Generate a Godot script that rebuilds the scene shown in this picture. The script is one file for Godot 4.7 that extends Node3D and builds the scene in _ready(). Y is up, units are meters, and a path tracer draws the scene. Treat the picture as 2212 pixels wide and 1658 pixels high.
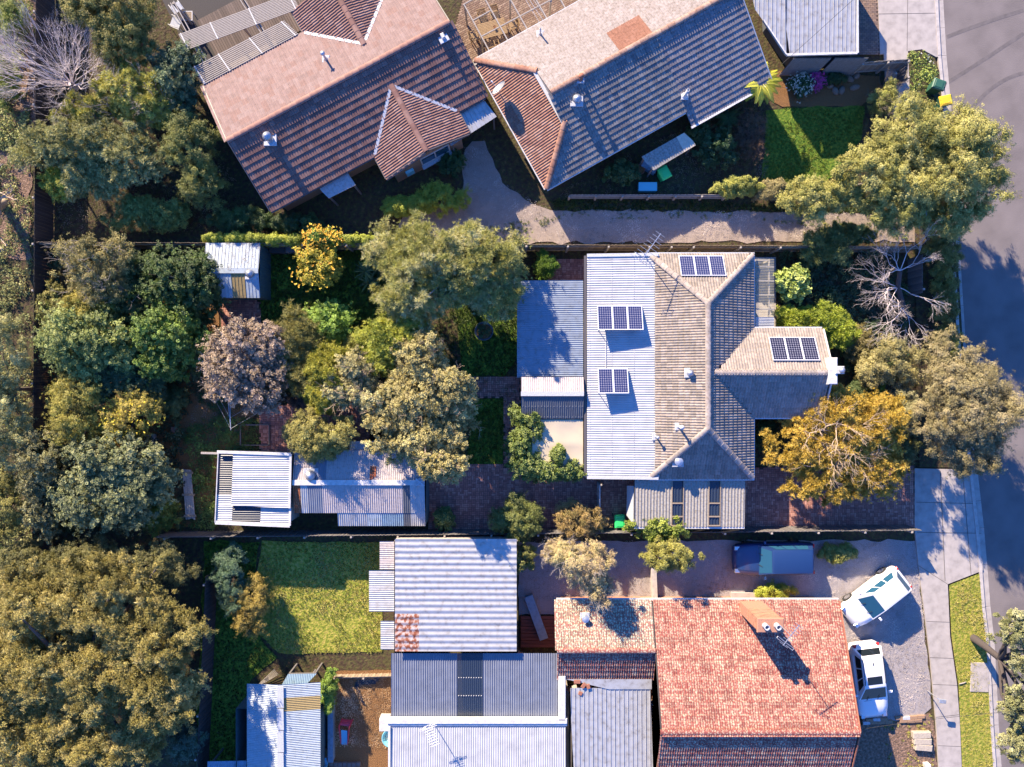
extends Node3D

const CAM := 45.0      # camera height in metres
const FU := 1633.0     # focal length in survey units (photo width = 2212 units)
const SUN := Vector3(0.478, -0.4305, 0.765)   # direction in which sunlight travels

var R := RandomNumberGenerator.new()
var used := {}
var M := {}
var T := {}

func _ready():
	camera_and_light()
	materials()
	leaf_meshes()
	setting()
	main_house()
	lot_sheds()
	brick_house()
	beige_house()
	garage_corner()
	south_houses()
	fences()
	cars()
	small_things()
	gardens()
	trees()

func camera_and_light():
	var cam := Camera3D.new()
	cam.name = "camera"
	cam.position = Vector3(0, CAM, 0)
	cam.rotation_degrees = Vector3(-90, 0, 0)
	cam.fov = rad_to_deg(2.0 * atan(829.0 / FU))
	cam.near = 0.5
	cam.far = 400.0
	add_child(cam)
	cam.current = true
	var we := WorldEnvironment.new()
	we.name = "environment"
	var env := Environment.new()
	env.background_mode = Environment.BG_SKY
	var sky := Sky.new()
	var ps := ProceduralSkyMaterial.new()
	ps.sky_top_color = Color(0.22, 0.44, 0.8)
	ps.sky_horizon_color = Color(0.5, 0.64, 0.84)
	ps.sky_curve = 0.12
	ps.ground_bottom_color = Color(0.2, 0.19, 0.17)
	ps.ground_horizon_color = Color(0.45, 0.5, 0.58)
	ps.sky_energy_multiplier = 0.86
	sky.sky_material = ps
	env.sky = sky
	env.background_energy_multiplier = 1.0
	env.tonemap_mode = Environment.TONE_MAPPER_LINEAR
	env.tonemap_exposure = 2.75
	env.sdfgi_enabled = true
	env.ssao_enabled = true
	env.ssil_enabled = true
	we.environment = env
	add_child(we)
	var sun := DirectionalLight3D.new()
	sun.name = "sun"
	sun.light_energy = 1.6
	sun.light_color = Color(1.0, 0.92, 0.81)
	sun.light_angular_distance = 0.5
	sun.shadow_enabled = true
	add_child(sun)
	sun.look_at_from_position(Vector3(0, 60, 0), Vector3(0, 60, 0) + SUN)

# ---------------------------------------------------------------- survey helpers
# a point of the plan survey at height h: u runs east, v runs south, in units that shrink with height above the plan
func at(u: float, v: float, h := 0.0) -> Vector3:
	return Vector3((u - 1106.0) * (CAM - h) / FU, h, (v - 829.0) * (CAM - h) / FU)

func pts(list: Array, h := 0.0) -> PackedVector3Array:
	var o := PackedVector3Array()
	for i in range(0, list.size(), 2):
		o.append(at(list[i], list[i + 1], h))
	return o

func seen(p: Vector3, margin := 3.0) -> bool:
	var k: float = (CAM - p.y) / FU
	return absf(p.x) < 1106.0 * k + margin and absf(p.z) < 829.0 * k + margin

# ---------------------------------------------------------------- naming
func numbered(n: String) -> String:
	if not used.has(n):
		used[n] = 0
		return n
	used[n] += 1
	return "%s_%03d" % [n, used[n]]

func tag(o: Node, label := "", category := "", group := "", kind := ""):
	if label: o.set_meta("label", label)
	if category: o.set_meta("category", category)
	if group: o.set_meta("group", group)
	if kind: o.set_meta("kind", kind)
	return o

func thing(called: String, label: String, category: String, where := Vector3.ZERO, turn := 0.0, group := "") -> Node3D:
	var o := Node3D.new()
	o.name = numbered(called)
	add_child(o)
	o.position = where
	o.rotation.y = turn
	tag(o, label, category, group)
	return o

func copy(src: Node3D, label: String, where: Vector3, turn: float) -> Node3D:
	var o: Node3D = src.duplicate()
	o.name = numbered(String(src.name).trim_suffix("_001"))
	add_child(o)
	o.position = where
	o.rotation.y = turn
	o.set_meta("label", label)
	return o

func mesh_node(called: String, m: Mesh, mat: Material, parent: Node) -> MeshInstance3D:
	var o := MeshInstance3D.new()
	o.mesh = m
	o.material_override = mat
	if parent == self:
		o.name = numbered(called)
		add_child(o)
	else:
		o.name = called
		parent.add_child(o, true)
	return o

func part(called: String, b: MB, mat: Material, parent: Node) -> MeshInstance3D:
	return mesh_node(called, b.done(), mat, parent)

func struct(called: String, b: MB, mat: Material) -> MeshInstance3D:
	var o := mesh_node(called, b.done(), mat, self)
	o.set_meta("kind", "structure")
	return o

func many(called: String, m: Mesh, mat: Material, parent: Node, where: Array, tint: Array, org := Vector3.ZERO) -> MultiMeshInstance3D:
	var mm := MultiMesh.new()
	mm.transform_format = MultiMesh.TRANSFORM_3D
	mm.use_colors = true
	mm.mesh = m
	mm.instance_count = where.size()
	for i in where.size():
		var t: Transform3D = where[i]
		t.origin -= org
		mm.set_instance_transform(i, t)
		mm.set_instance_color(i, tint[i])
	var o := MultiMeshInstance3D.new()
	o.multimesh = mm
	o.material_override = mat
	if parent == self:
		o.name = numbered(called)
		add_child(o)
	else:
		o.name = called
		parent.add_child(o, true)
	return o

# ---------------------------------------------------------------- mesh builder
class MB:
	var st := SurfaceTool.new()
	var org := Vector3.ZERO
	func _init(o := Vector3.ZERO):
		org = o
		st.begin(Mesh.PRIMITIVE_TRIANGLES)
		st.set_smooth_group(-1)
	func tri(a: Vector3, b: Vector3, c: Vector3):
		st.add_vertex(a - org)
		st.add_vertex(b - org)
		st.add_vertex(c - org)
	func quad(a: Vector3, b: Vector3, c: Vector3, d: Vector3):
		tri(a, b, c)
		tri(a, c, d)
	func smooth(on := true):
		st.set_smooth_group(1 if on else -1)
	func box(c: Vector3, s: Vector3, b := Basis()):
		var h := s * 0.5
		var p := []
		for k in 8:
			p.append(c + b * Vector3(h.x * (1 if k & 1 else -1), h.y * (1 if k & 2 else -1), h.z * (1 if k & 4 else -1)))
		quad(p[2], p[6], p[7], p[3])
		quad(p[0], p[1], p[5], p[4])
		quad(p[0], p[2], p[3], p[1])
		quad(p[4], p[5], p[7], p[6])
		quad(p[0], p[4], p[6], p[2])
		quad(p[1], p[3], p[7], p[5])
	# a box with its top edges bevelled
	func slab(c: Vector3, s: Vector3, bev: float, b := Basis()):
		var h := s * 0.5
		var lo := []
		var mid := []
		var top := []
		for k in [[-1, -1], [1, -1], [1, 1], [-1, 1]]:
			lo.append(c + b * Vector3(h.x * k[0], -h.y, h.z * k[1]))
			mid.append(c + b * Vector3(h.x * k[0], h.y - bev, h.z * k[1]))
			top.append(c + b * Vector3((h.x - bev) * k[0], h.y, (h.z - bev) * k[1]))
		for i in 4:
			var j := (i + 1) % 4
			quad(lo[j], mid[j], mid[i], lo[i])
			quad(mid[j], top[j], top[i], mid[i])
		quad(top[0], top[1], top[2], top[3])
		quad(lo[3], lo[2], lo[1], lo[0])
	func beam(a: Vector3, e: Vector3, w: float, t: float, up := Vector3.UP):
		var d := (e - a).normalized()
		var s := d.cross(up)
		if s.length() < 0.01:
			s = d.cross(Vector3.RIGHT)
		s = s.normalized()
		var n := s.cross(d)
		box((a + e) * 0.5, Vector3((e - a).length(), t, w), Basis(d, n, s))
	func tube(p: Array, r: Array, n := 6, cap := true):
		st.set_smooth_group(1)
		var prev := []
		var ref := Vector3.UP
		for i in p.size():
			var d: Vector3 = (p[mini(i + 1, p.size() - 1)] - p[maxi(i - 1, 0)]).normalized()
			if absf(d.dot(ref)) > 0.95:
				ref = Vector3.RIGHT if absf(d.x) < 0.8 else Vector3.FORWARD
			var s := d.cross(ref).normalized()
			var t := s.cross(d)
			ref = t
			var ring := []
			for k in n:
				var a := TAU * k / n
				ring.append(p[i] + (s * cos(a) + t * sin(a)) * r[i])
			if i:
				for k in n:
					quad(prev[k], ring[k], ring[(k + 1) % n], prev[(k + 1) % n])
			prev = ring
		if cap:
			st.set_smooth_group(-1)
			for k in range(1, n - 1):
				tri(prev[0], prev[k], prev[k + 1])
		st.set_smooth_group(-1)
	func rod(a: Vector3, b: Vector3, r: float, n := 5):
		tube([a, b], [r, r], n)
	# profile: [radius, height, radius, height ...] turned round the y axis at c
	func lathe(c: Vector3, prof: Array, n := 14):
		st.set_smooth_group(1)
		for i in range(0, prof.size() - 2, 2):
			for k in n:
				var a := TAU * k / n
				var e := TAU * (k + 1) / n
				var u := Vector3(cos(a), 0, sin(a))
				var w := Vector3(cos(e), 0, sin(e))
				var y0 := Vector3(0, prof[i + 1], 0)
				var y1 := Vector3(0, prof[i + 3], 0)
				quad(c + w * prof[i] + y0, c + w * prof[i + 2] + y1, c + u * prof[i + 2] + y1, c + u * prof[i] + y0)
		st.set_smooth_group(-1)
	# flat polygon in any plane, given in order
	func poly(p: PackedVector3Array):
		var n := Vector3.ZERO
		for i in p.size():
			n += p[i].cross(p[(i + 1) % p.size()])
		n = n.normalized()
		var a := (p[1] - p[0]).normalized()
		var b := n.cross(a)
		var q := PackedVector2Array()
		for x in p:
			q.append(Vector2((x - p[0]).dot(a), (x - p[0]).dot(b)))
		var idx := Geometry2D.triangulate_polygon(q)
		for i in range(0, idx.size(), 3):
			tri(p[idx[i + 2]], p[idx[i + 1]], p[idx[i]])
	# upright wall along a closed or open outline
	func wall(p: PackedVector3Array, y0: float, y1: float, closed := true):
		for i in (p.size() if closed else p.size() - 1):
			var a := p[i]
			var b := p[(i + 1) % p.size()]
			quad(Vector3(a.x, y0, a.z), Vector3(a.x, y1, a.z), Vector3(b.x, y1, b.z), Vector3(b.x, y0, b.z))
	func done() -> ArrayMesh:
		st.generate_normals()
		return st.commit()

func mb(o := Vector3.ZERO) -> MB:
	return MB.new(o)

# ---------------------------------------------------------------- materials
func lin(r: float, g: float, b: float) -> Color:
	return Color(r, g, b)

func noise_tex(key: String, kind: int, freq: float, stops: Array, octaves := 4, size := 512) -> Texture2D:
	if T.has(key): return T[key]
	var n := FastNoiseLite.new()
	n.seed = hash(key) % 9973
	n.noise_type = kind
	n.frequency = freq
	n.fractal_octaves = octaves
	if kind == FastNoiseLite.TYPE_CELLULAR:
		n.cellular_return_type = FastNoiseLite.RETURN_DISTANCE
		n.fractal_type = FastNoiseLite.FRACTAL_NONE if octaves <= 1 else FastNoiseLite.FRACTAL_FBM
	var g := Gradient.new()
	var off := PackedFloat32Array()
	var col := PackedColorArray()
	for i in range(0, stops.size(), 2):
		off.append(stops[i])
		var c = stops[i + 1]
		col.append(c if c is Color else Color(c, c, c))
	g.offsets = off
	g.colors = col
	var t := NoiseTexture2D.new()
	t.width = size
	t.height = size
	t.seamless = true
	t.noise = n
	t.color_ramp = g
	T[key] = t
	return t

func mat(key: String, c: Color, rough := 0.8, tex: Texture2D = null, tile := 2.0, metal := 0.0, bump: Texture2D = null, depth := 1.0) -> StandardMaterial3D:
	var m := StandardMaterial3D.new()
	m.resource_name = key
	m.albedo_color = c.linear_to_srgb()
	m.roughness = rough
	m.metallic = metal
	m.cull_mode = BaseMaterial3D.CULL_DISABLED
	if tex or bump:
		m.uv1_triplanar = true
		m.uv1_world_triplanar = true
		m.uv1_scale = Vector3.ONE / tile
	if tex:
		m.albedo_texture = tex
	if bump:
		m.heightmap_enabled = true
		m.heightmap_texture = bump
		m.heightmap_scale = depth
	M[key] = m
	return m

func tinted(key: String) -> StandardMaterial3D:   # the same material for copies that carry their own colour
	var k := key + "_copies"
	if not M.has(k):
		var m: StandardMaterial3D = M[key].duplicate()
		m.vertex_color_use_as_albedo = true
		M[k] = m
	return M[k]

func shade(key: String, c: Color) -> StandardMaterial3D:   # the same material in one of the colours of its kind
	var k := "%s_%.3f_%.3f_%.3f" % [key, c.r, c.g, c.b]
	if not M.has(k):
		var m: StandardMaterial3D = M[key].duplicate()
		m.albedo_color = (M[key].albedo_color.srgb_to_linear() * c).linear_to_srgb()
		M[k] = m
	return M[k]

func materials():
	var S := FastNoiseLite.TYPE_SIMPLEX_SMOOTH
	var C := FastNoiseLite.TYPE_CELLULAR
	var mottle := noise_tex("mottle", S, 0.012, [0.0, 0.84, 0.5, 0.94, 1.0, 1.0], 6)
	var grain := noise_tex("grain", S, 0.09, [0.0, 0.62, 0.45, 0.88, 1.0, 1.0], 3)
	var stain := noise_tex("stain", S, 0.02, [0.0, Color(0.74, 0.71, 0.67), 0.3, Color(0.92, 0.91, 0.89), 0.6, Color(0.97, 0.97, 0.96), 1.0, Color(1, 1, 1)], 5)
	var tar := noise_tex("tar", S, 0.007, [0.0, 0.86, 0.4, 0.93, 0.6, 0.96, 1.0, 1.0], 8)
	var rusty := noise_tex("rusty", S, 0.016, [0.0, Color(0.5, 0.24, 0.13), 0.42, Color(0.68, 0.4, 0.26), 0.56, Color(0.86, 0.8, 0.78), 1.0, Color(0.95, 0.95, 0.96)], 6)
	var pebbles := noise_tex("pebbles", C, 0.12, [0.0, 0.98, 0.45, 0.8, 0.8, 0.5, 1.0, 0.38], 1)
	var coarse := noise_tex("coarse", S, 0.05, [0.0, 0.0, 1.0, 1.0], 4)
	var fine := noise_tex("fine", S, 0.2, [0.0, 0.0, 1.0, 1.0], 3)
	var soil := noise_tex("soil", S, 0.03, [0.0, Color(0.24, 0.2, 0.15), 0.4, Color(0.4, 0.33, 0.25), 0.6, Color(0.36, 0.37, 0.2), 1.0, Color(0.58, 0.48, 0.36)], 5)
	var dirt := noise_tex("dirt", S, 0.03, [0.0, Color(0.42, 0.36, 0.3), 0.4, Color(0.6, 0.52, 0.46), 0.6, Color(0.68, 0.58, 0.52), 1.0, Color(0.85, 0.76, 0.7)], 5)
	var turf := noise_tex("turf", S, 0.035, [0.0, Color(0.3, 0.42, 0.12), 0.4, Color(0.42, 0.52, 0.16), 0.62, Color(0.58, 0.62, 0.24), 1.0, Color(0.72, 0.66, 0.34)], 6)
	var dry := noise_tex("dry_turf", S, 0.03, [0.0, Color(0.42, 0.48, 0.16), 0.4, Color(0.56, 0.58, 0.24), 0.6, Color(0.68, 0.64, 0.34), 1.0, Color(0.78, 0.68, 0.46)], 6)
	var mulch := noise_tex("mulch", C, 0.1, [0.0, Color(0.75, 0.6, 0.4), 0.35, Color(0.58, 0.44, 0.28), 0.7, Color(0.38, 0.28, 0.18), 1.0, Color(0.25, 0.18, 0.12)], 3)
	var lichen := noise_tex("lichen", C, 0.035, [0.0, Color(0.82, 0.76, 0.67), 0.26, Color(0.78, 0.7, 0.61), 0.33, Color(0.6, 0.37, 0.33), 0.62, Color(0.64, 0.38, 0.35), 1.0, Color(0.54, 0.31, 0.28)], 1)
	var moss := noise_tex("moss", S, 0.03, [0.0, Color(0.66, 0.63, 0.57), 0.38, Color(0.88, 0.86, 0.83), 0.62, Color(0.96, 0.95, 0.93), 1.0, Color(1, 1, 1)], 6)
	var rust := noise_tex("rust", S, 0.03, [0.0, Color(0.42, 0.2, 0.1), 0.45, Color(0.62, 0.33, 0.18), 0.7, Color(0.75, 0.5, 0.34), 1.0, Color(0.85, 0.8, 0.76)], 5)
	var wood := noise_tex("wood", S, 0.04, [0.0, 0.55, 0.5, 0.84, 1.0, 1.0], 5)
	mat("soil", lin(0.5, 0.47, 0.43), 0.95, soil, 5.0, 0.0, coarse, 3.0)
	mat("sand", lin(0.5, 0.44, 0.38), 0.95, dirt, 3.0, 0.0, coarse, 3.0)
	mat("asphalt", lin(0.2, 0.172, 0.162), 0.9, tar, 9.0, 0.0, fine, 0.6)
	mat("tyre_mark", lin(0.152, 0.132, 0.127), 0.85, tar, 2.0)
	mat("concrete", lin(0.44, 0.395, 0.36), 0.85, mottle, 4.0, 0.0, fine, 0.3)
	mat("joint", lin(0.1, 0.09, 0.085), 0.95)
	mat("kerb", lin(0.52, 0.47, 0.43), 0.85, mottle, 2.5, 0.0, fine, 0.3)
	mat("turf", lin(0.42, 0.55, 0.3), 0.95, turf, 4.0, 0.0, coarse, 3.0)
	mat("dry_turf", lin(0.75, 0.78, 0.5), 0.95, dry, 4.0, 0.0, coarse, 3.0)
	mat("gravel", lin(0.56, 0.5, 0.48), 0.95, pebbles, 1.3, 0.0, fine, 1.5)
	mat("pink_gravel", lin(0.58, 0.47, 0.39), 0.95, pebbles, 1.1, 0.0, fine, 1.5)
	mat("mulch", lin(0.95, 0.88, 0.82), 0.95, mulch, 1.6, 0.0, coarse, 4.0)
	mat("paving_bed", lin(0.09, 0.06, 0.05), 0.95, grain, 1.0)
	mat("paver", lin(1, 1, 1), 0.9, mottle, 1.7, 0.0, fine, 0.4)
	mat("tile", lin(0.9, 0.9, 0.9), 0.85, moss, 3.0, 0.0, fine, 0.3)
	mat("clean_tile", lin(0.86, 0.85, 0.86), 0.8, mottle, 2.0, 0.0, fine, 0.2)
	mat("lichen_tile", lin(0.82, 0.84, 0.85), 0.9, lichen, 2.3, 0.0, fine, 0.4)
	mat("dark_felt", lin(0.05, 0.045, 0.045), 0.95)
	mat("white_sheet", lin(0.47, 0.475, 0.48), 0.42, mottle, 6.0)
	mat("zinc_sheet", lin(0.45, 0.45, 0.455), 0.4, stain, 5.0, 0.25)
	mat("shed_sheet", lin(0.37, 0.43, 0.48), 0.5, stain, 4.0)
	mat("old_sheet", lin(0.46, 0.405, 0.4), 0.6, stain, 2.2)
	mat("rusty_zinc", lin(0.52, 0.48, 0.47), 0.7, rusty, 2.6)
	mat("rust_sheet", lin(0.85, 0.75, 0.7), 0.85, rust, 1.6)
	mat("dark_sheet", lin(0.1, 0.11, 0.13), 0.45, mottle, 3.0)
	mat("slate_sheet", lin(0.2, 0.22, 0.27), 0.45, mottle, 5.0)
	mat("blue_sheet", lin(0.2, 0.3, 0.4), 0.5, stain, 3.0)
	mat("patio_sheet", lin(0.22, 0.26, 0.32), 0.4, stain, 5.0)
	mat("amber_sheet", lin(0.34, 0.25, 0.1), 0.6, stain, 1.5)
	mat("cement_sheet", lin(0.36, 0.345, 0.32), 0.85, moss, 2.5)
	mat("white_paint", lin(0.64, 0.63, 0.61), 0.55, mottle, 2.0)
	mat("cream_paint", lin(0.66, 0.57, 0.43), 0.7, mottle, 2.0)
	mat("timber", lin(0.46, 0.36, 0.25), 0.85, wood, 0.9)
	mat("pale_timber", lin(0.56, 0.5, 0.43), 0.85, wood, 0.9)
	mat("grey_timber", lin(0.24, 0.22, 0.21), 0.9, wood, 0.8)
	mat("dark_timber", lin(0.09, 0.08, 0.075), 0.9, wood, 0.8)
	mat("teak", lin(0.5, 0.33, 0.16), 0.75, wood, 0.7)
	mat("deck", lin(0.2, 0.15, 0.12), 0.9, wood, 0.9)
	mat("wall_brick", lin(0.42, 0.26, 0.16), 0.9, grain, 0.8, 0.0, fine, 0.5)
	mat("orange_brick", lin(0.56, 0.28, 0.18), 0.9, grain, 0.7, 0.0, fine, 0.5)
	mat("wall_render", lin(0.48, 0.42, 0.36), 0.9, mottle, 2.0)
	mat("wall_dark", lin(0.12, 0.13, 0.14), 0.8, mottle, 2.0)
	mat("teal_wall", lin(0.07, 0.15, 0.18), 0.7, mottle, 2.0)
	mat("shade_cloth", lin(0.52, 0.435, 0.305), 0.95)
	mat("gutter", lin(0.55, 0.56, 0.58), 0.5)
	mat("dark_gutter", lin(0.1, 0.09, 0.09), 0.5)
	mat("galv", lin(0.58, 0.6, 0.63), 0.38, mottle, 1.0, 0.6)
	mat("lead", lin(0.5, 0.52, 0.56), 0.6, stain, 1.0)
	mat("pv_cell", lin(0.018, 0.024, 0.085), 0.18)
	mat("pv_dark_cell", lin(0.014, 0.014, 0.03), 0.2)
	mat("pv_back", lin(0.33, 0.33, 0.42), 0.3)
	mat("pv_frame", lin(0.7, 0.71, 0.73), 0.35, null, 1.0, 0.3)
	mat("copper_wire", lin(0.03, 0.03, 0.03), 0.7)
	mat("rubber", lin(0.02, 0.02, 0.02), 0.8)
	mat("car_white", lin(0.78, 0.78, 0.8), 0.22)
	mat("car_blue", lin(0.01, 0.035, 0.12), 0.2)
	for k in ["car_white", "car_blue"]:
		M[k].clearcoat_enabled = true
		M[k].clearcoat = 0.8
	mat("car_glass", lin(0.012, 0.016, 0.018), 0.06)
	mat("car_glass_blue", lin(0.02, 0.08, 0.14), 0.1)
	mat("chrome", lin(0.6, 0.6, 0.62), 0.2, null, 1.0, 0.9)
	mat("tail_red", lin(0.5, 0.02, 0.02), 0.25)
	mat("bin_green", lin(0.03, 0.11, 0.07), 0.5)
	mat("bin_lime", lin(0.04, 0.62, 0.16), 0.45)
	mat("bin_yellow", lin(0.85, 0.5, 0.02), 0.45)
	mat("toy_red", lin(0.6, 0.05, 0.08), 0.4)
	mat("toy_blue", lin(0.16, 0.5, 0.68), 0.4)
	mat("aqua", lin(0.22, 0.6, 0.68), 0.4)
	mat("terracotta", lin(0.38, 0.15, 0.09), 0.85, mottle, 1.0)
	mat("black_plastic", lin(0.012, 0.012, 0.016), 0.3)
	mat("rock", lin(0.26, 0.2, 0.15), 0.95, stain, 0.7, 0.0, fine, 1.0)
	mat("stone", lin(0.5, 0.43, 0.34), 0.9, mottle, 1.0, 0.0, fine, 0.6)
	mat("bark", lin(0.2, 0.16, 0.13), 0.95, wood, 0.6)
	mat("pale_bark", lin(0.52, 0.46, 0.42), 0.9, wood, 0.6)
	mat("ash_bark", lin(0.66, 0.58, 0.56), 0.9)
	mat("tan_bark", lin(0.72, 0.55, 0.38), 0.9, wood, 0.6)
	mat("dark_bark", lin(0.11, 0.09, 0.085), 0.95, wood, 0.6)
	var clear := mat("clear_sheet", lin(0.7, 0.66, 0.48), 0.4, stain, 3.0)
	clear.transparency = BaseMaterial3D.TRANSPARENCY_ALPHA
	clear.albedo_color.a = 0.24
	var smoke := mat("smoke_sheet", lin(0.03, 0.042, 0.065), 0.25)
	smoke.transparency = BaseMaterial3D.TRANSPARENCY_ALPHA
	smoke.albedo_color.a = 0.86
	var leaf := mat("leaf", lin(1, 1, 1), 0.55)
	leaf.vertex_color_use_as_albedo = true
	leaf.backlight_enabled = true
	leaf.backlight = Color(0.35, 0.35, 0.2)
	var blade := mat("blade", lin(1, 1, 1), 0.7)
	blade.vertex_color_use_as_albedo = true

# ---------------------------------------------------------------- tiled roofs
# one concrete tile: two rolls across, a raised lip at its lower end; x across, y out of the roof, z down the slope
func tile_mesh(w: float, l: float, roll: float, lip: float) -> ArrayMesh:
	var b := mb()
	var n := 10
	var up := []
	var lo := []
	var un := []
	for i in n + 1:
		var x := w * (float(i) / n - 0.5)
		var k := cos(x / w * TAU * 2.0 + PI)
		var y := roll * maxf(k, -0.35)
		up.append(Vector3(x, y, -l * 0.5))
		lo.append(Vector3(x, y + lip, l * 0.5))
		un.append(Vector3(x, y - 0.012, l * 0.5 + 0.004))
	for i in n:
		b.smooth()
		b.quad(up[i], up[i + 1], lo[i + 1], lo[i])
		b.smooth(false)
		b.quad(lo[i], lo[i + 1], un[i + 1], un[i])
	return b.done()

func cap_mesh(l: float, r: float) -> ArrayMesh:   # a ridge cap along z
	var b := mb()
	var a := []
	var c := []
	for i in 7:
		var t := PI * (0.04 + 0.92 * i / 6.0)
		a.append(Vector3(cos(t) * r * 0.9, sin(t) * r * 0.46, -l * 0.5))
		c.append(Vector3(cos(t) * r, sin(t) * r * 0.54, l * 0.5))
	b.smooth()
	for i in 6:
		b.quad(a[i], a[i + 1], c[i + 1], c[i])
	b.smooth(false)
	for i in range(1, 6):
		b.tri(c[0], c[i], c[i + 1])
	return b.done()

# starts the record of one house: its node, its roof part and the tiles laid on it so far
func roof_job(root: Node3D, key: String, w: float, gauge: float, roll := 0.024, lip := 0.034) -> Dictionary:
	var under := mb(root.position)
	return {"root": root, "under": under, "key": key, "w": w, "g": gauge, "mesh": tile_mesh(w * 0.985, gauge + 0.05, roll, lip), "lip": lip, "all": [], "caps": [], "org": root.position}

# lays tiles over a planar outline; eave_a to eave_b runs along the eave, colours() gives each tile's tint
func lay(J: Dictionary, outline: Array, pal: Array, patch := 0.35, spread := 0.05, eave_over := 0.05, special = null):
	var n := Vector3.ZERO
	for i in outline.size():
		n += outline[i].cross(outline[(i + 1) % outline.size()])
	n = n.normalized()
	if n.y < 0: n = -n
	var a := n.cross(Vector3.UP).normalized()
	a = -a
	var d := a.cross(n).normalized()
	if d.y > 0:
		d = -d
		a = -a
	# a x n = d keeps the basis right-handed
	var o: Vector3 = outline[0]
	var q := PackedVector2Array()
	var lo := Vector2(1e9, 1e9)
	var hi := -lo
	for p in outline:
		var s := Vector2((p - o).dot(a), -(p - o).dot(d))
		q.append(s)
		lo = lo.min(s)
		hi = hi.max(s)
	var under := PackedVector3Array()
	for p in outline:
		under.append(p - n * 0.03)
	J.under.poly(under)
	for p in outline: pass
	var grown = Geometry2D.offset_polygon(q, spread)
	var shape: PackedVector2Array = grown[0] if grown.size() else q
	var fn := FastNoiseLite.new()
	fn.seed = 7 + pal.size()
	fn.frequency = 0.5
	var rows := int(ceil((hi.y - lo.y) / J.g))
	var cols := int(ceil((hi.x - lo.x) / J.w)) + 1
	var g: float = J.g
	var w: float = J.w
	for i in rows + 1:
		for k in cols:
			var x := lo.x + (k + 0.5) * w
			var s := lo.y + (i + 0.5) * g - eave_over
			if not Geometry2D.is_point_in_polygon(Vector2(x, s), shape):
				continue
			var p := o + a * x - d * s
			if not seen(p, 2.5):
				continue
			var b := Basis(a, n, d).rotated(n, R.randf_range(-0.008, 0.008))
			var t := Transform3D(b, p + n * R.randf_range(-0.003, 0.004))
			var f := clampf(fn.get_noise_2d(x * 2.0, s * 2.0) * 1.6 * patch + 0.5 + R.randf_range(-0.5, 0.5), 0.0, 0.999)
			var pp: Array = pal
			if special != null:
				var other = (special as Callable).call(p)
				if other: pp = other
			J.all.append([t, pp[int(f * pp.size())]])

func ridge(J: Dictionary, a: Vector3, b: Vector3, pal: Array, r := 0.17):
	var l := 0.42
	var n := maxi(1, int(round((b - a).length() / l)))
	var d := (b - a).normalized()
	var s := d.cross(Vector3.UP).normalized()
	var u := s.cross(d)
	for i in n:
		var p := a.lerp(b, (i + 0.5) / n) + u * 0.02
		if seen(p, 2.0):
			J.caps.append([Transform3D(Basis(s, u, -d).rotated(u, R.randf_range(-0.02, 0.02)), p), pal[R.randi() % pal.size()], r])

func mesh_flat(J: Dictionary):
	pass

# the finished roof: the tiles nearest the middle of the view one by one, the rest as one field
func roof_done(J: Dictionary, called := "roof", most := 300):
	var roof := part(called, J.under, M["dark_felt"], J.root)
	var order: Array = J.all
	order.sort_custom(func(x, y): return nearness(x[0].origin) < nearness(y[0].origin))
	var where := []
	var tint := []
	for i in order.size():
		if i < most:
			var o := mesh_node("roof_tile", J.mesh, shade(J.key, order[i][1]), roof)
			var t: Transform3D = order[i][0]
			t.origin -= J.org
			o.transform = t
		else:
			where.append(order[i][0])
			tint.append(order[i][1])
	if where.size():
		many("tile_field", J.mesh, tinted(J.key), roof, where, tint, J.org).set_meta("kind", "stuff")
	var caps := {}
	for c in J.caps:
		if not caps.has(c[2]):
			caps[c[2]] = cap_mesh(0.46, c[2])
		var o := mesh_node("ridge_cap", caps[c[2]], shade("clean_tile" if J.key == "clean_tile" else J.key, c[1]), roof)
		var t: Transform3D = c[0]
		t.origin -= J.org
		o.transform = t
	return roof

func nearness(p: Vector3) -> float:
	var k := CAM / (CAM - p.y)
	var x := absf(p.x) * k
	var z := absf(p.z) * k
	return Vector2(x, z).length() + (1000.0 if x > 30.4 or z > 22.7 else 0.0)

# ---------------------------------------------------------------- sheet metal
const SINE := 0
const RIB := 1
const FLAT := 2

func profile(kind: int, x: float, pitch: float, amp: float) -> float:
	if kind == SINE:
		return amp * cos(x / pitch * TAU)
	if kind == RIB:
		var f := fposmod(x / pitch, 1.0)
		return amp if f > 0.04 and f < 0.14 else 0.0
	return 0.0

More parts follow.
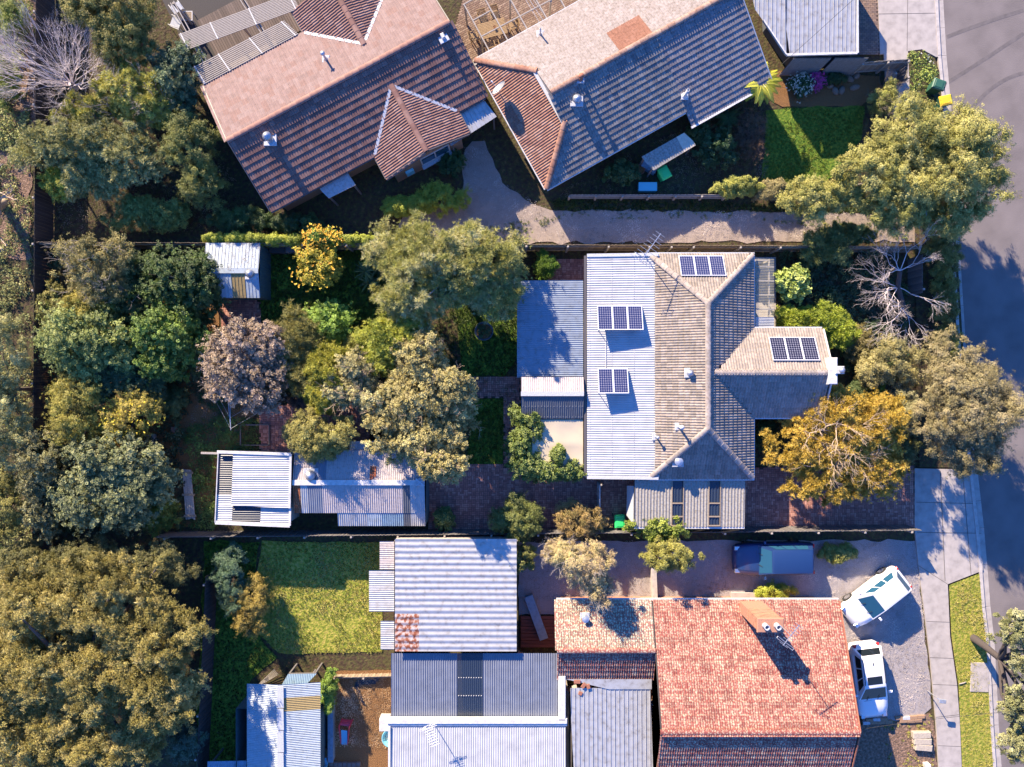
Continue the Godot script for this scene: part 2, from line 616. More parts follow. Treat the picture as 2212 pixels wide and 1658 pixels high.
# covers a convex planar outline with sheets side by side; across = direction over the corrugations
func sheets(parent: Node, org: Vector3, outline: Array, across: Vector3, kind: int, pitch: float, amp: float, width: float, pick: Callable, called := "roof_sheet", lift := 0.0):
	var n := Vector3.ZERO
	for i in outline.size():
		n += outline[i].cross(outline[(i + 1) % outline.size()])
	n = n.normalized()
	if n.y < 0: n = -n
	var a := (across - n * across.dot(n)).normalized()
	var r := n.cross(a)
	var o: Vector3 = outline[0]
	var q := []
	var x0 := 1e9
	var x1 := -1e9
	for p in outline:
		q.append(Vector2((p - o).dot(a), (p - o).dot(r)))
		x0 = minf(x0, q[-1].x)
		x1 = maxf(x1, q[-1].x)
	var count := maxi(1, int(round((x1 - x0) / width)))
	var step := (x1 - x0) / count
	for k in count:
		var m = pick.call(k)
		if m == null: continue
		var b := mb(org)
		b.smooth(kind == SINE)
		var xs := []
		var xa := x0 + k * step
		var xb := xa + step
		if kind == SINE:
			var m2 := maxi(2, int(ceil(step / pitch * 8.0)))
			for i in m2 + 1: xs.append(lerpf(xa, xb, float(i) / m2))
		elif kind == RIB:
			xs.append(xa)
			var base := floorf(xa / pitch) - 1.0
			while base * pitch < xb:
				for f in [0.02, 0.05, 0.13, 0.16]:
					var x: float = (base + f) * pitch
					if x > xa + 0.001 and x < xb - 0.001: xs.append(x)
				base += 1.0
			xs.append(xb)
		else:
			xs = [xa, xb]
		var raise := lift + (0.004 if k % 2 else 0.0)
		var prev := []
		for x in xs:
			var lo := 1e9
			var hi := -1e9
			for i in q.size():
				var c: Vector2 = q[i]
				var e: Vector2 = q[(i + 1) % q.size()]
				if absf(e.x - c.x) < 1e-5:
					if absf(c.x - x) < 2e-3:
						lo = minf(lo, minf(c.y, e.y))
						hi = maxf(hi, maxf(c.y, e.y))
					continue
				var f: float = (x - c.x) / (e.x - c.x)
				if f >= -0.002 and f <= 1.002:
					var y: float = lerpf(c.y, e.y, clampf(f, 0.0, 1.0))
					lo = minf(lo, y)
					hi = maxf(hi, y)
			if lo > hi: continue
			var h: float = profile(kind, x, pitch, amp) + raise
			var pa: Vector3 = o + a * x + r * lo + n * h
			var pb: Vector3 = o + a * x + r * hi + n * h
			if prev:
				b.quad(prev[0], prev[1], pb, pa)
			prev = [pa, pb]
		b.smooth(false)
		part(called, b, m, parent)

func all_of(key: String) -> Callable:
	var m: Material = M[key]
	return func(_k): return m

# ---------------------------------------------------------------- paving
func paving(called: String, outline: PackedVector3Array, y: float, pal: Array, turn := 0.0, most := 300, style := 0, drop := 0.0):
	var base := mb()
	var flat := PackedVector3Array()
	for p in outline: flat.append(Vector3(p.x, y, p.z))
	base.poly(flat)
	var bed := struct(called, base, M["paving_bed"])
	var q := PackedVector2Array()
	var lo := Vector2(1e9, 1e9)
	var hi := -lo
	var u := Vector2(cos(turn), sin(turn))
	var w := Vector2(-sin(turn), cos(turn))
	for p in outline:
		var s := Vector2(p.x, p.z)
		s = Vector2(s.dot(u), s.dot(w))
		q.append(s)
		lo = lo.min(s)
		hi = hi.max(s)
	var L := 0.235
	var W := 0.1175
	var b := mb()
	b.slab(Vector3(0, 0.03, 0), Vector3(L - 0.012, 0.06, W - 0.012), 0.008)
	var brick := b.done()
	var all := []
	var nx := int(ceil((hi.x - lo.x) / L)) + 1
	var nz := int(ceil((hi.y - lo.y) / (L if style == 0 else W))) + 1
	var fn := FastNoiseLite.new()
	fn.frequency = 0.35
	for i in nx:
		for k in nz:
			for e in (2 if style == 0 else 1):
				var c: Vector2
				var yaw := turn
				if style == 0:
					c = lo + Vector2((i + 0.5) * L, (k + 0.5) * L)
					if (i + k) % 2:
						c.y += W * (e - 0.5)
					else:
						c.x += W * (e - 0.5)
						yaw += PI / 2
				else:
					c = lo + Vector2((i + (0.5 if k % 2 else 0.0)) * L, (k + 0.5) * W)
				if not Geometry2D.is_point_in_polygon(c, q): continue
				var p := u * c.x + w * c.y
				var at3 := Vector3(p.x, y - 0.052 + R.randf_range(-0.004, 0.004), p.y)
				if not seen(at3, 2.0): continue
				var f := clampf(0.5 + fn.get_noise_2d(c.x * 3.0, c.y * 3.0) * 0.5 + R.randf_range(-0.45, 0.45), 0, 0.999)
				all.append([Transform3D(Basis(Vector3.UP, -yaw + R.randf_range(-0.02, 0.02)), at3), pal[int(f * pal.size())]])
	all.sort_custom(func(s, t): return nearness(s[0].origin) < nearness(t[0].origin))
	var where := []
	var tint := []
	for i in all.size():
		if i < most:
			var o := mesh_node("brick", brick, shade("paver", all[i][1]), bed)
			o.transform = all[i][0]
		else:
			where.append(all[i][0])
			tint.append(all[i][1])
	if where.size():
		many("brick_field", brick, tinted("paver"), bed, where, tint).set_meta("kind", "stuff")

# ---------------------------------------------------------------- ground patches
func patch(called: String, list: Array, y: float, key: String, wobble := 0.0) -> MeshInstance3D:
	var p := pts(list)
	if wobble > 0.0: p = rough_edge(p, wobble)
	for i in p.size(): p[i].y = y
	var b := mb()
	b.poly(p)
	return struct(called, b, M[key])

func rough_edge(p: PackedVector3Array, amount: float) -> PackedVector3Array:
	var fn := FastNoiseLite.new()
	fn.frequency = 0.35
	var o := PackedVector3Array()
	for i in p.size():
		var a := p[i]
		var b := p[(i + 1) % p.size()]
		var n := maxi(1, int((b - a).length() / 0.45))
		var s := (b - a).cross(Vector3.UP).normalized()
		for k in n:
			var t := a.lerp(b, float(k) / n)
			o.append(t + s * amount * fn.get_noise_2d(t.x * 2.2, t.z * 2.2) * 2.0)
	return o

# low plants, grass tufts or leaf litter spread over an outline, as one piece of stuff
func spread(called: String, label: String, category: String, list: Array, kind: String, pal: Array, per_m2: float, size: float, lift := 0.0, sway := 0.6, bald := -9.0):
	R.seed = hash(called + label)
	var p := pts(list)
	var q := PackedVector2Array()
	var lo := Vector2(1e9, 1e9)
	var hi := -lo
	for x in p:
		q.append(Vector2(x.x, x.z))
		lo = lo.min(q[-1])
		hi = hi.max(q[-1])
	var fn := FastNoiseLite.new()
	fn.seed = R.randi() % 999
	fn.frequency = 0.4
	var where := []
	var tint := []
	var n := int((hi.x - lo.x) * (hi.y - lo.y) * per_m2)
	for i in n:
		var c := Vector2(R.randf_range(lo.x, hi.x), R.randf_range(lo.y, hi.y))
		if not Geometry2D.is_point_in_polygon(c, q): continue
		var f := fn.get_noise_2d(c.x, c.y)
		if f < bald: continue
		var s := size * R.randf_range(0.65, 1.35) * (1.0 + 0.4 * f)
		var b := Basis(Vector3.UP, R.randf() * TAU).rotated(Vector3(R.randf_range(-1, 1), 0, R.randf_range(-1, 1)).normalized(), R.randf() * sway)
		where.append(Transform3D(b.scaled(Vector3.ONE * s), Vector3(c.x, lift * R.randf_range(0.3, 1.0) * (1.0 + f), c.y)))
		tint.append(pick_tint(pal, clampf(0.5 + f * 1.3 + R.randf_range(-0.3, 0.3), 0, 1)))
	var o := many(called, T["m_" + kind], M["leaf"], self, where, tint)
	tag(o, label, category, "", "stuff")
	return o

func pick_tint(pal: Array, f: float) -> Color:
	var x := f * (pal.size() - 1)
	var i := mini(int(x), pal.size() - 2) if pal.size() > 1 else 0
	var c: Color = pal[i].lerp(pal[mini(i + 1, pal.size() - 1)], x - i)
	var k := R.randf_range(0.82, 1.18)
	return Color(c.r * k, c.g * k * R.randf_range(0.96, 1.04), c.b * k)

# ---------------------------------------------------------------- foliage
func leaf_meshes():
	R.seed = 11
	T["m_broad"] = leaf_clump(12, 0.2, 0.15, 0.075, 0.55)
	T["m_small"] = leaf_clump(18, 0.19, 0.085, 0.045, 0.7)
	T["m_long"] = leaf_clump(14, 0.17, 0.2, 0.034, 0.85)
	T["m_big"] = leaf_clump(8, 0.2, 0.26, 0.13, 0.4)
	T["m_needle"] = blade_clump(26, 0.36, 0.017, 0.9)
	T["m_feather"] = blade_clump(22, 0.3, 0.026, 1.1)
	T["m_tuft"] = blade_clump(12, 0.14, 0.016, 0.75)
	T["m_twig"] = blade_clump(9, 0.34, 0.011, 1.0)
	T["m_flower"] = leaf_clump(7, 0.06, 0.07, 0.06, 0.6)
	T["m_chip"] = leaf_clump(5, 0.16, 0.09, 0.035, 0.25)

# pointed leaves scattered through a ball and turned every way, mostly facing outwards
func leaf_clump(n: int, ball: float, length: float, width: float, wild: float) -> ArrayMesh:
	var b := mb()
	for i in n:
		var c := Vector3(R.randf_range(-1, 1), R.randf_range(-0.6, 1), R.randf_range(-1, 1))
		c = c.normalized() * ball * pow(R.randf(), 0.5)
		var up := (Vector3.UP + Vector3(R.randf_range(-1, 1), R.randf_range(-1, 1), R.randf_range(-1, 1)) * wild).normalized()
		var d := up.cross(Vector3(R.randf_range(-1, 1), R.randf_range(-1, 1), R.randf_range(-1, 1))).normalized()
		var s := d.cross(up)
		var k := R.randf_range(0.75, 1.25)
		var a := c - d * length * 0.5 * k
		var e := c + d * length * 0.5 * k - up * length * 0.12
		var m := c - d * length * 0.06 + up * length * 0.06
		b.quad(a, m + s * width * 0.5 * k, e, m - s * width * 0.5 * k)
	return b.done()

# thin blades that leave one point and bend outwards
func blade_clump(n: int, length: float, width: float, open: float) -> ArrayMesh:
	var b := mb()
	for i in n:
		var t := TAU * R.randf()
		var lean := open * sqrt(R.randf())
		var d := Vector3(cos(t) * sin(lean), cos(lean), sin(t) * sin(lean))
		var s := d.cross(Vector3(R.randf_range(-1, 1), R.randf_range(-1, 1), R.randf_range(-1, 1))).normalized() * width * 0.5
		var l := length * R.randf_range(0.6, 1.15)
		var m := d * l * 0.5
		var e := (d + Vector3(d.x, -0.35 * lean, d.z) * 0.35).normalized() * l
		var o := Vector3(cos(t), 0, sin(t)) * 0.02
		b.quad(o - s, o + m - s, o + m + s, o + s)
		b.tri(o + m - s, o + e, o + m + s)
	return b.done()

# crown: ragged lumps over an uneven dome, each built of sprigs that carry leaf clumps
func crown(parent: Node, called: String, org: Vector3, lobes: Array, kind: String, pal: Array, dense: float, size: float, lump := 0.34, low := -0.2) -> Array:
	var where := []
	var tint := []
	var hubs := []
	var fn := FastNoiseLite.new()
	fn.seed = R.randi() % 9999
	fn.frequency = 0.55
	for L in lobes:
		var c: Vector3 = L[0]
		var r: Vector3 = L[1]
		var rm := minf(r.x, r.z)
		var rs := clampf(rm * lump, 0.2, 0.95)
		var n := clampi(int(3.0 * (r.x * r.z + r.y * (r.x + r.z) * 0.5) / (rs * rs)), 5, 130)
		for i in n:
			var y := 1.0 - (1.0 - low) * (i + 0.5) / n
			var t := i * 2.39996 + R.randf_range(-0.7, 0.7)
			var f := sqrt(maxf(0.0, 1.0 - y * y))
			var d := Vector3(cos(t) * f, y, sin(t) * f)
			var q := rs * (0.5 + 0.95 * pow(R.randf(), 1.6))
			var k := (0.86 + 0.75 * fn.get_noise_3d(c.x + d.x * 2.2, c.y + d.y * 2.2, c.z + d.z * 2.2)) * R.randf_range(0.8, 1.08)
			var p := c + Vector3(d.x * maxf(r.x - q * 0.5, 0.05), d.y * maxf(r.y - q * 0.5, 0.05), d.z * maxf(r.z - q * 0.5, 0.05)) * k
			p.y = maxf(p.y, 0.15)
			if R.randf() < 0.14 and i > 3: continue
			hubs.append(p)
			var tone := clampf(0.5 + 0.9 * fn.get_noise_3d(p.x * 1.3, p.y * 1.3, p.z * 1.3) + R.randf_range(-0.25, 0.25), 0.0, 1.0)
			var m := maxi(5, int(dense * 4.0 * PI * q * q * 0.28))
			for j in m:
				var e := (Vector3(R.randfn(), R.randfn() + 0.25, R.randfn()).normalized() + d * 0.35).normalized()
				if e.y < -0.4: e.y = -e.y
				var reach := q * R.randf_range(0.6, 1.45)
				var leaf_tone := clampf(tone * 0.65 + R.randf_range(0.0, 0.42), 0.0, 1.0)
				for g in 4:
					var h := 0.28 + 0.24 * g
					var w := p + e * reach * h * Vector3(1, 0.8, 1) + Vector3(R.randf_range(-1, 1), R.randf_range(-1, 1), R.randf_range(-1, 1)) * q * 0.16
					if w.y < 0.04: continue
					var up := (e * 0.8 + Vector3.UP * 0.45 + Vector3(R.randf_range(-1, 1), R.randf_range(-1, 1), R.randf_range(-1, 1)) * 0.4).normalized()
					var s := up.cross(Vector3.RIGHT if absf(up.x) < 0.8 else Vector3.FORWARD).normalized()
					var bs := Basis(s, up, s.cross(up)).rotated(up, R.randf() * TAU)
					where.append(Transform3D(bs.scaled(Vector3.ONE * size * R.randf_range(0.6, 1.1) * (1.0 - 0.13 * g)), w))
					tint.append(pick_tint(pal, leaf_tone))
	many(called, T["m_" + kind], M["leaf"], parent, where, tint, org).set_meta("kind", "stuff")
	return hubs

func limbs(b: MB, foot: Vector3, hubs: Array, r0: float, most := 14):
	var mid := Vector3.ZERO
	for h in hubs: mid += h
	mid /= maxi(1, hubs.size())
	var fork := foot.lerp(Vector3(mid.x, mid.y, mid.z), 0.5)
	fork.x = lerpf(foot.x, mid.x, 0.35)
	fork.z = lerpf(foot.z, mid.z, 0.35)
	b.tube([foot, foot.lerp(fork, 0.5) + Vector3(R.randf_range(-0.08, 0.08), 0, R.randf_range(-0.08, 0.08)), fork], [r0, r0 * 0.82, r0 * 0.7], 8)
	var step := maxi(1, int(hubs.size() / float(most)))
	for i in range(0, hubs.size(), step):
		var e: Vector3 = hubs[i]
		var k := fork.lerp(e, 0.5) + Vector3(R.randf_range(-0.25, 0.25), R.randf_range(-0.15, 0.3), R.randf_range(-0.25, 0.25))
		b.tube([fork, k, e], [r0 * 0.55, r0 * 0.34, r0 * 0.12], 5, false)

# twigs that fork again and again; out is where the tips end
func fork(b: MB, p: Vector3, d: Vector3, l: float, r: float, depth: int, bend: float, lift: float, kids := 2, side := 5):
	var m := p + d * l * 0.5 + Vector3(R.randf_range(-1, 1), R.randf_range(-0.5, 0.5), R.randf_range(-1, 1)) * l * 0.1
	var e := p + d * l + Vector3(R.randf_range(-1, 1), R.randf_range(-0.5, 0.5), R.randf_range(-1, 1)) * l * 0.12
	b.tube([p, m, e], [r, r * 0.82, r * 0.66], side, false)
	if depth <= 0: return
	for i in kids + (1 if R.randf() < 0.35 else 0):
		var q := (d + Vector3(R.randf_range(-1, 1), R.randf_range(-0.6, 0.8) + lift, R.randf_range(-1, 1)) * bend).normalized()
		fork(b, e if i < 2 else m, q, l * R.randf_range(0.62, 0.88), r * 0.62, depth - 1, bend, lift, kids, maxi(3, side - 1))

# plan = [u, v, radius_u, radius_v, top, base of crown, ...] repeated for each lobe
func tree(called: String, label: String, category: String, plan: Array, kind: String, pal: Array, opt := {}):
	R.seed = hash(label)
	var lobes := []
	var foot := Vector3.ZERO
	var weight := 0.0
	for i in range(0, plan.size(), 6):
		var top: float = plan[i + 4]
		var low: float = plan[i + 5]
		var hc := low + (top - low) * 0.45
		var c := at(plan[i], plan[i + 1], hc)
		var k := (CAM - hc) / FU * 1.12
		lobes.append([c, Vector3(plan[i + 2] * k, (top - low) * 0.55, plan[i + 3] * k)])
		var w: float = plan[i + 2] * plan[i + 3]
		foot += c * w
		weight += w
	foot /= weight
	foot.y = 0.0
	if opt.has("foot"): foot = at(opt.foot[0], opt.foot[1], 0.0)
	var t := thing(called, label, category, foot, 0.0, opt.get("group", ""))
	var trunk_b := mb(foot)
	var hubs := crown(t, opt.get("part", "crown"), foot, lobes, kind, pal, opt.get("dense", 9.0), opt.get("size", 1.0), opt.get("lump", 0.34), opt.get("low", -0.15))
	limbs(trunk_b, foot, hubs, opt.get("trunk", 0.14), opt.get("limbs", 14))
	if opt.has("bare"):   # bare twigs that stand out of the crown
		for i in range(0, hubs.size(), opt.bare):
			var d: Vector3 = (hubs[i] - foot).normalized()
			fork(trunk_b, hubs[i] - d * 0.3, (d + Vector3(R.randf_range(-0.6, 0.6), 0.2, R.randf_range(-0.6, 0.6))).normalized(), 0.5, 0.024, 3, 0.55, 0.1, 2, 4)
	part("trunk" if category == "tree" else "stem", trunk_b, M[opt.get("bark", "bark")], t)
	if opt.has("blooms"):   # [palette, per hub, size]
		var where := []
		var tint := []
		for h in hubs:
			if opt.has("bloom_where") and not opt.bloom_where.call(h): continue
			for j in opt.blooms[1]:
				var e := Vector3(R.randfn(), absf(R.randfn()), R.randfn()).normalized()
				where.append(Transform3D(Basis(Vector3.UP, R.randf() * TAU).scaled(Vector3.ONE * opt.blooms[2] * R.randf_range(0.7, 1.4)), h + e * opt.get("bloom_out", 0.55) * R.randf_range(0.7, 1.2)))
				tint.append(pick_tint(opt.blooms[0], R.randf()))
		many("blossom", T["m_flower"], M["leaf"], t, where, tint, foot).set_meta("kind", "stuff")
	return t

# arching fronds round a stem: [leaflets on a rib]
func frond_mesh(l: float, w: float, droop: float, n := 14) -> ArrayMesh:
	var b := mb()
	for i in n:
		var f := (i + 0.5) / n
		var p := Vector3(0, sin(f * PI * 0.6) * l * 0.28 - droop * f * f * l, f * l)
		var q := Vector3(0, sin((f + 0.06) * PI * 0.6) * l * 0.28 - droop * (f + 0.06) * (f + 0.06) * l, (f + 0.06) * l)
		var ww := w * (1.0 - f * 0.85) * (0.6 + 0.4 * sin(f * PI))
		var t := l / n * 0.8
		for s in [-1, 1]:
			b.quad(p, p + Vector3(s * ww * 0.6, 0.02 - ww * 0.1, t * 0.5), q + Vector3(s * ww, -0.03 - ww * 0.25, t * 0.5), p + Vector3(s * ww * 0.5, -ww * 0.1, -t * 0.4))
		b.quad(p + Vector3(-0.012, 0.004, 0), q + Vector3(-0.012, 0.004, 0), q + Vector3(0.012, 0.004, 0), p + Vector3(0.012, 0.004, 0))
	return b.done()

func sword_mesh(l: float, w: float, droop: float) -> ArrayMesh:
	var b := mb()
	var prev := []
	for i in 6:
		var f := i / 5.0
		var c := Vector3(0, f * l * 0.35 - droop * f * f * l, f * l)
		var k := w * sin(PI * minf(0.12 + f * 0.88, 0.999)) * 0.5
		var e := [c - Vector3(k, 0, 0), c + Vector3(0, -k * 0.4, 0), c + Vector3(k, 0, 0)]
		if prev:
			b.quad(prev[0], e[0], e[1], prev[1])
			b.quad(prev[1], e[1], e[2], prev[2])
		prev = e
	return b.done()

func rosette(called: String, label: String, category: String, where: Vector3, height: float, m: ArrayMesh, n: int, colour: Array, leaf_name: String, rise := 0.5, group := "", trunk := "bark"):
	R.seed = hash(label)
	var t := thing(called, label, category, where, 0.0, group)
	var b := mb()
	b.tube([Vector3.ZERO, Vector3(0.02, height * 0.5, 0), Vector3(0, height, 0)], [0.09, 0.08, 0.07], 7)
	part("stem", b, M[trunk], t)
	for i in n:
		var col := pick_tint(colour, R.randf())
		var k := "blade_%d" % (i % 6)
		var mt: StandardMaterial3D = M["blade"].duplicate()
		mt.vertex_color_use_as_albedo = false
		mt.backlight_enabled = true
		mt.backlight = Color(0.3, 0.3, 0.15)
		mt.albedo_color = col.linear_to_srgb()
		var o := mesh_node(leaf_name, m, mt, t)
		var lift := -rise * R.randf_range(-0.1, 1.0) * (0.3 + 0.9 * (i % 3) / 2.0)
		o.transform = Transform3D(Basis(Vector3.UP, i * 2.39996 + R.randf_range(-0.2, 0.2)) * Basis(Vector3.RIGHT, lift), Vector3(0, height * 0.97, 0))
		o.scale = Vector3.ONE * R.randf_range(0.75, 1.1)
	return t

# ---------------------------------------------------------------- the setting
func setting():
	R.seed = 1
	var g := mb()
	g.quad(Vector3(-160, -0.03, -160), Vector3(160, -0.03, -160), Vector3(160, -0.03, 160), Vector3(-160, -0.03, 160))
	struct("ground", g, M["soil"])
	# street: asphalt, kerb, footpath, crossovers
	var edge := [2037, -120, 2038, 0, 2045, 120, 2053, 206, 2062, 330, 2069, 470, 2077, 590, 2086, 731, 2098, 880, 2113, 1024, 2126, 1140, 2133, 1220, 2140, 1310, 2149, 1388, 2154, 1480, 2158, 1567, 2164, 1656, 2170, 1780]
	var road := edge.duplicate()
	road.append_array([3400, 1780, 3400, -120])
	patch("road", road, 0.004, "asphalt")
	var kerb := mb()
	var gutter := mb()
	for i in range(0, edge.size() - 2, 2):
		var a := at(edge[i], edge[i + 1])
		var b := at(edge[i + 2], edge[i + 3])
		var s := (b - a).cross(Vector3.UP).normalized()   # points west, away from the road
		if s.x > 0: s = -s
		var h := Vector3(0, 0.12, 0)
		var n := maxi(1, int((b - a).length() / 1.3))
		for k in n:
			var p := a.lerp(b, float(k) / n)
			var q := a.lerp(b, (k + 1.0) / n) - (b - a).normalized() * 0.012
			kerb.quad(p + s * 0.33 + Vector3(0, 0.008, 0), p + s * 0.38 + h, q + s * 0.38 + h, q + s * 0.33 + Vector3(0, 0.008, 0))
			kerb.quad(p + s * 0.38 + h, p + s * 0.56 + h, q + s * 0.56 + h, q + s * 0.38 + h)
			kerb.quad(p + s * 0.56 + h, p + s * 0.56 - h, q + s * 0.56 - h, q + s * 0.56 + h)
			gutter.quad(p + Vector3(0, 0.01, 0), p + s * 0.33 + Vector3(0, 0.008, 0), q + s * 0.33 + Vector3(0, 0.008, 0), q + Vector3(0, 0.01, 0))
	struct("kerb", kerb, M["kerb"])
	struct("gutter", gutter, M["concrete"])
	for c in [[Vector2(2048, 178), Vector2(2110, 140), Vector2(2212, 72)], [Vector2(2060, 300), Vector2(2120, 178), Vector2(2212, 158)], [Vector2(2046, 80), Vector2(2120, 50), Vector2(2212, 22)]]:
		var b := mb()
		var prev := []
		for i in 21:
			var f := i / 20.0
			var p: Vector2 = c[0].lerp(c[1], f).lerp(c[1].lerp(c[2], f), f)
			var q := at(p.x, p.y)
			q.y = 0.009
			var d: Vector2 = (c[1].lerp(c[2], f) - c[0].lerp(c[1], f)).normalized()
			var s := Vector3(-d.y, 0, d.x) * 0.11
			if prev: b.quad(prev[0], prev[1], q + s, q - s)
			prev = [q - s, q + s]
		struct("tyre_mark", b, M["tyre_mark"])
	concrete("driveway", [1893, -60, 2024, -60, 2030, 125, 2020, 124, 1990, 108, 1960, 112, 1908, 118, 1900, 119], 0.1)
	concrete("footpath", [1908, 118, 1960, 112, 1963, 180, 1968, 262, 1932, 262, 1914, 190], 0.1)
	concrete("driveway", [1975, 1012, 2098, 1015, 2120, 1180, 2123, 1232, 2046, 1262, 1983, 1222, 1975, 1145], 0.09)
	concrete("footpath", [1983, 1222, 2046, 1262, 2051, 1374, 2066, 1478, 2072, 1560, 2078, 1700, 2029, 1700, 2021, 1560, 2009, 1427, 1997, 1329], 0.1)
	var lid := mb()
	lid.slab(at(2117, 1464, 0.115), Vector3(1.1, 0.05, 1.75), 0.02, Basis(Vector3.UP, -0.03))
	tag(mesh_node("pit_cover", lid.done(), M["concrete"], self), "concrete pit cover set in the nature strip beside the kerb", "pit cover")
	# joints scored across the footpaths
	var jt := mb()
	for l in [[2000, 1342, 2050, 1344], [2007, 1420, 2058, 1422], [2013, 1478, 2066, 1480], [2020, 1549, 2072, 1543], [2024, 1610, 2075, 1612], [1916, 132, 1960, 132], [1920, 178, 1962, 176], [1894, 32, 2026, 30], [1960, -40, 1958, 112], [1983, 1222, 2046, 1262], [2030, 1018, 2040, 1255], [2078, 1018, 2096, 1240], [1978, 1085, 2108, 1088], [1980, 1150, 2118, 1152]]:
		var p := at(l[0], l[1])
		var q := at(l[2], l[3])
		p.y = 0.103
		q.y = 0.103
		jt.beam(p, q, 0.025, 0.004)
	struct("path_joints", jt, M["joint"])
	# gravel lane behind the lot and the gravel yard to the south
	patch("gravel_path", [1003, 322, 1020, 308, 1045, 306, 1062, 345, 1085, 395, 1150, 440, 1190, 455, 1500, 456, 1960, 462, 2060, 466, 2066, 516, 1960, 522, 1400, 524, 1090, 527, 900, 524, 850, 510, 870, 470, 950, 440, 1000, 410], 0.006, "pink_gravel", 0.12)
	patch("gravel_yard", [1120, 1172, 1500, 1168, 1985, 1168, 1986, 1260, 1997, 1370, 2008, 1470, 2012, 1530, 1990, 1556, 1868, 1560, 1800, 1420, 1790, 1300, 1450, 1320, 1120, 1330], 0.006, "gravel", 0.1)
	patch("dirt_yard", [1866, 1562, 2012, 1540, 2022, 1600, 2028, 1720, 1780, 1720], 0.005, "sand", 0.1)
	# lawns
	patch("lawn", [1655, 240, 1700, 232, 1868, 230, 1862, 300, 1800, 380, 1740, 425, 1640, 412, 1652, 330], 0.008, "turf", 0.06)
	patch("lawn", [572, 545, 835, 540, 842, 700, 760, 760, 640, 740, 556, 690], 0.007, "turf", 0.1)
	patch("lawn", [980, 620, 1118, 615, 1120, 770, 1088, 812, 1000, 814], 0.007, "turf", 0.08)
	patch("lawn", [1026, 862, 1089, 860, 1086, 1002, 1006, 1002], 0.007, "turf", 0.05)
	patch("lawn", [565, 1170, 822, 1172, 826, 1410, 600, 1412, 540, 1350], 0.007, "dry_turf", 0.08)
	patch("lawn", [440, 1170, 560, 1172, 535, 1350, 598, 1420, 540, 1470, 530, 1720, 420, 1720], 0.006, "turf", 0.1)
	patch("nature_strip", [2049, 1264, 2084, 1250, 2117, 1238, 2122, 1272, 2127, 1312, 2136, 1388, 2141, 1480, 2145, 1567, 2152, 1720, 2080, 1720, 2069, 1478, 2054, 1374], 0.095, "dry_turf")
	patch("garden_bed", [1960, 114, 1990, 110, 2018, 127, 2028, 156, 2032, 212, 2044, 330, 1970, 330, 1963, 180], 0.095, "soil")
	patch("garden_bed", [1668, 150, 1900, 165, 1905, 190, 1860, 230, 1690, 232, 1640, 200], 0.006, "mulch", 0.05)
	patch("garden_bed", [90, 560, 470, 560, 470, 770, 560, 880, 420, 1140, 90, 1150], 0.004, "mulch", 0.1)
	patch("garden_bed", [1672, 540, 1960, 540, 1965, 1010, 1640, 1015, 1632, 905, 1800, 900, 1800, 710, 1672, 705], 0.004, "soil", 0.1)
	patch("verge", [2046, 330, 2060, 480, 2070, 600, 2078, 731, 2090, 880, 2098, 1010, 1985, 1010, 1975, 540, 1975, 330], 0.09, "soil")
	patch("mulch_yard", [722, 1450, 850, 1448, 850, 1720, 640, 1720, 700, 1560], 0.006, "mulch", 0.06)
	patch("bare_ground", [0, -20, 80, -20, 82, 250, 60, 420, 70, 560, 0, 560], 0.005, "sand", 0.2)
	patch("deck_ground", [330, -40, 640, -40, 660, 70, 430, 180, 380, 60], 0.006, "dark_timber", 0.0)
	# brick paving
	var red := [lin(0.42, 0.19, 0.145), lin(0.48, 0.23, 0.175), lin(0.38, 0.17, 0.13), lin(0.53, 0.28, 0.215), lin(0.33, 0.145, 0.115)]
	paving("brick_driveway", pts([1606, 1012, 1700, 1008, 1976, 1006, 1978, 1146, 1606, 1146]), 0.06, red)
	paving("brick_court", pts([925, 1004, 1090, 1003, 1090, 1012, 1374, 1016, 1374, 1146, 925, 1146]), 0.061, red)
	paving("brick_path", pts([1002, 814, 1124, 814, 1124, 905, 1160, 1004, 1090, 1003, 1089, 860, 1010, 860]), 0.059, red, 0.0, 200)
	paving("brick_terrace", pts([560, 880, 640, 872, 800, 868, 800, 985, 565, 985]), 0.06, red, 0.0, 300)
	paving("brick_path", pts([470, 640, 560, 652, 575, 765, 486, 765]), 0.058, red, 0.0, 60)
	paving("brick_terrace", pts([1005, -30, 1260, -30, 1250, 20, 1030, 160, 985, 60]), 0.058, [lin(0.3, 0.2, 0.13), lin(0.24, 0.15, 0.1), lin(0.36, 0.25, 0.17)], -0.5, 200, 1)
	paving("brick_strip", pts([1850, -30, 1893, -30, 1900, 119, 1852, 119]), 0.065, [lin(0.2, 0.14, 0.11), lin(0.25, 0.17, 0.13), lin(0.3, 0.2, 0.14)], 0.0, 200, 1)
	paving("brick_path", pts([1180, 560, 1268, 560, 1268, 610, 1180, 610]), 0.058, red, 0.0, 60)
	ground_cover()

func concrete(called: String, list: Array, y: float):
	var p := pts(list)
	for i in p.size(): p[i].y = y
	var b := mb()
	b.poly(p)
	b.wall(p, -0.02, y)
	struct(called, b, M["concrete"])

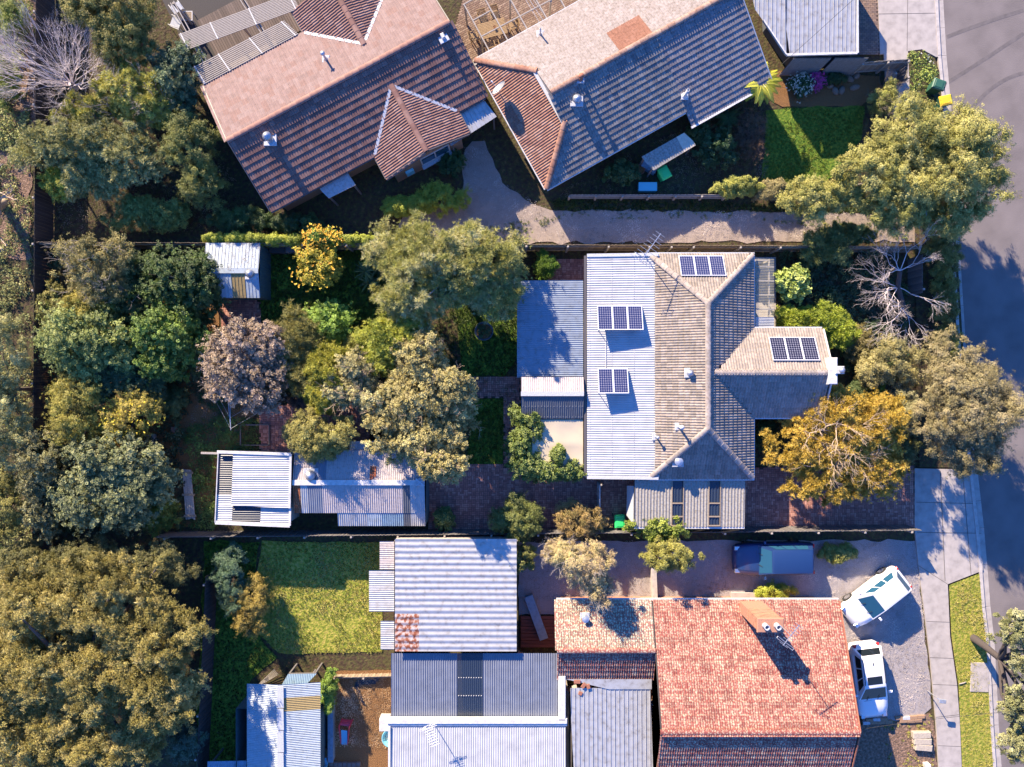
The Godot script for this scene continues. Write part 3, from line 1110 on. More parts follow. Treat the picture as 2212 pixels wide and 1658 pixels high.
func ground_cover():
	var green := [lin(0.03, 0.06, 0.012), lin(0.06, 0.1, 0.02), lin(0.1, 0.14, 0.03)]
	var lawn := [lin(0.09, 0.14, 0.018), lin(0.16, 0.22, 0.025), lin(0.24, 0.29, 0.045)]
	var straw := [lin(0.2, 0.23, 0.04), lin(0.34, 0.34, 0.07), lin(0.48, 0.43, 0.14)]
	spread("grass", "mown green lawn grass between the garage garden and the big street tree", "grass", [1655, 240, 1700, 232, 1868, 230, 1862, 300, 1800, 380, 1740, 425, 1640, 412, 1652, 330], "tuft", lawn, 70.0, 0.7, 0.0, 0.6, -0.32)
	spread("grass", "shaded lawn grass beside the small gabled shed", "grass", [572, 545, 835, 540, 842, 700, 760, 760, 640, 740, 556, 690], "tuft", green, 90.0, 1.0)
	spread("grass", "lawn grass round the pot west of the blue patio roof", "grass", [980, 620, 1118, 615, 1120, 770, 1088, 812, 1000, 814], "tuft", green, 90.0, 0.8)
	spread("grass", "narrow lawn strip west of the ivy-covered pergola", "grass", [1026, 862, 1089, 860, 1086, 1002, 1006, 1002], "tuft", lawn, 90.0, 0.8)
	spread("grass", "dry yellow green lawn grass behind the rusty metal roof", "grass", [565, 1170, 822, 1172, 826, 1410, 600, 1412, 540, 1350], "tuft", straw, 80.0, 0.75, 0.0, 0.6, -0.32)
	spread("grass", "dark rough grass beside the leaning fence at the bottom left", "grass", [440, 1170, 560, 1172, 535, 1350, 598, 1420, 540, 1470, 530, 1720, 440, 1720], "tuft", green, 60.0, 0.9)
	spread("grass", "sunny mown nature strip grass between footpath and kerb", "grass", [2053, 1267, 2084, 1255, 2113, 1244, 2118, 1274, 2123, 1312, 2131, 1388, 2136, 1480, 2140, 1567, 2147, 1720, 2083, 1720, 2072, 1478, 2057, 1374], "tuft", straw, 110.0, 0.7, 0.09, 0.6, -0.32)
	spread("flowering_weeds", "white flowering weeds and clover in the verge by the two bins", "ground cover", [1962, 118, 1990, 114, 2014, 128, 2022, 156, 2028, 250, 1972, 260], "small", [lin(0.1, 0.15, 0.02), lin(0.22, 0.28, 0.04), lin(0.34, 0.4, 0.08)], 52.0, 0.9, 0.12)
	spread("clover_flowers", "small white clover flowers in the verge by the two bins", "ground cover", [1962, 118, 1990, 114, 2014, 128, 2022, 156, 2026, 200, 1968, 200], "flower", [lin(0.5, 0.5, 0.45), lin(0.7, 0.7, 0.65)], 16.0, 0.7, 0.2, 0.5, 0.02)
	spread("ground_cover", "bright green leafy ground cover west of the white studio roof", "ground cover", [395, 930, 440, 905, 470, 900, 558, 905, 562, 962, 545, 985, 466, 985, 464, 1140, 390, 1140, 420, 1040], "small", [lin(0.04, 0.08, 0.012), lin(0.09, 0.15, 0.02), lin(0.17, 0.24, 0.04)], 34.0, 0.95, 0.22)
	spread("ground_cover", "low leafy ground cover under the clothesline", "ground cover", [420, 800, 490, 810, 520, 880, 480, 900, 420, 860], "small", green, 34.0, 0.9, 0.2)
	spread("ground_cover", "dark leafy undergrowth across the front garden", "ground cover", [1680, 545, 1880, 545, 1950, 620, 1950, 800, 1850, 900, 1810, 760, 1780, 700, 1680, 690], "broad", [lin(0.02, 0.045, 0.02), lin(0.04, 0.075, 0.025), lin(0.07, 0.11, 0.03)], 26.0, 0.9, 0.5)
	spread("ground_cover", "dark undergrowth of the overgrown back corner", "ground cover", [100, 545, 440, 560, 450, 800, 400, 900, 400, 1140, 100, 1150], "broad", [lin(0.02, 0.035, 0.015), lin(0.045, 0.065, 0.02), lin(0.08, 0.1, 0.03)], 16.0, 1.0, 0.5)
	spread("leaf_litter", "brown leaf litter on the soil by the clothesline", "leaf litter", [360, 800, 560, 790, 570, 900, 430, 1000, 380, 960], "chip", [lin(0.08, 0.06, 0.05), lin(0.16, 0.12, 0.1), lin(0.25, 0.2, 0.17)], 26.0, 0.6, 0.03)
	spread("wood_chips", "wood chips covering the small yard beside the blue shed", "wood chips", [722, 1460, 845, 1452, 845, 1615, 720, 1610], "chip", [lin(0.2, 0.12, 0.06), lin(0.42, 0.28, 0.15), lin(0.68, 0.5, 0.32)], 95.0, 0.7, 0.03)
	spread("weeds", "sunlit yellow green weeds beyond the back fence", "ground cover", [-30, -20, 74, -20, 74, 60, 60, 110, 20, 140, 70, 230, 60, 330, -30, 420], "small", [lin(0.08, 0.1, 0.02), lin(0.18, 0.21, 0.04), lin(0.3, 0.3, 0.07)], 30.0, 1.2, 0.3, 0.6, -0.35)
	spread("weeds", "dry weeds in the dirt beside the stone blocks", "ground cover", [1900, 1562, 2008, 1545, 2022, 1690, 1930, 1690], "tuft", straw, 22.0, 0.9, 0.0, 0.6, -0.05)
	spread("weeds", "weeds along the gravel lane north of the long fence", "ground cover", [1000, 500, 1230, 460, 1600, 458, 1900, 470, 1960, 500, 1960, 520, 1600, 470, 1200, 475, 1120, 520, 1010, 522], "tuft", lawn, 30.0, 1.0, 0.0, 0.7, -0.1)
	var grit := [lin(0.16, 0.13, 0.11), lin(0.36, 0.3, 0.26), lin(0.66, 0.58, 0.52)]
	spread("gravel_stones", "loose pinkish gravel stones strewn over the lane north of the lot", "gravel", [1003, 322, 1045, 306, 1085, 395, 1190, 455, 1960, 462, 2060, 466, 2066, 516, 1400, 524, 900, 524, 850, 510, 870, 470, 1000, 410], "chip", grit, 55.0, 0.6, 0.015, 0.3)
	spread("gravel_stones", "loose grey gravel stones strewn over the yard round the parked cars", "gravel", [1120, 1172, 1985, 1168, 1997, 1370, 2012, 1530, 1868, 1560, 1800, 1420, 1790, 1300, 1120, 1300], "chip", grit, 55.0, 0.6, 0.015, 0.3)
	spread("weeds", "low weeds along the outer side of the back fence", "ground cover", [-30, 420, 66, 330, 72, 1200, 66, 1700, -30, 1700], "small", [lin(0.07, 0.09, 0.02), lin(0.16, 0.18, 0.04), lin(0.28, 0.27, 0.08)], 14.0, 1.1, 0.2, 0.6, -0.15)
	spread("leaf_litter", "fallen leaves and twigs under the front garden shrubs", "leaf litter", [1640, 900, 1960, 860, 1965, 1000, 1640, 1010], "chip", [lin(0.1, 0.08, 0.05), lin(0.22, 0.17, 0.1), lin(0.34, 0.27, 0.17)], 24.0, 0.6, 0.04)
	spread("leaf_litter", "leaf litter and bark scattered beyond the pink house and its shrubs", "leaf litter", [100, -20, 330, -20, 420, 200, 560, 500, 100, 510], "chip", [lin(0.1, 0.08, 0.05), lin(0.2, 0.16, 0.1), lin(0.3, 0.24, 0.16)], 22.0, 0.7, 0.04)
	spread("leaf_litter", "leaf litter on the shaded ground south of the beige house", "leaf litter", [1200, 420, 1660, 180, 1660, 430, 1230, 430], "chip", [lin(0.08, 0.07, 0.05), lin(0.18, 0.14, 0.09), lin(0.28, 0.22, 0.15)], 26.0, 0.6, 0.04)
	spread("grass", "straggling grass over the open ground in the middle of the lot", "grass", [575, 545, 1115, 545, 1115, 1000, 1000, 1000, 800, 870, 560, 870], "tuft", green, 34.0, 1.1, 0.0, 0.7, -0.2)
	spread("weeds", "dark grass strip along the north side of the gravel lane", "ground cover", [1190, 432, 1560, 436, 1700, 445, 1960, 450, 1960, 462, 1500, 456, 1200, 455], "tuft", green, 90.0, 1.1, 0.0, 0.7)

# ---------------------------------------------------------------- roof furniture
# a spinning turbine vent on a square flashing
func turbine_vent(label: String, where: Vector3, r: float, stem := 0.22, group := "turbine vents on the roofs", domed := false):
	var t := thing("turbine_vent", label, "roof vent", where, 0.0, group)
	var f := mb()
	f.slab(Vector3(0, 0.03, 0), Vector3(r * 2.7, 0.06, r * 2.7), 0.02)
	part("flashing", f, M["lead"], t)
	var s := mb()
	s.lathe(Vector3.ZERO, [r * 0.78, 0.0, r * 0.72, stem], 14)
	part("stem", s, M["galv"], t)
	var h := mb()
	if domed:
		h.lathe(Vector3(0, stem, 0), [r * 0.75, 0.0, r, 0.04, r, 0.1, r * 0.85, r * 0.45, r * 0.5, r * 0.68, 0.0, r * 0.74], 16)
		part("cowl", h, M["galv"], t)
		return t
	h.lathe(Vector3(0, stem, 0), [r * 0.7, 0.0, r * 0.74, r * 0.6, r * 0.6, r * 0.95, 0.0, r * 1.05], 14)
	part("core", h, M["slate_sheet"], t)
	var b := mb()
	for k in 20:
		var a := TAU * k / 20.0
		var prev := []
		for i in 6:
			var f2 := i / 5.0
			var y := stem + r * (0.05 + 1.1 * f2)
			var rr := r * sin(PI * (0.3 + 0.6 * f2)) * 1.02
			var p := Vector3(cos(a + f2 * 0.5) * rr, y, sin(a + f2 * 0.5) * rr)
			var q := Vector3(cos(a + 0.27 + f2 * 0.5) * rr * 0.93, y, sin(a + 0.27 + f2 * 0.5) * rr * 0.93)
			if prev: b.quad(prev[0], p, q, prev[1])
			prev = [p, q]
	part("blades", b, M["galv"], t)
	var c := mb()
	c.lathe(Vector3(0, stem + r * 1.1, 0), [r * 0.42, 0.0, r * 0.3, 0.035, 0.0, 0.05], 14)
	part("top_cap", c, M["galv"], t)
	return t

func pipe_vent(label: String, where: Vector3, height: float, r := 0.05, hat := true, group := "pipe vents on the roofs", key := "galv"):
	var t := thing("pipe_vent", label, "roof vent", where, 0.0, group)
	var f := mb()
	f.slab(Vector3(0, 0.02, 0), Vector3(0.42, 0.05, 0.42), 0.02)
	part("flashing", f, M["lead"], t)
	var s := mb()
	s.lathe(Vector3.ZERO, [r * 2.2, 0.03, r * 1.1, 0.12, r, 0.14, r, height, r * 0.8, height, r * 0.8, height - 0.1, 0.0, height - 0.1], 10)
	part("pipe", s, M[key], t)
	if hat:
		var h := mb()
		h.lathe(Vector3(0, height, 0), [r * 2.2, -0.02, r * 2.2, 0.05, 0.0, 0.12], 12)
		part("cowl", h, M[key], t)
	return t

func yagi(label: String, where: Vector3, height: float, turn: float, l: float, big := true):
	var t := thing("television_antenna", label, "antenna", where, turn)
	var m := mb()
	m.rod(Vector3.ZERO, Vector3(0, height, 0), 0.022, 6)
	part("mast", m, M["galv"], t)
	var b := mb()
	b.beam(Vector3(-l * 0.5, height, 0), Vector3(l * 0.5, height, 0), 0.035, 0.035)
	part("boom", b, M["galv"], t)
	for k in 9:
		var e := mb()
		var x := lerpf(-l * 0.47, l * 0.47, k / 8.0)
		var w := lerpf(0.62, 0.3, k / 8.0) if big else 0.26
		e.rod(Vector3(x, height + 0.025, -w), Vector3(x, height + 0.025, w), 0.012, 4)
		part("element", e, M["galv"], t)
	var d := mb()
	for s in [-1, 1]:
		d.rod(Vector3(-l * 0.42, height + 0.04, s * 0.08), Vector3(-l * 0.42, height + 0.04, s * 0.5), 0.014, 4)
		d.rod(Vector3(-l * 0.34, height + 0.04, s * 0.08), Vector3(-l * 0.34, height + 0.04, s * 0.5), 0.014, 4)
		d.rod(Vector3(-l * 0.42, height + 0.04, s * 0.5), Vector3(-l * 0.34, height + 0.04, s * 0.5), 0.014, 4)
	part("dipole", d, M["galv"], t)
	return t

var panel_proto: Node3D

# a photovoltaic panel lying in the plane of x_dir and down
func solar_panel(label: String, c: Vector3, x_dir: Vector3, down: Vector3, w: float, l: float, group: String, dark := false):
	var n := down.cross(x_dir).normalized()
	if n.y < 0: n = -n
	var t := thing("solar_panel", label, "solar panel", c, 0.0, group)
	var b := Basis(x_dir, n, x_dir.cross(n))
	var f := mb()
	for s in [-1, 1]:
		f.box(b * Vector3(s * (w * 0.5 - 0.02), 0, 0), Vector3(0.04, 0.05, l), b)
		f.box(b * Vector3(0, 0, s * (l * 0.5 - 0.02)), Vector3(w - 0.08, 0.05, 0.04), b)
	part("frame", f, M["pv_frame"], t)
	var g := mb()
	g.box(Vector3.ZERO, Vector3(w - 0.08, 0.02, l - 0.08), b)
	part("backing", g, M["pv_back"], t)
	var cells := mb()
	var nx := 6
	var nz := 10
	for i in nx:
		for k in nz:
			var cw := (w - 0.1) / nx
			var cl := (l - 0.1) / nz
			var p := Vector3((i + 0.5) * cw - (w - 0.1) / 2, 0.013, (k + 0.5) * cl - (l - 0.1) / 2)
			var hx := cw * 0.46
			var hz := cl * 0.46
			var cut := hx * 0.3
			var q := []
			for e in [[-hx, -hz + cut], [-hx + cut, -hz], [hx - cut, -hz], [hx, -hz + cut], [hx, hz - cut], [hx - cut, hz], [-hx + cut, hz], [-hx, hz - cut]]:
				q.append(b * (p + Vector3(e[0], 0, e[1])))
			for j in range(1, 7):
				cells.tri(q[0], q[j], q[j + 1])
	part("cells", cells, M["pv_dark_cell" if dark else "pv_cell"], t).set_meta("kind", "stuff")
	return t

# ---------------------------------------------------------------- the house on the lot
func main_house():
	R.seed = 3
	var K := 0.56
	var xe := at(1626, 0, 2.7).x
	var hr := 4.3
	var xr := at(1530, 0, hr).x
	var zn := at(0, 551, 2.7).z
	var zs := at(0, 1033, 2.7).z
	var run := (hr - 2.7) / K
	var xj := at(1418, 0, 2.78).x
	var hj := hr - (xr - xj) * K
	var A := Vector3(xr, hr, zn + run)
	var B := Vector3(xr, hr, zs - run)
	var wn := at(0, 712, 2.7).z
	var ws := at(0, 900, 2.7).z
	var wm := (wn + ws) * 0.5
	var wh := 2.7 + (ws - wn) * 0.5 * K
	var V := Vector3(xr + (hr - wh) / K, wh, wm)
	var xg := at(1777, 0, 2.7).x
	var root := thing("tiled_house", "grey brown tiled hip-roofed house with white corrugated rear roof and solar panels", "house", Vector3((xj + xe) / 2, 0, (zn + zs) / 2))
	var o := root.position
	var J := roof_job(root, "tile", 0.3, 0.33, 0.03, 0.044)
	var pal := [lin(0.304, 0.263, 0.230), lin(0.348, 0.300, 0.268), lin(0.385, 0.334, 0.298), lin(0.334, 0.292, 0.264), lin(0.283, 0.251, 0.230), lin(0.413, 0.360, 0.324)]
	var xw := xr - run
	lay(J, [Vector3(xw, 2.7, zn), Vector3(xe, 2.7, zn), A], pal)
	lay(J, [Vector3(xj, hj, A.z - (xr - xj)), A, B, Vector3(xj, hj, B.z + (xr - xj))], pal)
	lay(J, [Vector3(xe, 2.7, zn), Vector3(xe, 2.7, wn), V, Vector3(xe, 2.7, ws), Vector3(xe, 2.7, zs), B, A], pal)
	lay(J, [Vector3(xw, 2.7, zs), B, Vector3(xe, 2.7, zs)], pal)
	var pal2 := [lin(0.403, 0.347, 0.316), lin(0.440, 0.377, 0.341), lin(0.374, 0.324, 0.290), lin(0.345, 0.302, 0.278)]
	lay(J, [Vector3(xe, 2.7, wn), Vector3(xg, 2.7, wn), Vector3(xg, wh, wm), V], pal2)
	lay(J, [Vector3(xe, 2.7, ws), V, Vector3(xg, wh, wm), Vector3(xg, 2.7, ws)], pal2)
	var cap := [lin(0.446, 0.380, 0.342), lin(0.504, 0.440, 0.399), lin(0.388, 0.340, 0.308)]
	ridge(J, A, B, cap)
	ridge(J, A, Vector3(xw, 2.72, zn), cap)
	ridge(J, A, Vector3(xe, 2.72, zn), cap)
	ridge(J, B, Vector3(xw, 2.72, zs), cap)
	ridge(J, B, Vector3(xe, 2.72, zs), cap)
	ridge(J, V, Vector3(xg, wh, wm), cap)
	roof_done(J)
	# rear skillion of white corrugated iron
	var xl := at(1268, 0, 2.5).x
	var h2 := hj - 0.06
	var rear := Node3D.new()
	rear.name = "rear_roof"
	root.add_child(rear)
	sheets(rear, o, [Vector3(xl, 2.5, zn - 0.02), Vector3(xj + 0.15, h2, zn - 0.02), Vector3(xj + 0.15, h2, zs - 0.02), Vector3(xl, 2.5, zs - 0.02)], Vector3(0, 0, 1), SINE, 0.13, 0.014, 0.78, all_of("white_sheet"))
	var lap := mb(o)
	for f in [0.04, 0.36, 0.68, 0.97]:
		for k in 90:
			lap.slab(Vector3(lerpf(xl, xj, f), lerpf(2.5, h2, f) + 0.02, lerpf(zn, zs, (k + 0.5) / 90.0)), Vector3(0.03, 0.014, 0.03), 0.005)
	part("roof_screws", lap, M["lead"], rear).set_meta("kind", "stuff")
	var tr := mb(o)
	tr.beam(Vector3(xl, 2.53, zs), Vector3(xj + 0.1, h2 + 0.03, zs), 0.16, 0.05)
	tr.beam(Vector3(xl, 2.53, zn), Vector3(xj + 0.1, h2 + 0.03, zn), 0.18, 0.05)
	part("barge_flashing", tr, M["lead"], root)
	var wl := mb(o)
	wl.wall(PackedVector3Array([Vector3(xl + 0.35, 0, zn + 0.5), Vector3(xe - 0.5, 0, zn + 0.5), Vector3(xe - 0.5, 0, wn + 0.45), Vector3(xg - 0.35, 0, wn + 0.45), Vector3(xg - 0.35, 0, ws - 0.45), Vector3(xe - 0.5, 0, ws - 0.45), Vector3(xe - 0.5, 0, zs - 0.5), Vector3(xl + 0.35, 0, zs - 0.5)]), 0.0, 2.48)
	part("wall", wl, M["wall_render"], root)
	var gb := mb(o)
	gb.tri(Vector3(xg - 0.25, 2.5, wn + 0.1), Vector3(xg - 0.25, wh - 0.12, wm), Vector3(xg - 0.25, 2.5, ws - 0.1))
	part("gable", gb, M["wall_render"], root)
	var gt := mb(o)
	for e in [[Vector3(xw, 2.6, zn - 0.09), Vector3(xe + 0.12, 2.6, zn - 0.09)], [Vector3(xw, 2.6, zs + 0.09), Vector3(xe + 0.12, 2.6, zs + 0.09)], [Vector3(xe + 0.08, 2.6, zn), Vector3(xe + 0.08, 2.6, wn)], [Vector3(xe + 0.08, 2.6, ws + 0.1), Vector3(xe + 0.08, 2.6, zs)], [Vector3(xe + 0.1, 2.6, wn - 0.09), Vector3(xg, 2.6, wn - 0.09)], [Vector3(xe + 0.1, 2.6, ws + 0.09), Vector3(xg, 2.6, ws + 0.09)]]:
		gt.beam(e[0], e[1], 0.12, 0.11)
	part("gutter", gt, M["gutter"], root)
	var gd := mb(o)
	gd.beam(Vector3(xl - 0.09, 2.4, zn), Vector3(xl - 0.09, 2.4, zs), 0.13, 0.11)
	part("rear_gutter", gd, M["dark_gutter"], root)
	var bg := mb(o)
	bg.beam(Vector3(xg + 0.03, 2.76, wn), Vector3(xg + 0.03, wh + 0.05, wm), 0.07, 0.12)
	bg.beam(Vector3(xg + 0.03, 2.76, ws), Vector3(xg + 0.03, wh + 0.05, wm), 0.07, 0.12)
	part("barge_board", bg, M["white_paint"], root)
	# chimney on the east gable: pale stepped breast with a flue box and round cowl
	var ch := mb(o)
	var c0 := at(1797, 802, 4.0)
	ch.slab(Vector3(c0.x, 2.1, c0.z), Vector3(0.5, 4.2, 1.45), 0.04)
	var chim := part("chimney", ch, M["white_paint"], root)
	var fb := mb(o)
	var c1 := at(1812, 800, 4.1)
	fb.slab(Vector3(c1.x, 4.0, c1.z), Vector3(0.48, 0.6, 0.42), 0.03)
	part("flue_box", fb, M["lead"], chim)
	var cw := mb(o)
	cw.lathe(Vector3(c1.x + 0.04, 4.29, c1.z), [0.1, 0.0, 0.1, 0.12, 0.17, 0.13, 0.15, 0.22, 0.0, 0.3], 14)
	part("flue_cowl", cw, M["galv"], chim)
	# conduit running over the rear roof between the panel arrays
	var cd := mb(o)
	var q0 := at(1309, 716, 2.62)
	var q1 := at(1309, 796, 2.62)
	cd.rod(q0, q1, 0.02, 5)
	part("conduit", cd, M["white_paint"], root)
	# solar panels
	var dn := Vector3(0, -K, -1).normalized()
	for i in 3:
		var x := at(1484 + i * 32.3, 0, 3.1).x
		var z := at(0, 575, 3.1).z
		solar_panel("%s blue solar panel of three on the north hip of the tiled roof" % ["west", "middle", "east"][i], Vector3(x, 2.7 + (z - zn) * K + 0.12, z), Vector3.RIGHT, dn, 0.83, 1.38, "solar panels on the north hip")
	for i in 3:
		var x := at(1681 + i * 33.6, 0, 3.35).x
		var z := at(0, 754, 3.35).z
		solar_panel("%s dark solar panel of the row of three on the front wing" % ["west", "middle", "east"][i], Vector3(x, 2.7 + (z - wn) * K + 0.12, z), Vector3.RIGHT, dn, 0.86, 1.5, "solar panels on the front wing", true)
	var tilt := Vector3(0, -0.36, -1).normalized()
	for row in [[1291, 687, 3, "upper tilted row of three"], [1292.5, 823.5, 2, "lower tilted pair"]]:
		for i in row[2]:
			var c := at(row[0] + 16.2 + i * 32.6, row[1], 3.05)
			solar_panel("%s solar panel of the %s on the white corrugated roof" % [["west", "middle", "east"][i] if row[2] == 3 else ["left", "right"][i], row[3]], c, Vector3.RIGHT, tilt, 0.83, 1.46, "tilted solar panels on the white roof")
		# the aluminium stand under the row
		var a := at(row[0], row[1], 3.05)
		var e := at(row[0] + 32.6 * row[2], row[1], 3.05)
		var st := thing("panel_stand", "aluminium tilt frame carrying the %s of solar panels" % row[3], "stand", Vector3((a.x + e.x) / 2, 2.6, a.z))
		for f in [0.04, 0.5, 0.96]:
			var x := lerpf(a.x, e.x, f)
			var y: float = 2.5 + (x - xl) / (xj - xl) * (h2 - 2.5) + 0.03
			var s := mb(st.position)
			s.rod(Vector3(x, y, a.z + 0.66), Vector3(x, 3.05 + 0.2, a.z + 0.62), 0.02, 5)
			s.rod(Vector3(x, y, a.z - 0.66), Vector3(x, 3.05 - 0.24, a.z - 0.64), 0.02, 5)
			s.beam(Vector3(x, y, a.z - 0.7), Vector3(x, y, a.z + 0.7), 0.04, 0.03)
			part("support", s, M["galv"], st)
	turbine_vent("spinning turbine vent on the west slope of the grey brown tiled roof", on_slope(1489, 806, xr, hr, K), 0.2)
	turbine_vent("domed vent on the shaded south hip of the grey brown tiled roof", Vector3(at(1463, 0, 3.0).x, 2.7 + (zs - at(0, 996, 3.0).z) * K - 0.05, at(0, 996, 3.0).z), 0.24, 0.2, "", true)
	pipe_vent("slim pipe vent where the white roof meets the tiles", on_slope(1417, 944, xr, hr, K), 0.62, 0.045, true, "")
	var fl := on_slope(1466, 922, xr, hr, K)
	pipe_vent("white flue with flashing on the west tiled slope near the south hip", fl, 0.85, 0.06, true, "", "white_paint")
	yagi("large television antenna on a mast at the north corner of the tiled roof", Vector3(at(1391, 0, 2.7).x, 2.62, zn - 0.03), 2.1, 0.95, 1.9)
	patio(xl)

# dead leaves blown onto a roof: corners in order, more of them towards the first edge
func roof_litter(label: String, a: Vector3, b: Vector3, c: Vector3, d: Vector3, n: int):
	R.seed = hash(label)
	var where := []
	var tint := []
	for k in n:
		var f := R.randf()
		var e := pow(R.randf(), 2.2)
		var p := a.lerp(b, f).lerp(d.lerp(c, f), e) + Vector3(0, 0.045, 0)
		where.append(Transform3D(Basis(Vector3.UP, R.randf() * TAU).scaled(Vector3.ONE * R.randf_range(0.25, 0.6)), p))
		tint.append(pick_tint([lin(0.1, 0.06, 0.035), lin(0.26, 0.17, 0.09)], R.randf()))
	tag(many("fallen_leaves", T["m_chip"], M["leaf"], self, where, tint), label, "leaf litter", "", "stuff")

func on_slope(u: float, v: float, xr: float, hr: float, K: float) -> Vector3:
	var h := 3.5
	for i in 5:
		var p := at(u, v, h)
		h = hr - (xr - p.x) * K
	return at(u, v, h)

# a frame of posts and beams under a flat roof
func frame(t: Node3D, corners: Array, key := "grey_timber", s := 0.09):
	for c in corners:
		var b := mb(t.position)
		b.box(Vector3(c.x, (c.y - 0.06) * 0.5, c.z), Vector3(s, c.y - 0.06, s))
		part("post", b, M[key], t)
	for i in corners.size():
		var b := mb(t.position)
		b.beam(corners[i] - Vector3(0, 0.1, 0), corners[(i + 1) % corners.size()] - Vector3(0, 0.1, 0), s * 0.7, 0.11)
		part("beam", b, M[key], t)

func patio(xl: float):
	# blue grey patio roof
	var x0 := at(1117, 0, 2.2).x
	var x1 := xl - 0.2
	var z0 := at(0, 606, 2.3).z
	var z1 := at(0, 816, 2.3).z
	var t := thing("patio_cover", "blue grey corrugated patio roof on posts against the white rear roof", "patio roof", Vector3((x0 + x1) / 2, 0, (z0 + z1) / 2))
	sheets(t, t.position, [Vector3(x0, 2.2, z0), Vector3(x1, 2.38, z0), Vector3(x1, 2.38, z1), Vector3(x0, 2.2, z1)], Vector3(0, 0, 1), SINE, 0.12, 0.014, 0.78, all_of("patio_sheet"))
	frame(t, [Vector3(x0 + 0.15, 2.15, z0 + 0.15), Vector3(x1 - 0.2, 2.3, z0 + 0.15), Vector3(x1 - 0.2, 2.3, z1 - 0.15), Vector3(x0 + 0.15, 2.15, z1 - 0.15)])
	roof_litter("dead leaves gathered along the west edge of the blue patio roof", Vector3(x0, 2.2, z0), Vector3(x0, 2.2, z1), Vector3(x1, 2.38, z1), Vector3(x1, 2.38, z0), 120)
	# small gabled roof
	var a0 := at(1126, 0, 2.6).x
	var n := at(0, 815, 2.52).z
	var m := at(0, 851, 2.82).z
	var s := at(0, 905, 2.4).z
	var g := thing("gabled_awning", "small gabled corrugated roof with pale north and dark south slope beside the patio", "awning", Vector3((a0 + x1) / 2, 0, m))
	sheets(g, g.position, [Vector3(a0, 2.52, n), Vector3(x1, 2.52, n), Vector3(x1, 2.82, m), Vector3(a0, 2.82, m)], Vector3(1, 0, 0), SINE, 0.12, 0.013, 0.78, all_of("old_sheet"))
	sheets(g, g.position, [Vector3(a0, 2.82, m), Vector3(x1, 2.82, m), Vector3(x1, 2.4, s), Vector3(a0, 2.4, s)], Vector3(1, 0, 0), SINE, 0.12, 0.013, 0.78, all_of("dark_sheet"))
	var rc := mb(g.position)
	rc.beam(Vector3(a0 - 0.02, 2.85, m), Vector3(x1, 2.85, m), 0.26, 0.03)
	part("ridge_capping", rc, M["lead"], g)
	var sc := mb(g.position)
	for f in [0.05, 0.5, 0.93]:
		for k in 20:
			sc.slab(Vector3(lerpf(a0 + 0.08, x1 - 0.08, k / 19.0), lerpf(2.82, 2.4, f) + 0.03, lerpf(m, s, f)), Vector3(0.03, 0.02, 0.03), 0.005)
	part("roof_screws", sc, M["galv"], g).set_meta("kind", "stuff")
	frame(g, [Vector3(a0 + 0.1, 2.45, n + 0.1), Vector3(x1 - 0.2, 2.45, n + 0.1), Vector3(x1 - 0.2, 2.34, s - 0.1), Vector3(a0 + 0.1, 2.34, s - 0.1)])
	# shade cloth pergola
	var b0 := at(1150, 0, 2.3).x
	var y0 := at(0, 907, 2.3).z
	var y1 := at(0, 1012, 2.3).z
	var c := thing("shade_pergola", "pergola roofed with beige shade cloth beside the ivy", "pergola", Vector3((b0 + x1) / 2, 0, (y0 + y1) / 2))
	var sh := mb(c.position)
	sh.smooth()
	var fn := FastNoiseLite.new()
	fn.frequency = 0.8
	var P := func(i: int, k: int) -> Vector3:
		var f := i / 16.0
		var e := k / 16.0
		var sag := 0.07 * (absf(sin(f * TAU)) * 0.6 + 0.4) * (absf(sin(e * TAU)) * 0.8) + 0.012 * fn.get_noise_2d(i, k)
		return Vector3(lerpf(b0, x1, f), 2.32 - sag, lerpf(y0, y1, e))
	for i in 16:
		for k in 16:
			sh.quad(P.call(i, k), P.call(i + 1, k), P.call(i + 1, k + 1), P.call(i, k + 1))
	part("cloth", sh, M["shade_cloth"], c)
	frame(c, [Vector3(b0, 2.3, y0), Vector3(x1 - 0.08, 2.3, y0), Vector3(x1 - 0.08, 2.3, y1), Vector3(b0, 2.3, y1)], "timber")
	# front verandah of clear corrugated sheet
	var e0 := at(1627, 0, 2.45).x + 0.14
	var e1 := at(1672, 0, 2.2).x
	var n0 := at(0, 558, 2.3).z
	var n1 := at(0, 711, 2.3).z
	var v := thing("front_verandah", "translucent corrugated verandah roof over timber rafters at the house front", "verandah", Vector3((e0 + e1) / 2, 0, (n0 + n1) / 2))
	sheets(v, v.position, [Vector3(e0, 2.42, n0), Vector3(e1, 2.24, n0), Vector3(e1, 2.24, n1), Vector3(e0, 2.42, n1)], Vector3(0, 0, 1), SINE, 0.09, 0.016, 0.66, func(k): return M["white_sheet"] if k == 5 else M["clear_sheet"])
	frame(v, [Vector3(e0 + 0.05, 2.34, n0 + 0.1), Vector3(e1 - 0.25, 2.2, n0 + 0.1), Vector3(e1 - 0.25, 2.2, n1 - 0.1), Vector3(e0 + 0.05, 2.34, n1 - 0.1)], "pale_timber", 0.1)
	for k in 5:
		var r := mb(v.position)
		var z := lerpf(n0, n1, (k + 0.6) / 5.0)
		r.beam(Vector3(e0, 2.35, z), Vector3(e1, 2.18, z), 0.07, 0.1)
		part("rafter", r, M["pale_timber"], v)
	patch("verandah_floor", [1628, 556, 1676, 556, 1676, 712, 1628, 712], 0.05, "concrete")
	# carport of old fibre cement with two smoky skylight strips
	var g0 := at(1371, 0, 2.45).x
	var g1 := at(1610, 0, 2.45).x
	var k0 := at(0, 1036, 2.5).z
	var k1 := at(0, 1139, 2.35).z
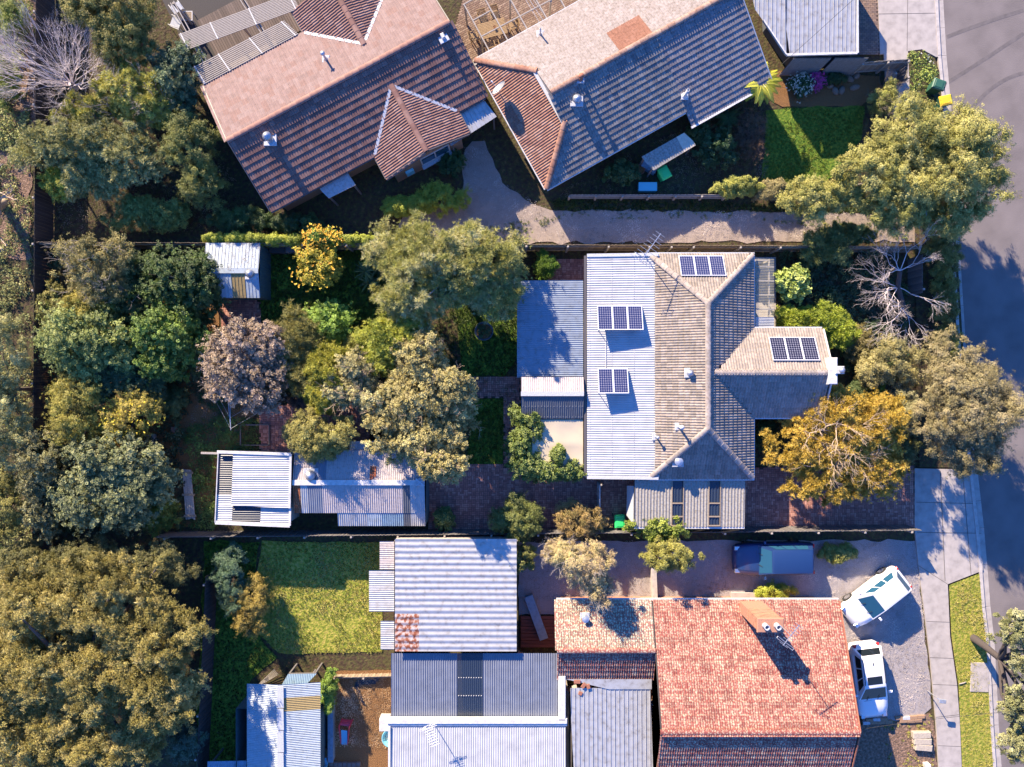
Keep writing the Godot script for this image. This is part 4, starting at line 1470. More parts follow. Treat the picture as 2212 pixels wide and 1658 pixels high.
	var cp := thing("carport", "carport with grey corrugated fibre cement roof and two dark skylight strips", "carport", Vector3((g0 + g1) / 2, 0, (k0 + k1) / 2))
	sheets(cp, cp.position, [Vector3(g0, 2.5, k0), Vector3(g1, 2.5, k0), Vector3(g1, 2.36, k1), Vector3(g0, 2.36, k1)], Vector3(1, 0, 0), SINE, 0.175, 0.02, 0.69, func(k): return M["smoke_sheet"] if k == 3 or k == 6 else M["cement_sheet"])
	frame(cp, [Vector3(g0 + 0.12, 2.4, k0 + 0.1), Vector3(g1 - 0.12, 2.4, k0 + 0.1), Vector3(g1 - 0.12, 2.28, k1 - 0.12), Vector3(g0 + 0.12, 2.28, k1 - 0.12)])
	for s2 in [3, 6]:
		var xa := lerpf(g0, g1, s2 / 9.0)
		var xb := lerpf(g0, g1, (s2 + 1) / 9.0)
		for f in [0.02, 0.5, 0.78, 0.97]:
			var b := mb(cp.position)
			b.beam(Vector3(xa, 2.5 - 0.14 * f + 0.045, lerpf(k0, k1, f)), Vector3(xb, 2.5 - 0.14 * f + 0.045, lerpf(k0, k1, f)), 0.07, 0.03)
			part("batten", b, M["timber"], cp)
		for x in [xa + 0.02, xb - 0.02]:
			var b := mb(cp.position)
			b.beam(Vector3(x, 2.545, k0 + 0.1), Vector3(x, 2.405, k1 - 0.1), 0.05, 0.03)
			part("cover_strip", b, M["timber"], cp)
	var cg := mb(cp.position)
	cg.beam(Vector3(g0, 2.28, k1 + 0.06), Vector3(g1, 2.28, k1 + 0.06), 0.1, 0.1)
	cg.rod(Vector3(g1 - 0.1, 2.25, k1 + 0.06), Vector3(g1 - 0.1, 0, k1 + 0.06), 0.04, 6)
	part("gutter", cg, M["white_paint"], cp)
	var tarp := mb(cp.position)
	tarp.quad(Vector3(g0 - 0.02, 2.3, k0 + 0.4), Vector3(g0 - 0.28, 1.5, k0 + 0.5), Vector3(g0 - 0.3, 1.4, k1 - 0.5), Vector3(g0 - 0.02, 2.2, k1 - 0.1))
	part("side_blind", tarp, M["lead"], cp)

# ---------------------------------------------------------------- sheds on the lot
func lot_sheds():
	R.seed = 5
	# small gabled garden shed under the hedge
	var a := at(444, 525, 2.0)
	var m := at(444, 585, 2.35)
	var s := at(444, 644, 2.0)
	var x1 := at(562, 0, 2.0).x
	var t := thing("garden_shed", "small gabled garden shed with pale blue white roof and two amber sheets", "shed", Vector3((a.x + x1) / 2, 0, m.z))
	sheets(t, t.position, [a, Vector3(x1, 2.0, a.z), Vector3(x1, 2.35, m.z), Vector3(a.x, 2.35, m.z)], Vector3.RIGHT, RIB, 0.19, 0.022, 0.385, all_of("shed_sheet"))
	sheets(t, t.position, [Vector3(a.x, 2.35, m.z), Vector3(x1, 2.35, m.z), Vector3(x1, 2.0, s.z), Vector3(a.x, 2.0, s.z)], Vector3.RIGHT, RIB, 0.19, 0.022, 0.385, func(k): return M["amber_sheet"] if k == 4 or k == 5 else M["shed_sheet"])
	var rc := mb(t.position)
	rc.beam(Vector3(a.x, 2.38, m.z), Vector3(x1, 2.38, m.z), 0.3, 0.02)
	part("ridge_capping", rc, M["shed_sheet"], t)
	var w := mb(t.position)
	var z0 := a.z + 0.1
	var z1 := s.z - 0.1
	w.wall(PackedVector3Array([Vector3(a.x + 0.1, 0, z0), Vector3(x1 - 0.04, 0, z0), Vector3(x1 - 0.04, 0, z1), Vector3(a.x + 0.1, 0, z1)]), 0, 1.98)
	for k in 16:
		w.box(Vector3(x1 - 0.03, 0.98, lerpf(z0, z1, (k + 0.5) / 16.0)), Vector3(0.03, 1.94, 0.05))
	part("wall", w, M["teal_wall"], t)
	var lw := []
	var lt := []
	for k in 90:
		var u := R.randf()
		var z := lerpf(a.z, m.z, pow(R.randf(), 1.7))
		lw.append(Transform3D(Basis(Vector3.UP, R.randf() * TAU).scaled(Vector3.ONE * R.randf_range(0.4, 0.8)), Vector3(lerpf(a.x + 1.0, x1, u), 2.05 + (z - a.z) / (m.z - a.z) * 0.34, z)))
		lt.append(pick_tint([lin(0.12, 0.06, 0.03), lin(0.3, 0.17, 0.08)], R.randf()))
	tag(many("fallen_leaves", T["m_chip"], M["leaf"], self, lw, lt), "brown fallen leaves lying along the top of the garden shed roof", "leaf litter", "", "stuff")
	turbine_vent("turbine vent on the garden shed roof", Vector3(at(541, 0, 2.3).x, 2.24, at(0, 592, 2.3).z), 0.24, 0.1)
	# white studio with a stepped flat roof
	var q := [at(472, 976, 2.4), at(630, 981, 2.4), at(626, 1136, 2.3), at(465, 1129, 2.3)]
	var st := thing("white_studio", "flat-roofed studio with white corrugated roof and dark skylight strips", "studio", (q[0] + q[2]) * 0.5 * Vector3(1, 0, 1))
	var o := st.position
	var P := func(f: float, e: float, up := 0.0) -> Vector3:
		return q[0].lerp(q[1], f).lerp(q[3].lerp(q[2], f), e) + Vector3(0, up, 0)
	var sz := Vector3(0, 0, 1)
	sheets(st, o, [P.call(0.0, 0.0), P.call(0.22, 0.0), P.call(0.22, 1.0), P.call(0.0, 1.0)], sz, SINE, 0.125, 0.016, 0.8, func(k): return M["smoke_sheet"] if k < 3 else M["white_sheet"])
	sheets(st, o, [P.call(0.22, 0.72), P.call(0.6, 0.72), P.call(0.6, 1.0), P.call(0.22, 1.0)], sz, SINE, 0.125, 0.016, 1.1, all_of("smoke_sheet"))
	sheets(st, o, [P.call(0.6, 0.72), P.call(1.0, 0.72), P.call(1.0, 1.0), P.call(0.6, 1.0)], sz, SINE, 0.125, 0.016, 0.8, all_of("white_sheet"))
	sheets(st, o, [P.call(0.215, 0.0, 0.2), P.call(1.0, 0.0, 0.2), P.call(1.0, 0.75, 0.16), P.call(0.215, 0.75, 0.16)], sz, SINE, 0.125, 0.016, 0.8, all_of("white_sheet"))
	var tr := mb(o)
	tr.beam(P.call(0.0, 0.0, 0.22), P.call(1.0, 0.0, 0.22), 0.16, 0.08)
	tr.beam(P.call(0.0, 1.0, 0.03), P.call(1.0, 1.0, 0.03), 0.2, 0.08)
	tr.beam(P.call(1.0, 0.0, 0.21), P.call(1.0, 0.75, 0.18), 0.12, 0.06)
	tr.beam(P.call(1.0, 0.75, 0.04), P.call(1.0, 1.0, 0.04), 0.12, 0.06)
	tr.beam(P.call(0.0, 0.0, 0.04), P.call(0.0, 1.0, 0.04), 0.05, 0.08)
	part("roof_trim", tr, M["white_paint"], st)
	var up := mb(o)
	up.quad(P.call(0.215, 0.0, 0.0), P.call(0.215, 0.0, 0.2), P.call(0.215, 0.75, 0.16), P.call(0.215, 0.75, 0.0))
	up.quad(P.call(0.215, 0.75, 0.0), P.call(0.215, 0.75, 0.16), P.call(1.0, 0.75, 0.16), P.call(1.0, 0.75, 0.0))
	part("step_wall", up, M["dark_gutter"], st)
	var sw := mb(o)
	var poly := PackedVector3Array()
	for f in [[0.03, 0.03], [0.97, 0.03], [0.97, 0.97], [0.03, 0.97]]:
		poly.append(P.call(f[0], f[1]))
	sw.wall(poly, 0, 2.26)
	part("wall", sw, M["cream_paint"], st)
	var fl := mb(o)
	fl.poly(PackedVector3Array([P.call(0.03, 0.03, -2.3), P.call(0.97, 0.03, -2.3), P.call(0.97, 0.97, -2.2), P.call(0.03, 0.97, -2.2)]))
	part("floor", fl, M["wall_dark"], st)
	var arm := mb(o)
	arm.beam(at(434, 979, 2.25), at(474, 980, 2.25), 0.11, 0.09)
	part("projecting_beam", arm, M["pale_timber"], st)
	# long old shed with patched corrugated iron
	var n := at(0, 973, 2.0).z
	var r := at(0, 1043, 2.4).z
	var e := at(0, 1109, 2.05).z
	var l := at(0, 1137, 1.85).z
	var xa := at(635, 0, 2.1).x
	var xb := at(918, 0, 2.1).x
	var old := thing("patched_shed", "long old shed roofed with patched rusty and blue corrugated iron", "shed", Vector3((xa + xb) / 2, 0, r))
	o = old.position
	sheets(old, o, [Vector3(xa, 2.0, n), Vector3(xb, 2.0, n), Vector3(xb, 2.4, r), Vector3(xa, 2.4, r)], Vector3.RIGHT, SINE, 0.12, 0.013, 0.62, func(k): return M["slate_sheet"] if k == 2 else M["old_sheet"])
	sheets(old, o, [Vector3(xa, 2.4, r), Vector3(xb, 2.4, r), Vector3(xb, 2.05, e), Vector3(xa, 2.05, e)], Vector3.RIGHT, SINE, 0.12, 0.013, 0.415, func(k): return M["rust_sheet"] if k == 0 else M["slate_sheet"] if k == 2 or k == 3 else M["dark_sheet"] if k == 15 else M["zinc_sheet"] if k == 1 or k > 15 else M["old_sheet"])
	var xl := at(729, 0, 2.0).x
	sheets(old, o, [Vector3(xl, 2.03, e - 0.05), Vector3(xb, 2.03, e - 0.05), Vector3(xb, 1.85, l), Vector3(xl, 1.85, l)], Vector3.RIGHT, SINE, 0.12, 0.013, 0.41, func(k): return M["zinc_sheet"] if k < 4 or k > 9 else M["shed_sheet"] if k < 6 else M["blue_sheet"] if k < 9 else M["dark_sheet"])
	var t0 := at(756, 0, 1.85).x
	var t1 := at(828, 0, 1.85).x
	sheets(old, o, [Vector3(t0, 1.85, n - 0.5), Vector3(t1, 1.85, n - 0.5), Vector3(t1, 1.95, n + 0.06), Vector3(t0, 1.95, n + 0.06)], Vector3.RIGHT, SINE, 0.12, 0.013, 0.62, all_of("old_sheet"))
	roof_litter("dead leaves strewn over the upper slope of the patched shed", Vector3(xa, 2.0, n), Vector3(xb, 2.0, n), Vector3(xb, 2.4, r), Vector3(xa, 2.4, r), 160)
	var rs := mb(o)
	var ru := at(806, 0, 2.25).x
	for k in 3:
		rs.beam(Vector3(ru - 0.12 + k * 0.12, 2.0 + 0.4 * 0.5 + 0.035, lerpf(n, r, 0.5)), Vector3(ru - 0.12 + k * 0.12, 2.0 + 0.4 * (0.93 - 0.05 * k) + 0.035, lerpf(n, r, 0.93 - 0.05 * k)), 0.1, 0.012)
	part("rusty_patch", rs, M["rust_sheet"], old)
	var oc := mb(o)
	oc.beam(Vector3(xa, 2.44, r), Vector3(xb, 2.44, r), 0.3, 0.025)
	part("ridge_capping", oc, M["white_paint"], old)
	var ow := mb(o)
	ow.wall(PackedVector3Array([Vector3(xa + 0.1, 0, n + 0.15), Vector3(xb + 0.02, 0, n + 0.15), Vector3(xb + 0.02, 0, l - 0.1), Vector3(xl + 0.1, 0, l - 0.1), Vector3(xl + 0.1, 0, e - 0.1), Vector3(xa + 0.1, 0, e - 0.1)]), 0, 1.82)
	part("wall", ow, M["teal_wall"], old)
	turbine_vent("turbine vent on the patched shed near the feathery shrub", Vector3(at(672, 0, 2.25).x, 2.24, at(0, 1027, 2.25).z), 0.3, 0.08)
	var br := thing("antenna_bracket", "square white bracket with crossed arms at the ridge end of the patched shed", "bracket", Vector3(at(908, 0, 2.45).x, 2.48, at(0, 1042, 2.45).z))
	var bb := mb()
	bb.slab(Vector3(0, 0.01, 0), Vector3(0.5, 0.03, 0.42), 0.01)
	part("plate", bb, M["lead"], br)
	for k in 2:
		var c := mb()
		c.beam(Vector3(-0.24, 0.05, -0.2 + 0.4 * k), Vector3(0.24, 0.1, 0.2 - 0.4 * k), 0.05, 0.04)
		part("arm", c, M["galv"], br)

# ---------------------------------------------------------------- pink tiled house, north west
func brick_house():
	R.seed = 8
	var A := at(440, 187, 2.7)
	var ed := Vector3(0.882, 0, -0.4716).normalized()
	var fd := Vector3(0.4716, 0, 0.882).normalized()
	var W := 7.9
	var L := 13.6
	var K := 0.364
	var hr := 2.7 + W * 0.5 * K
	var root := thing("brick_house", "pink terracotta tiled brick house with gabled wings and slatted pergola behind", "house", A + ed * L * 0.5 + fd * W * 0.5 - Vector3(0, 2.7, 0))
	var P := func(e: float, f: float, h: float) -> Vector3:
		return Vector3(A.x, h, A.z) + ed * e + fd * f
	var J := roof_job(root, "clean_tile", 0.3, 0.385, 0.026, 0.042)
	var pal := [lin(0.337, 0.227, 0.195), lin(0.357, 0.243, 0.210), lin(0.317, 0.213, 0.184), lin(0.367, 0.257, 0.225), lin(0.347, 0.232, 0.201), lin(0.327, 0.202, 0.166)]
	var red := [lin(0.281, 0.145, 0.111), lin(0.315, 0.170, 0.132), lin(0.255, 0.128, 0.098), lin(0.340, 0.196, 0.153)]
	var hw := 2.7 + 2.6 * K
	var ds := (hr - hw) / K     # wing ridge meets the slope this far from the main ridge
	# north west slope with its wing, south east slope with its wing
	var c1 := 8.98
	var c2 := 9.24
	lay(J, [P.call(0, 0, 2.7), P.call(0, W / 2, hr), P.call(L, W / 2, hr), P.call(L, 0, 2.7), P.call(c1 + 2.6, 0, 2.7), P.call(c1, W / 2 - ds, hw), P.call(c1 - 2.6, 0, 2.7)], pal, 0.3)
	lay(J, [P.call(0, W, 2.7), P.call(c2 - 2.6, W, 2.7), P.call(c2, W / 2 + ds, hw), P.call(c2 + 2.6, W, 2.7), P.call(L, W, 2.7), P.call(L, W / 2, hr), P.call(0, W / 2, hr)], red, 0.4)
	var g1 := -1.42
	var g2 := W + 1.45
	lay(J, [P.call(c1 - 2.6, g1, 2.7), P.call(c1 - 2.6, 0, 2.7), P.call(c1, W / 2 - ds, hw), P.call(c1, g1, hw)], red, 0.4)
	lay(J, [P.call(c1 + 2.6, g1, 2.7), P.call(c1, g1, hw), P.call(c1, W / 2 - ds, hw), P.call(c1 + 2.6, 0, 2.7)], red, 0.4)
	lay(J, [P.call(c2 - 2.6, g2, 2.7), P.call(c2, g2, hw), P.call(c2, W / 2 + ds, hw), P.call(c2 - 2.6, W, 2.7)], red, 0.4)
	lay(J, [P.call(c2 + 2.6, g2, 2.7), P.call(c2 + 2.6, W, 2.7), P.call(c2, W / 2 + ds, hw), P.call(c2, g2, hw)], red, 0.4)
	ridge(J, P.call(0, W / 2, hr), P.call(L, W / 2, hr), [lin(0.42, 0.23, 0.17), lin(0.38, 0.2, 0.15)])
	ridge(J, P.call(c1, W / 2 - ds, hw), P.call(c1, g1, hw), red)
	ridge(J, P.call(c2, W / 2 + ds, hw), P.call(c2, g2, hw), red)
	roof_done(J)
	var o := root.position
	var vf := mb(o)   # valley flashings
	for v in [[P.call(c1, W / 2 - ds, hw), P.call(c1 - 2.6, 0, 2.7)], [P.call(c1, W / 2 - ds, hw), P.call(c1 + 2.6, 0, 2.7)], [P.call(c2, W / 2 + ds, hw), P.call(c2 - 2.6, W, 2.7)], [P.call(c2, W / 2 + ds, hw), P.call(c2 + 2.6, W, 2.7)]]:
		vf.beam(v[0] + Vector3(0, 0.05, 0), v[1] + Vector3(0, 0.05, 0), 0.17, 0.02)
	part("valley_flashing", vf, M["lead"], root)
	var wl := mb(o)
	var i := 0.45
	wl.wall(PackedVector3Array([P.call(i, i, 0), P.call(c1 - 2.2, i, 0), P.call(c1 - 2.2, g1 + 0.3, 0), P.call(c1 + 2.2, g1 + 0.3, 0), P.call(c1 + 2.2, i, 0), P.call(L - i, i, 0), P.call(L - i, W - i, 0), P.call(c2 + 2.2, W - i, 0), P.call(c2 + 2.2, g2 - 0.3, 0), P.call(c2 - 2.2, g2 - 0.3, 0), P.call(c2 - 2.2, W - i, 0), P.call(i, W - i, 0)]), 0, 2.6)
	for g in [[c1, g1 + 0.3], [c2, g2 - 0.3]]:
		wl.tri(P.call(g[0] - 2.45, g[1], 2.6), P.call(g[0], g[1], hw - 0.08), P.call(g[0] + 2.45, g[1], 2.6))
	for e in [i, L - i]:
		wl.tri(P.call(e, 0.2, 2.6), P.call(e, W / 2, hr - 0.08), P.call(e, W - 0.2, 2.6))
	part("wall", wl, M["wall_brick"], root)
	var gt := mb(o)
	for s in [[P.call(0, W + 0.08, 2.62), P.call(c2 - 2.6, W + 0.08, 2.62)], [P.call(c2 + 2.6, W + 0.08, 2.62), P.call(L, W + 0.08, 2.62)], [P.call(0, -0.08, 2.62), P.call(c1 - 2.6, -0.08, 2.62)], [P.call(c1 + 2.6, -0.08, 2.62), P.call(L, -0.08, 2.62)], [P.call(c2 - 2.68, W, 2.62), P.call(c2 - 2.68, g2, 2.62)], [P.call(c2 + 2.68, W, 2.62), P.call(c2 + 2.68, g2, 2.62)], [P.call(c1 - 2.68, 0, 2.62), P.call(c1 - 2.68, g1, 2.62)]]:
		gt.beam(s[0], s[1], 0.11, 0.1)
	part("gutter", gt, M["dark_gutter"], root)
	var bg := mb(o)
	for s in [[P.call(c2 - 2.6, g2 + 0.03, 2.68), P.call(c2, g2 + 0.03, hw - 0.03)], [P.call(c2 + 2.6, g2 + 0.03, 2.68), P.call(c2, g2 + 0.03, hw - 0.03)], [P.call(-0.03, 0, 2.68), P.call(-0.03, W / 2, hr - 0.03)], [P.call(-0.03, W, 2.68), P.call(-0.03, W / 2, hr - 0.03)], [P.call(L + 0.03, 0, 2.68), P.call(L + 0.03, W / 2, hr - 0.03)], [P.call(L + 0.03, W, 2.68), P.call(L + 0.03, W / 2, hr - 0.03)]]:
		bg.beam(s[0], s[1], 0.05, 0.16)
	part("barge_board", bg, M["dark_gutter"], root)
	# the window in the south east gable
	var wc: Vector3 = P.call(c2 + 0.45, g2 - 0.3, 1.35)
	var B := Basis(ed, Vector3.UP, fd)
	var wf := mb(o)
	for s in [-1, 1]:
		wf.box(wc + ed * s * 0.9, Vector3(0.07, 1.2, 0.1), B)
		wf.box(wc + Vector3(0, s * 0.57, 0), Vector3(1.73, 0.07, 0.1), B)
	wf.box(wc, Vector3(0.06, 1.07, 0.09), B)
	var win := part("window", wf, M["white_paint"], root)
	var gp := mb(o)
	gp.box(wc - fd * 0.01, Vector3(1.75, 1.1, 0.03), B)
	part("pane", gp, M["car_glass_blue"], win)
	var sl := mb(o)
	sl.box(wc + Vector3(0, -0.68, 0) + fd * 0.1, Vector3(1.95, 0.08, 0.3), B)
	part("sill", sl, M["lead"], win)
	var mb2 := mb(o)
	mb2.box(P.call(c2 - 1.3, g2 - 0.22, 0.9), Vector3(0.5, 0.6, 0.16), B)
	part("meter_box", mb2, M["aqua"], root)
	# small flat roofs against the house
	var pl := thing("link_roof", "pale ribbed flat roof linking the pink house and the beige roofed house", "roof", at(1010, 262, 0))
	sheets(pl, pl.position, [at(947, 268, 2.4), at(1050, 213, 2.4), at(1073, 252, 2.3), at(974, 316, 2.3)], ed, RIB, 0.26, 0.03, 0.78, all_of("zinc_sheet"))
	frame(pl, [at(955, 272, 2.3), at(1048, 220, 2.3), at(1066, 250, 2.25), at(976, 308, 2.25)])
	var pr := thing("porch_roof", "small pinkish flat porch roof under the eave of the pink house", "roof", at(729, 402, 0))
	sheets(pr, pr.position, [at(690, 408, 2.42), at(752, 373, 2.42), at(768, 400, 2.34), at(708, 430, 2.34)], ed, RIB, 0.2, 0.02, 0.8, all_of("old_sheet"))
	frame(pr, [at(696, 409, 2.3), at(750, 379, 2.3), at(763, 398, 2.25), at(710, 424, 2.25)])
	var NW := func(u: float, v: float) -> Vector3:
		var h := 3.4
		for k in 5:
			h = 2.7 + (at(u, v, h) - A).dot(fd) * K
		return at(u, v, h)
	var SE := func(u: float, v: float) -> Vector3:
		var h := 3.4
		for k in 5:
			h = 2.7 + (W - (at(u, v, h) - A).dot(fd)) * K
		return at(u, v, h)
	pipe_vent("silver pipe vent with round hat on the pale north slope of the pink house", NW.call(704, 128), 0.75, 0.06)
	turbine_vent("turbine vent on the shadowed south slope of the pink house", SE.call(584, 302), 0.26, 0.5)
	var lv := thing("roof_vent", "low white louvred vent with square flashing near the ridge of the pink house", "roof vent", SE.call(957, 81) + Vector3(0, 0.04, 0))
	var f1 := mb()
	f1.slab(Vector3.ZERO, Vector3(0.55, 0.05, 0.6), 0.02, Basis(ed, Vector3.UP, fd))
	part("flashing", f1, M["lead"], lv)
	var f2 := mb()
	f2.slab(Vector3(0, 0.12, 0), Vector3(0.2, 0.22, 0.3), 0.04, Basis(ed, Vector3.UP, fd))
	part("cowl", f2, M["white_paint"], lv)
	pergola()

func pergola():
	# two strips of spaced battens on paired beams
	var strips := [[385, 74, 402, 109, 600, 0, 617, 35, 12, "upper strip of pale battens over the back deck of the pink house"], [416, 145, 439, 184, 613, 44, 645, 74, 11, "lower strip of pale battens along the eave of the pink house"]]
	for k in 2:
		var s: Array = strips[k]
		var a := at(s[0], s[1], 2.75)
		var b := at(s[2], s[3], 2.75)
		var c := at(s[4] + (30 if k == 0 else 0), s[5] - (16 if k == 0 else 0), 2.75)
		var d := at(s[6] + (30 if k == 0 else 0), s[7] - (16 if k == 0 else 0), 2.75)
		var t := thing("slatted_pergola", s[9], "pergola", (a + d) * 0.5 * Vector3(1, 0, 1), 0.0, "slatted pergola strips")
		var n: int = s[8]
		for i in n:
			var f := (i + 0.5) / n
			var m := mb(t.position)
			m.beam(a.lerp(b, f), c.lerp(d, f), 0.05, 0.045)
			part("slat", m, M["pale_timber"], t)
		for f in [0.02, 0.28, 0.62, 0.97]:
			var m := mb(t.position)
			m.beam(a.lerp(c, f) - Vector3(0, 0.05, 0), b.lerp(d, f) - Vector3(0, 0.05, 0), 0.05, 0.06)
			m.beam(a.lerp(c, f) + Vector3(0, 0.035, 0), b.lerp(d, f) + Vector3(0, 0.035, 0), 0.06, 0.02)
			part("cross_beam", m, M["white_paint"], t)
		for f in [0.03, 0.5, 0.96]:
			var p := a.lerp(c, f).lerp(b.lerp(d, f), 0.5)
			var m := mb(t.position)
			m.box(Vector3(p.x, 1.32, p.z), Vector3(0.1, 2.64, 0.1))
			part("post", m, M["pale_timber"], t)
	for l in [[397, 50, 455, 155, "left"], [520, 0, 590, 105, "right"]]:
		var p := at(l[0] - 25, l[1] - 45, 2.6)
		var q := at(l[2], l[3], 2.6)
		var sd := (q - p).cross(Vector3.UP).normalized() * 0.1
		var t := thing("paired_beam", "paired pale pergola beams on the %s, crossing between the slatted strips" % l[4], "beam", (p + q) * 0.5)
		for s in [-1, 1]:
			var m := mb(t.position)
			m.beam(p + sd * s, q + sd * s, 0.045, 0.14)
			part("beam", m, M["pale_timber"], t)
		for g in [p, q]:
			var m := mb(t.position)
			m.box(Vector3(g.x, 1.26, g.z), Vector3(0.1, 2.52, 0.1))
			part("post", m, M["pale_timber"], t)
	# the timber deck below
	var ed := Vector3(0.882, 0, -0.4716)
	var fd := Vector3(0.4716, 0, 0.882)
	var c0 := at(455, 95, 0.32)
	var t := thing("deck", "weathered plank deck behind the pink house", "deck", c0 * Vector3(1, 0, 1))
	for i in 44:
		var m := mb(t.position)
		var p := c0 + ed * (i * 0.145)
		m.slab(p + fd * 0.1, Vector3(0.132, 0.03, 3.4), 0.004, Basis(ed, Vector3.UP, fd))
		part("plank", m, shade("deck", lin(1, 1, 1) * R.randf_range(0.8, 1.3)), t)
	var bench := mb(t.position)
	bench.slab(at(548, 118, 0.72), Vector3(3.0, 0.06, 0.4), 0.01, Basis(ed, Vector3.UP, fd))
	part("bench_seat", bench, M["timber"], t)

# ---------------------------------------------------------------- beige and blue tiled house, north
func beige_house():
	R.seed = 9
	var A := at(1026, 131, 2.7)
	var ed := Vector3(0.873, 0, -0.488).normalized()
	var fd := Vector3(0.488, 0, 0.873).normalized()
	var W := 8.2
	var K := 0.364
	var hr := 2.7 + W * 0.5 * K
	var L1 := 8.88
	var L2 := 14.1
	var root := thing("beige_house", "house with beige tiles, a terracotta hip end and a blue shaded south slope", "house", A + ed * 7.0 + fd * 4.1 - Vector3(0, 2.7, 0))
	var P := func(e: float, f: float, h: float) -> Vector3:
		return Vector3(A.x, h, A.z) + ed * e + fd * f
	var J := roof_job(root, "tile", 0.29, 0.315, 0.026, 0.04)
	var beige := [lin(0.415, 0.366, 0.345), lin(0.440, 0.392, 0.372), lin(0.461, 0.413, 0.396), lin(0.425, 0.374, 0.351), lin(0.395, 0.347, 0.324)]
	var fresh := [lin(0.36, 0.17, 0.11), lin(0.38, 0.185, 0.125), lin(0.34, 0.16, 0.105)]
	var terra := [lin(0.38, 0.19, 0.13), lin(0.42, 0.22, 0.15), lin(0.35, 0.17, 0.12), lin(0.45, 0.26, 0.19)]
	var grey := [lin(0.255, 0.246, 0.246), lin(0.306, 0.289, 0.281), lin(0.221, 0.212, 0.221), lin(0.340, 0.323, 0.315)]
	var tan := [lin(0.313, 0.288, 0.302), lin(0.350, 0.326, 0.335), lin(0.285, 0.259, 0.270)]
	var g := 2.5
	lay(J, [P.call(0, 0, 2.7), P.call(g, g, 2.7 + g * K), P.call(g, W / 2, hr), P.call(L1, W / 2, hr), P.call(L1, 0, 2.7)], beige, 0.4, 0.05, 0.05, func(p: Vector3):
		var e := (p - A).dot(ed)
		var f := (p - A).dot(fd)
		return fresh if e > 6.85 and e < 8.8 and f > 2.7 else null)
	lay(J, [P.call(0, 0, 2.7), P.call(0, W, 2.7), P.call(g, W - g, 2.7 + g * K), P.call(g, g, 2.7 + g * K)], terra, 0.3)
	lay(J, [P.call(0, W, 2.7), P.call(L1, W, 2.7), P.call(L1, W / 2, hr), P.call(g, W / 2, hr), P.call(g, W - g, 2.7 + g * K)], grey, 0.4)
	var h2 := hr - 0.06
	var fn := -0.3
	var fs := 9.05
	lay(J, [P.call(L1 + 0.04, fn, h2 - (W / 2 - fn) * K), P.call(L1 + 0.04, W / 2, h2), P.call(L2, W / 2, h2), P.call(L2, fn, h2 - (W / 2 - fn) * K)], beige, 0.4)
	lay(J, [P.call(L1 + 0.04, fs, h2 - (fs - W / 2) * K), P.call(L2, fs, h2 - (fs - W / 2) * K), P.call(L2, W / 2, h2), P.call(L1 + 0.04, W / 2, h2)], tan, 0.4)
	var caps := [lin(0.42, 0.27, 0.21), lin(0.48, 0.34, 0.27), lin(0.37, 0.23, 0.18)]
	ridge(J, P.call(g, W / 2, hr), P.call(L1, W / 2, hr), caps)
	ridge(J, P.call(L1, W / 2, h2), P.call(L2, W / 2, h2), caps)
	ridge(J, P.call(0, 0, 2.72), P.call(g, g, 2.72 + g * K), terra)
	ridge(J, P.call(0, W, 2.72), P.call(g, W - g, 2.72 + g * K), terra)
	roof_done(J)
	var o := root.position
	var gb := mb(o)
	gb.tri(P.call(g - 0.02, g, 2.74 + g * K), P.call(g - 0.02, W / 2, hr - 0.02), P.call(g - 0.02, W - g, 2.74 + g * K))
	part("gable", gb, M["cream_paint"], root)
	var ap := mb(o)
	ap.beam(P.call(g - 0.1, g - 0.1, 2.76 + (g - 0.1) * K), P.call(g - 0.1, W - g + 0.1, 2.76 + (g - 0.1) * K), 0.2, 0.03)
	part("apron_flashing", ap, M["lead"], root)
	var wl := mb(o)
	var i := 0.5
	wl.wall(PackedVector3Array([P.call(i, i, 0), P.call(L2 - i, i, 0), P.call(L2 - i, W - i, 0), P.call(i, W - i, 0)]), 0, 2.6)
	part("wall", wl, M["wall_render"], root)
	for k in 3:   # windows in the west wall
		var c: Vector3 = P.call(i - 0.02, 1.6 + k * 2.2, 1.5)
		var B := Basis(fd, Vector3.UP, -ed)
		var wf := mb(o)
		for s in [-1, 1]:
			wf.box(c + fd * s * 0.6, Vector3(0.07, 1.2, 0.1), B)
			wf.box(c + Vector3(0, s * 0.57, 0), Vector3(1.13, 0.07, 0.1), B)
		var win := part("window", wf, M["white_paint"], root)
		var gp := mb(o)
		gp.box(c, Vector3(1.15, 1.1, 0.03), B)
		part("pane", gp, M["car_glass_blue"], win)
	var gt := mb(o)
	for s in [[P.call(-0.08, 0, 2.62), P.call(-0.08, W, 2.62)], [P.call(0, W + 0.08, 2.62), P.call(L1, W + 0.08, 2.62)], [P.call(L1, fs + 0.08, 2.32), P.call(L2, fs + 0.08, 2.32)], [P.call(0, -0.08, 2.62), P.call(L1, -0.08, 2.62)]]:
		gt.beam(s[0], s[1], 0.12, 0.1)
	part("gutter", gt, M["white_paint"], root)
	var bb := mb(o)
	bb.beam(P.call(L2 + 0.03, fs, h2 - (fs - W / 2) * K), P.call(L2 + 0.03, W / 2, h2), 0.05, 0.16)
	bb.beam(P.call(L2 + 0.03, fn, h2 - (W / 2 - fn) * K), P.call(L2 + 0.03, W / 2, h2), 0.05, 0.16)
	part("barge_board", bb, M["white_paint"], root)
	var S := func(u: float, v: float, side: int) -> Vector3:
		var h := 3.4
		for k in 5:
			var f := (at(u, v, h) - A).dot(fd)
			h = hr - absf(f - W / 2) * K
		return at(u, v, h)
	pipe_vent("thin pipe vent with pale flashing on the beige slope", S.call(1167, 74, 0), 0.7, 0.045, false)
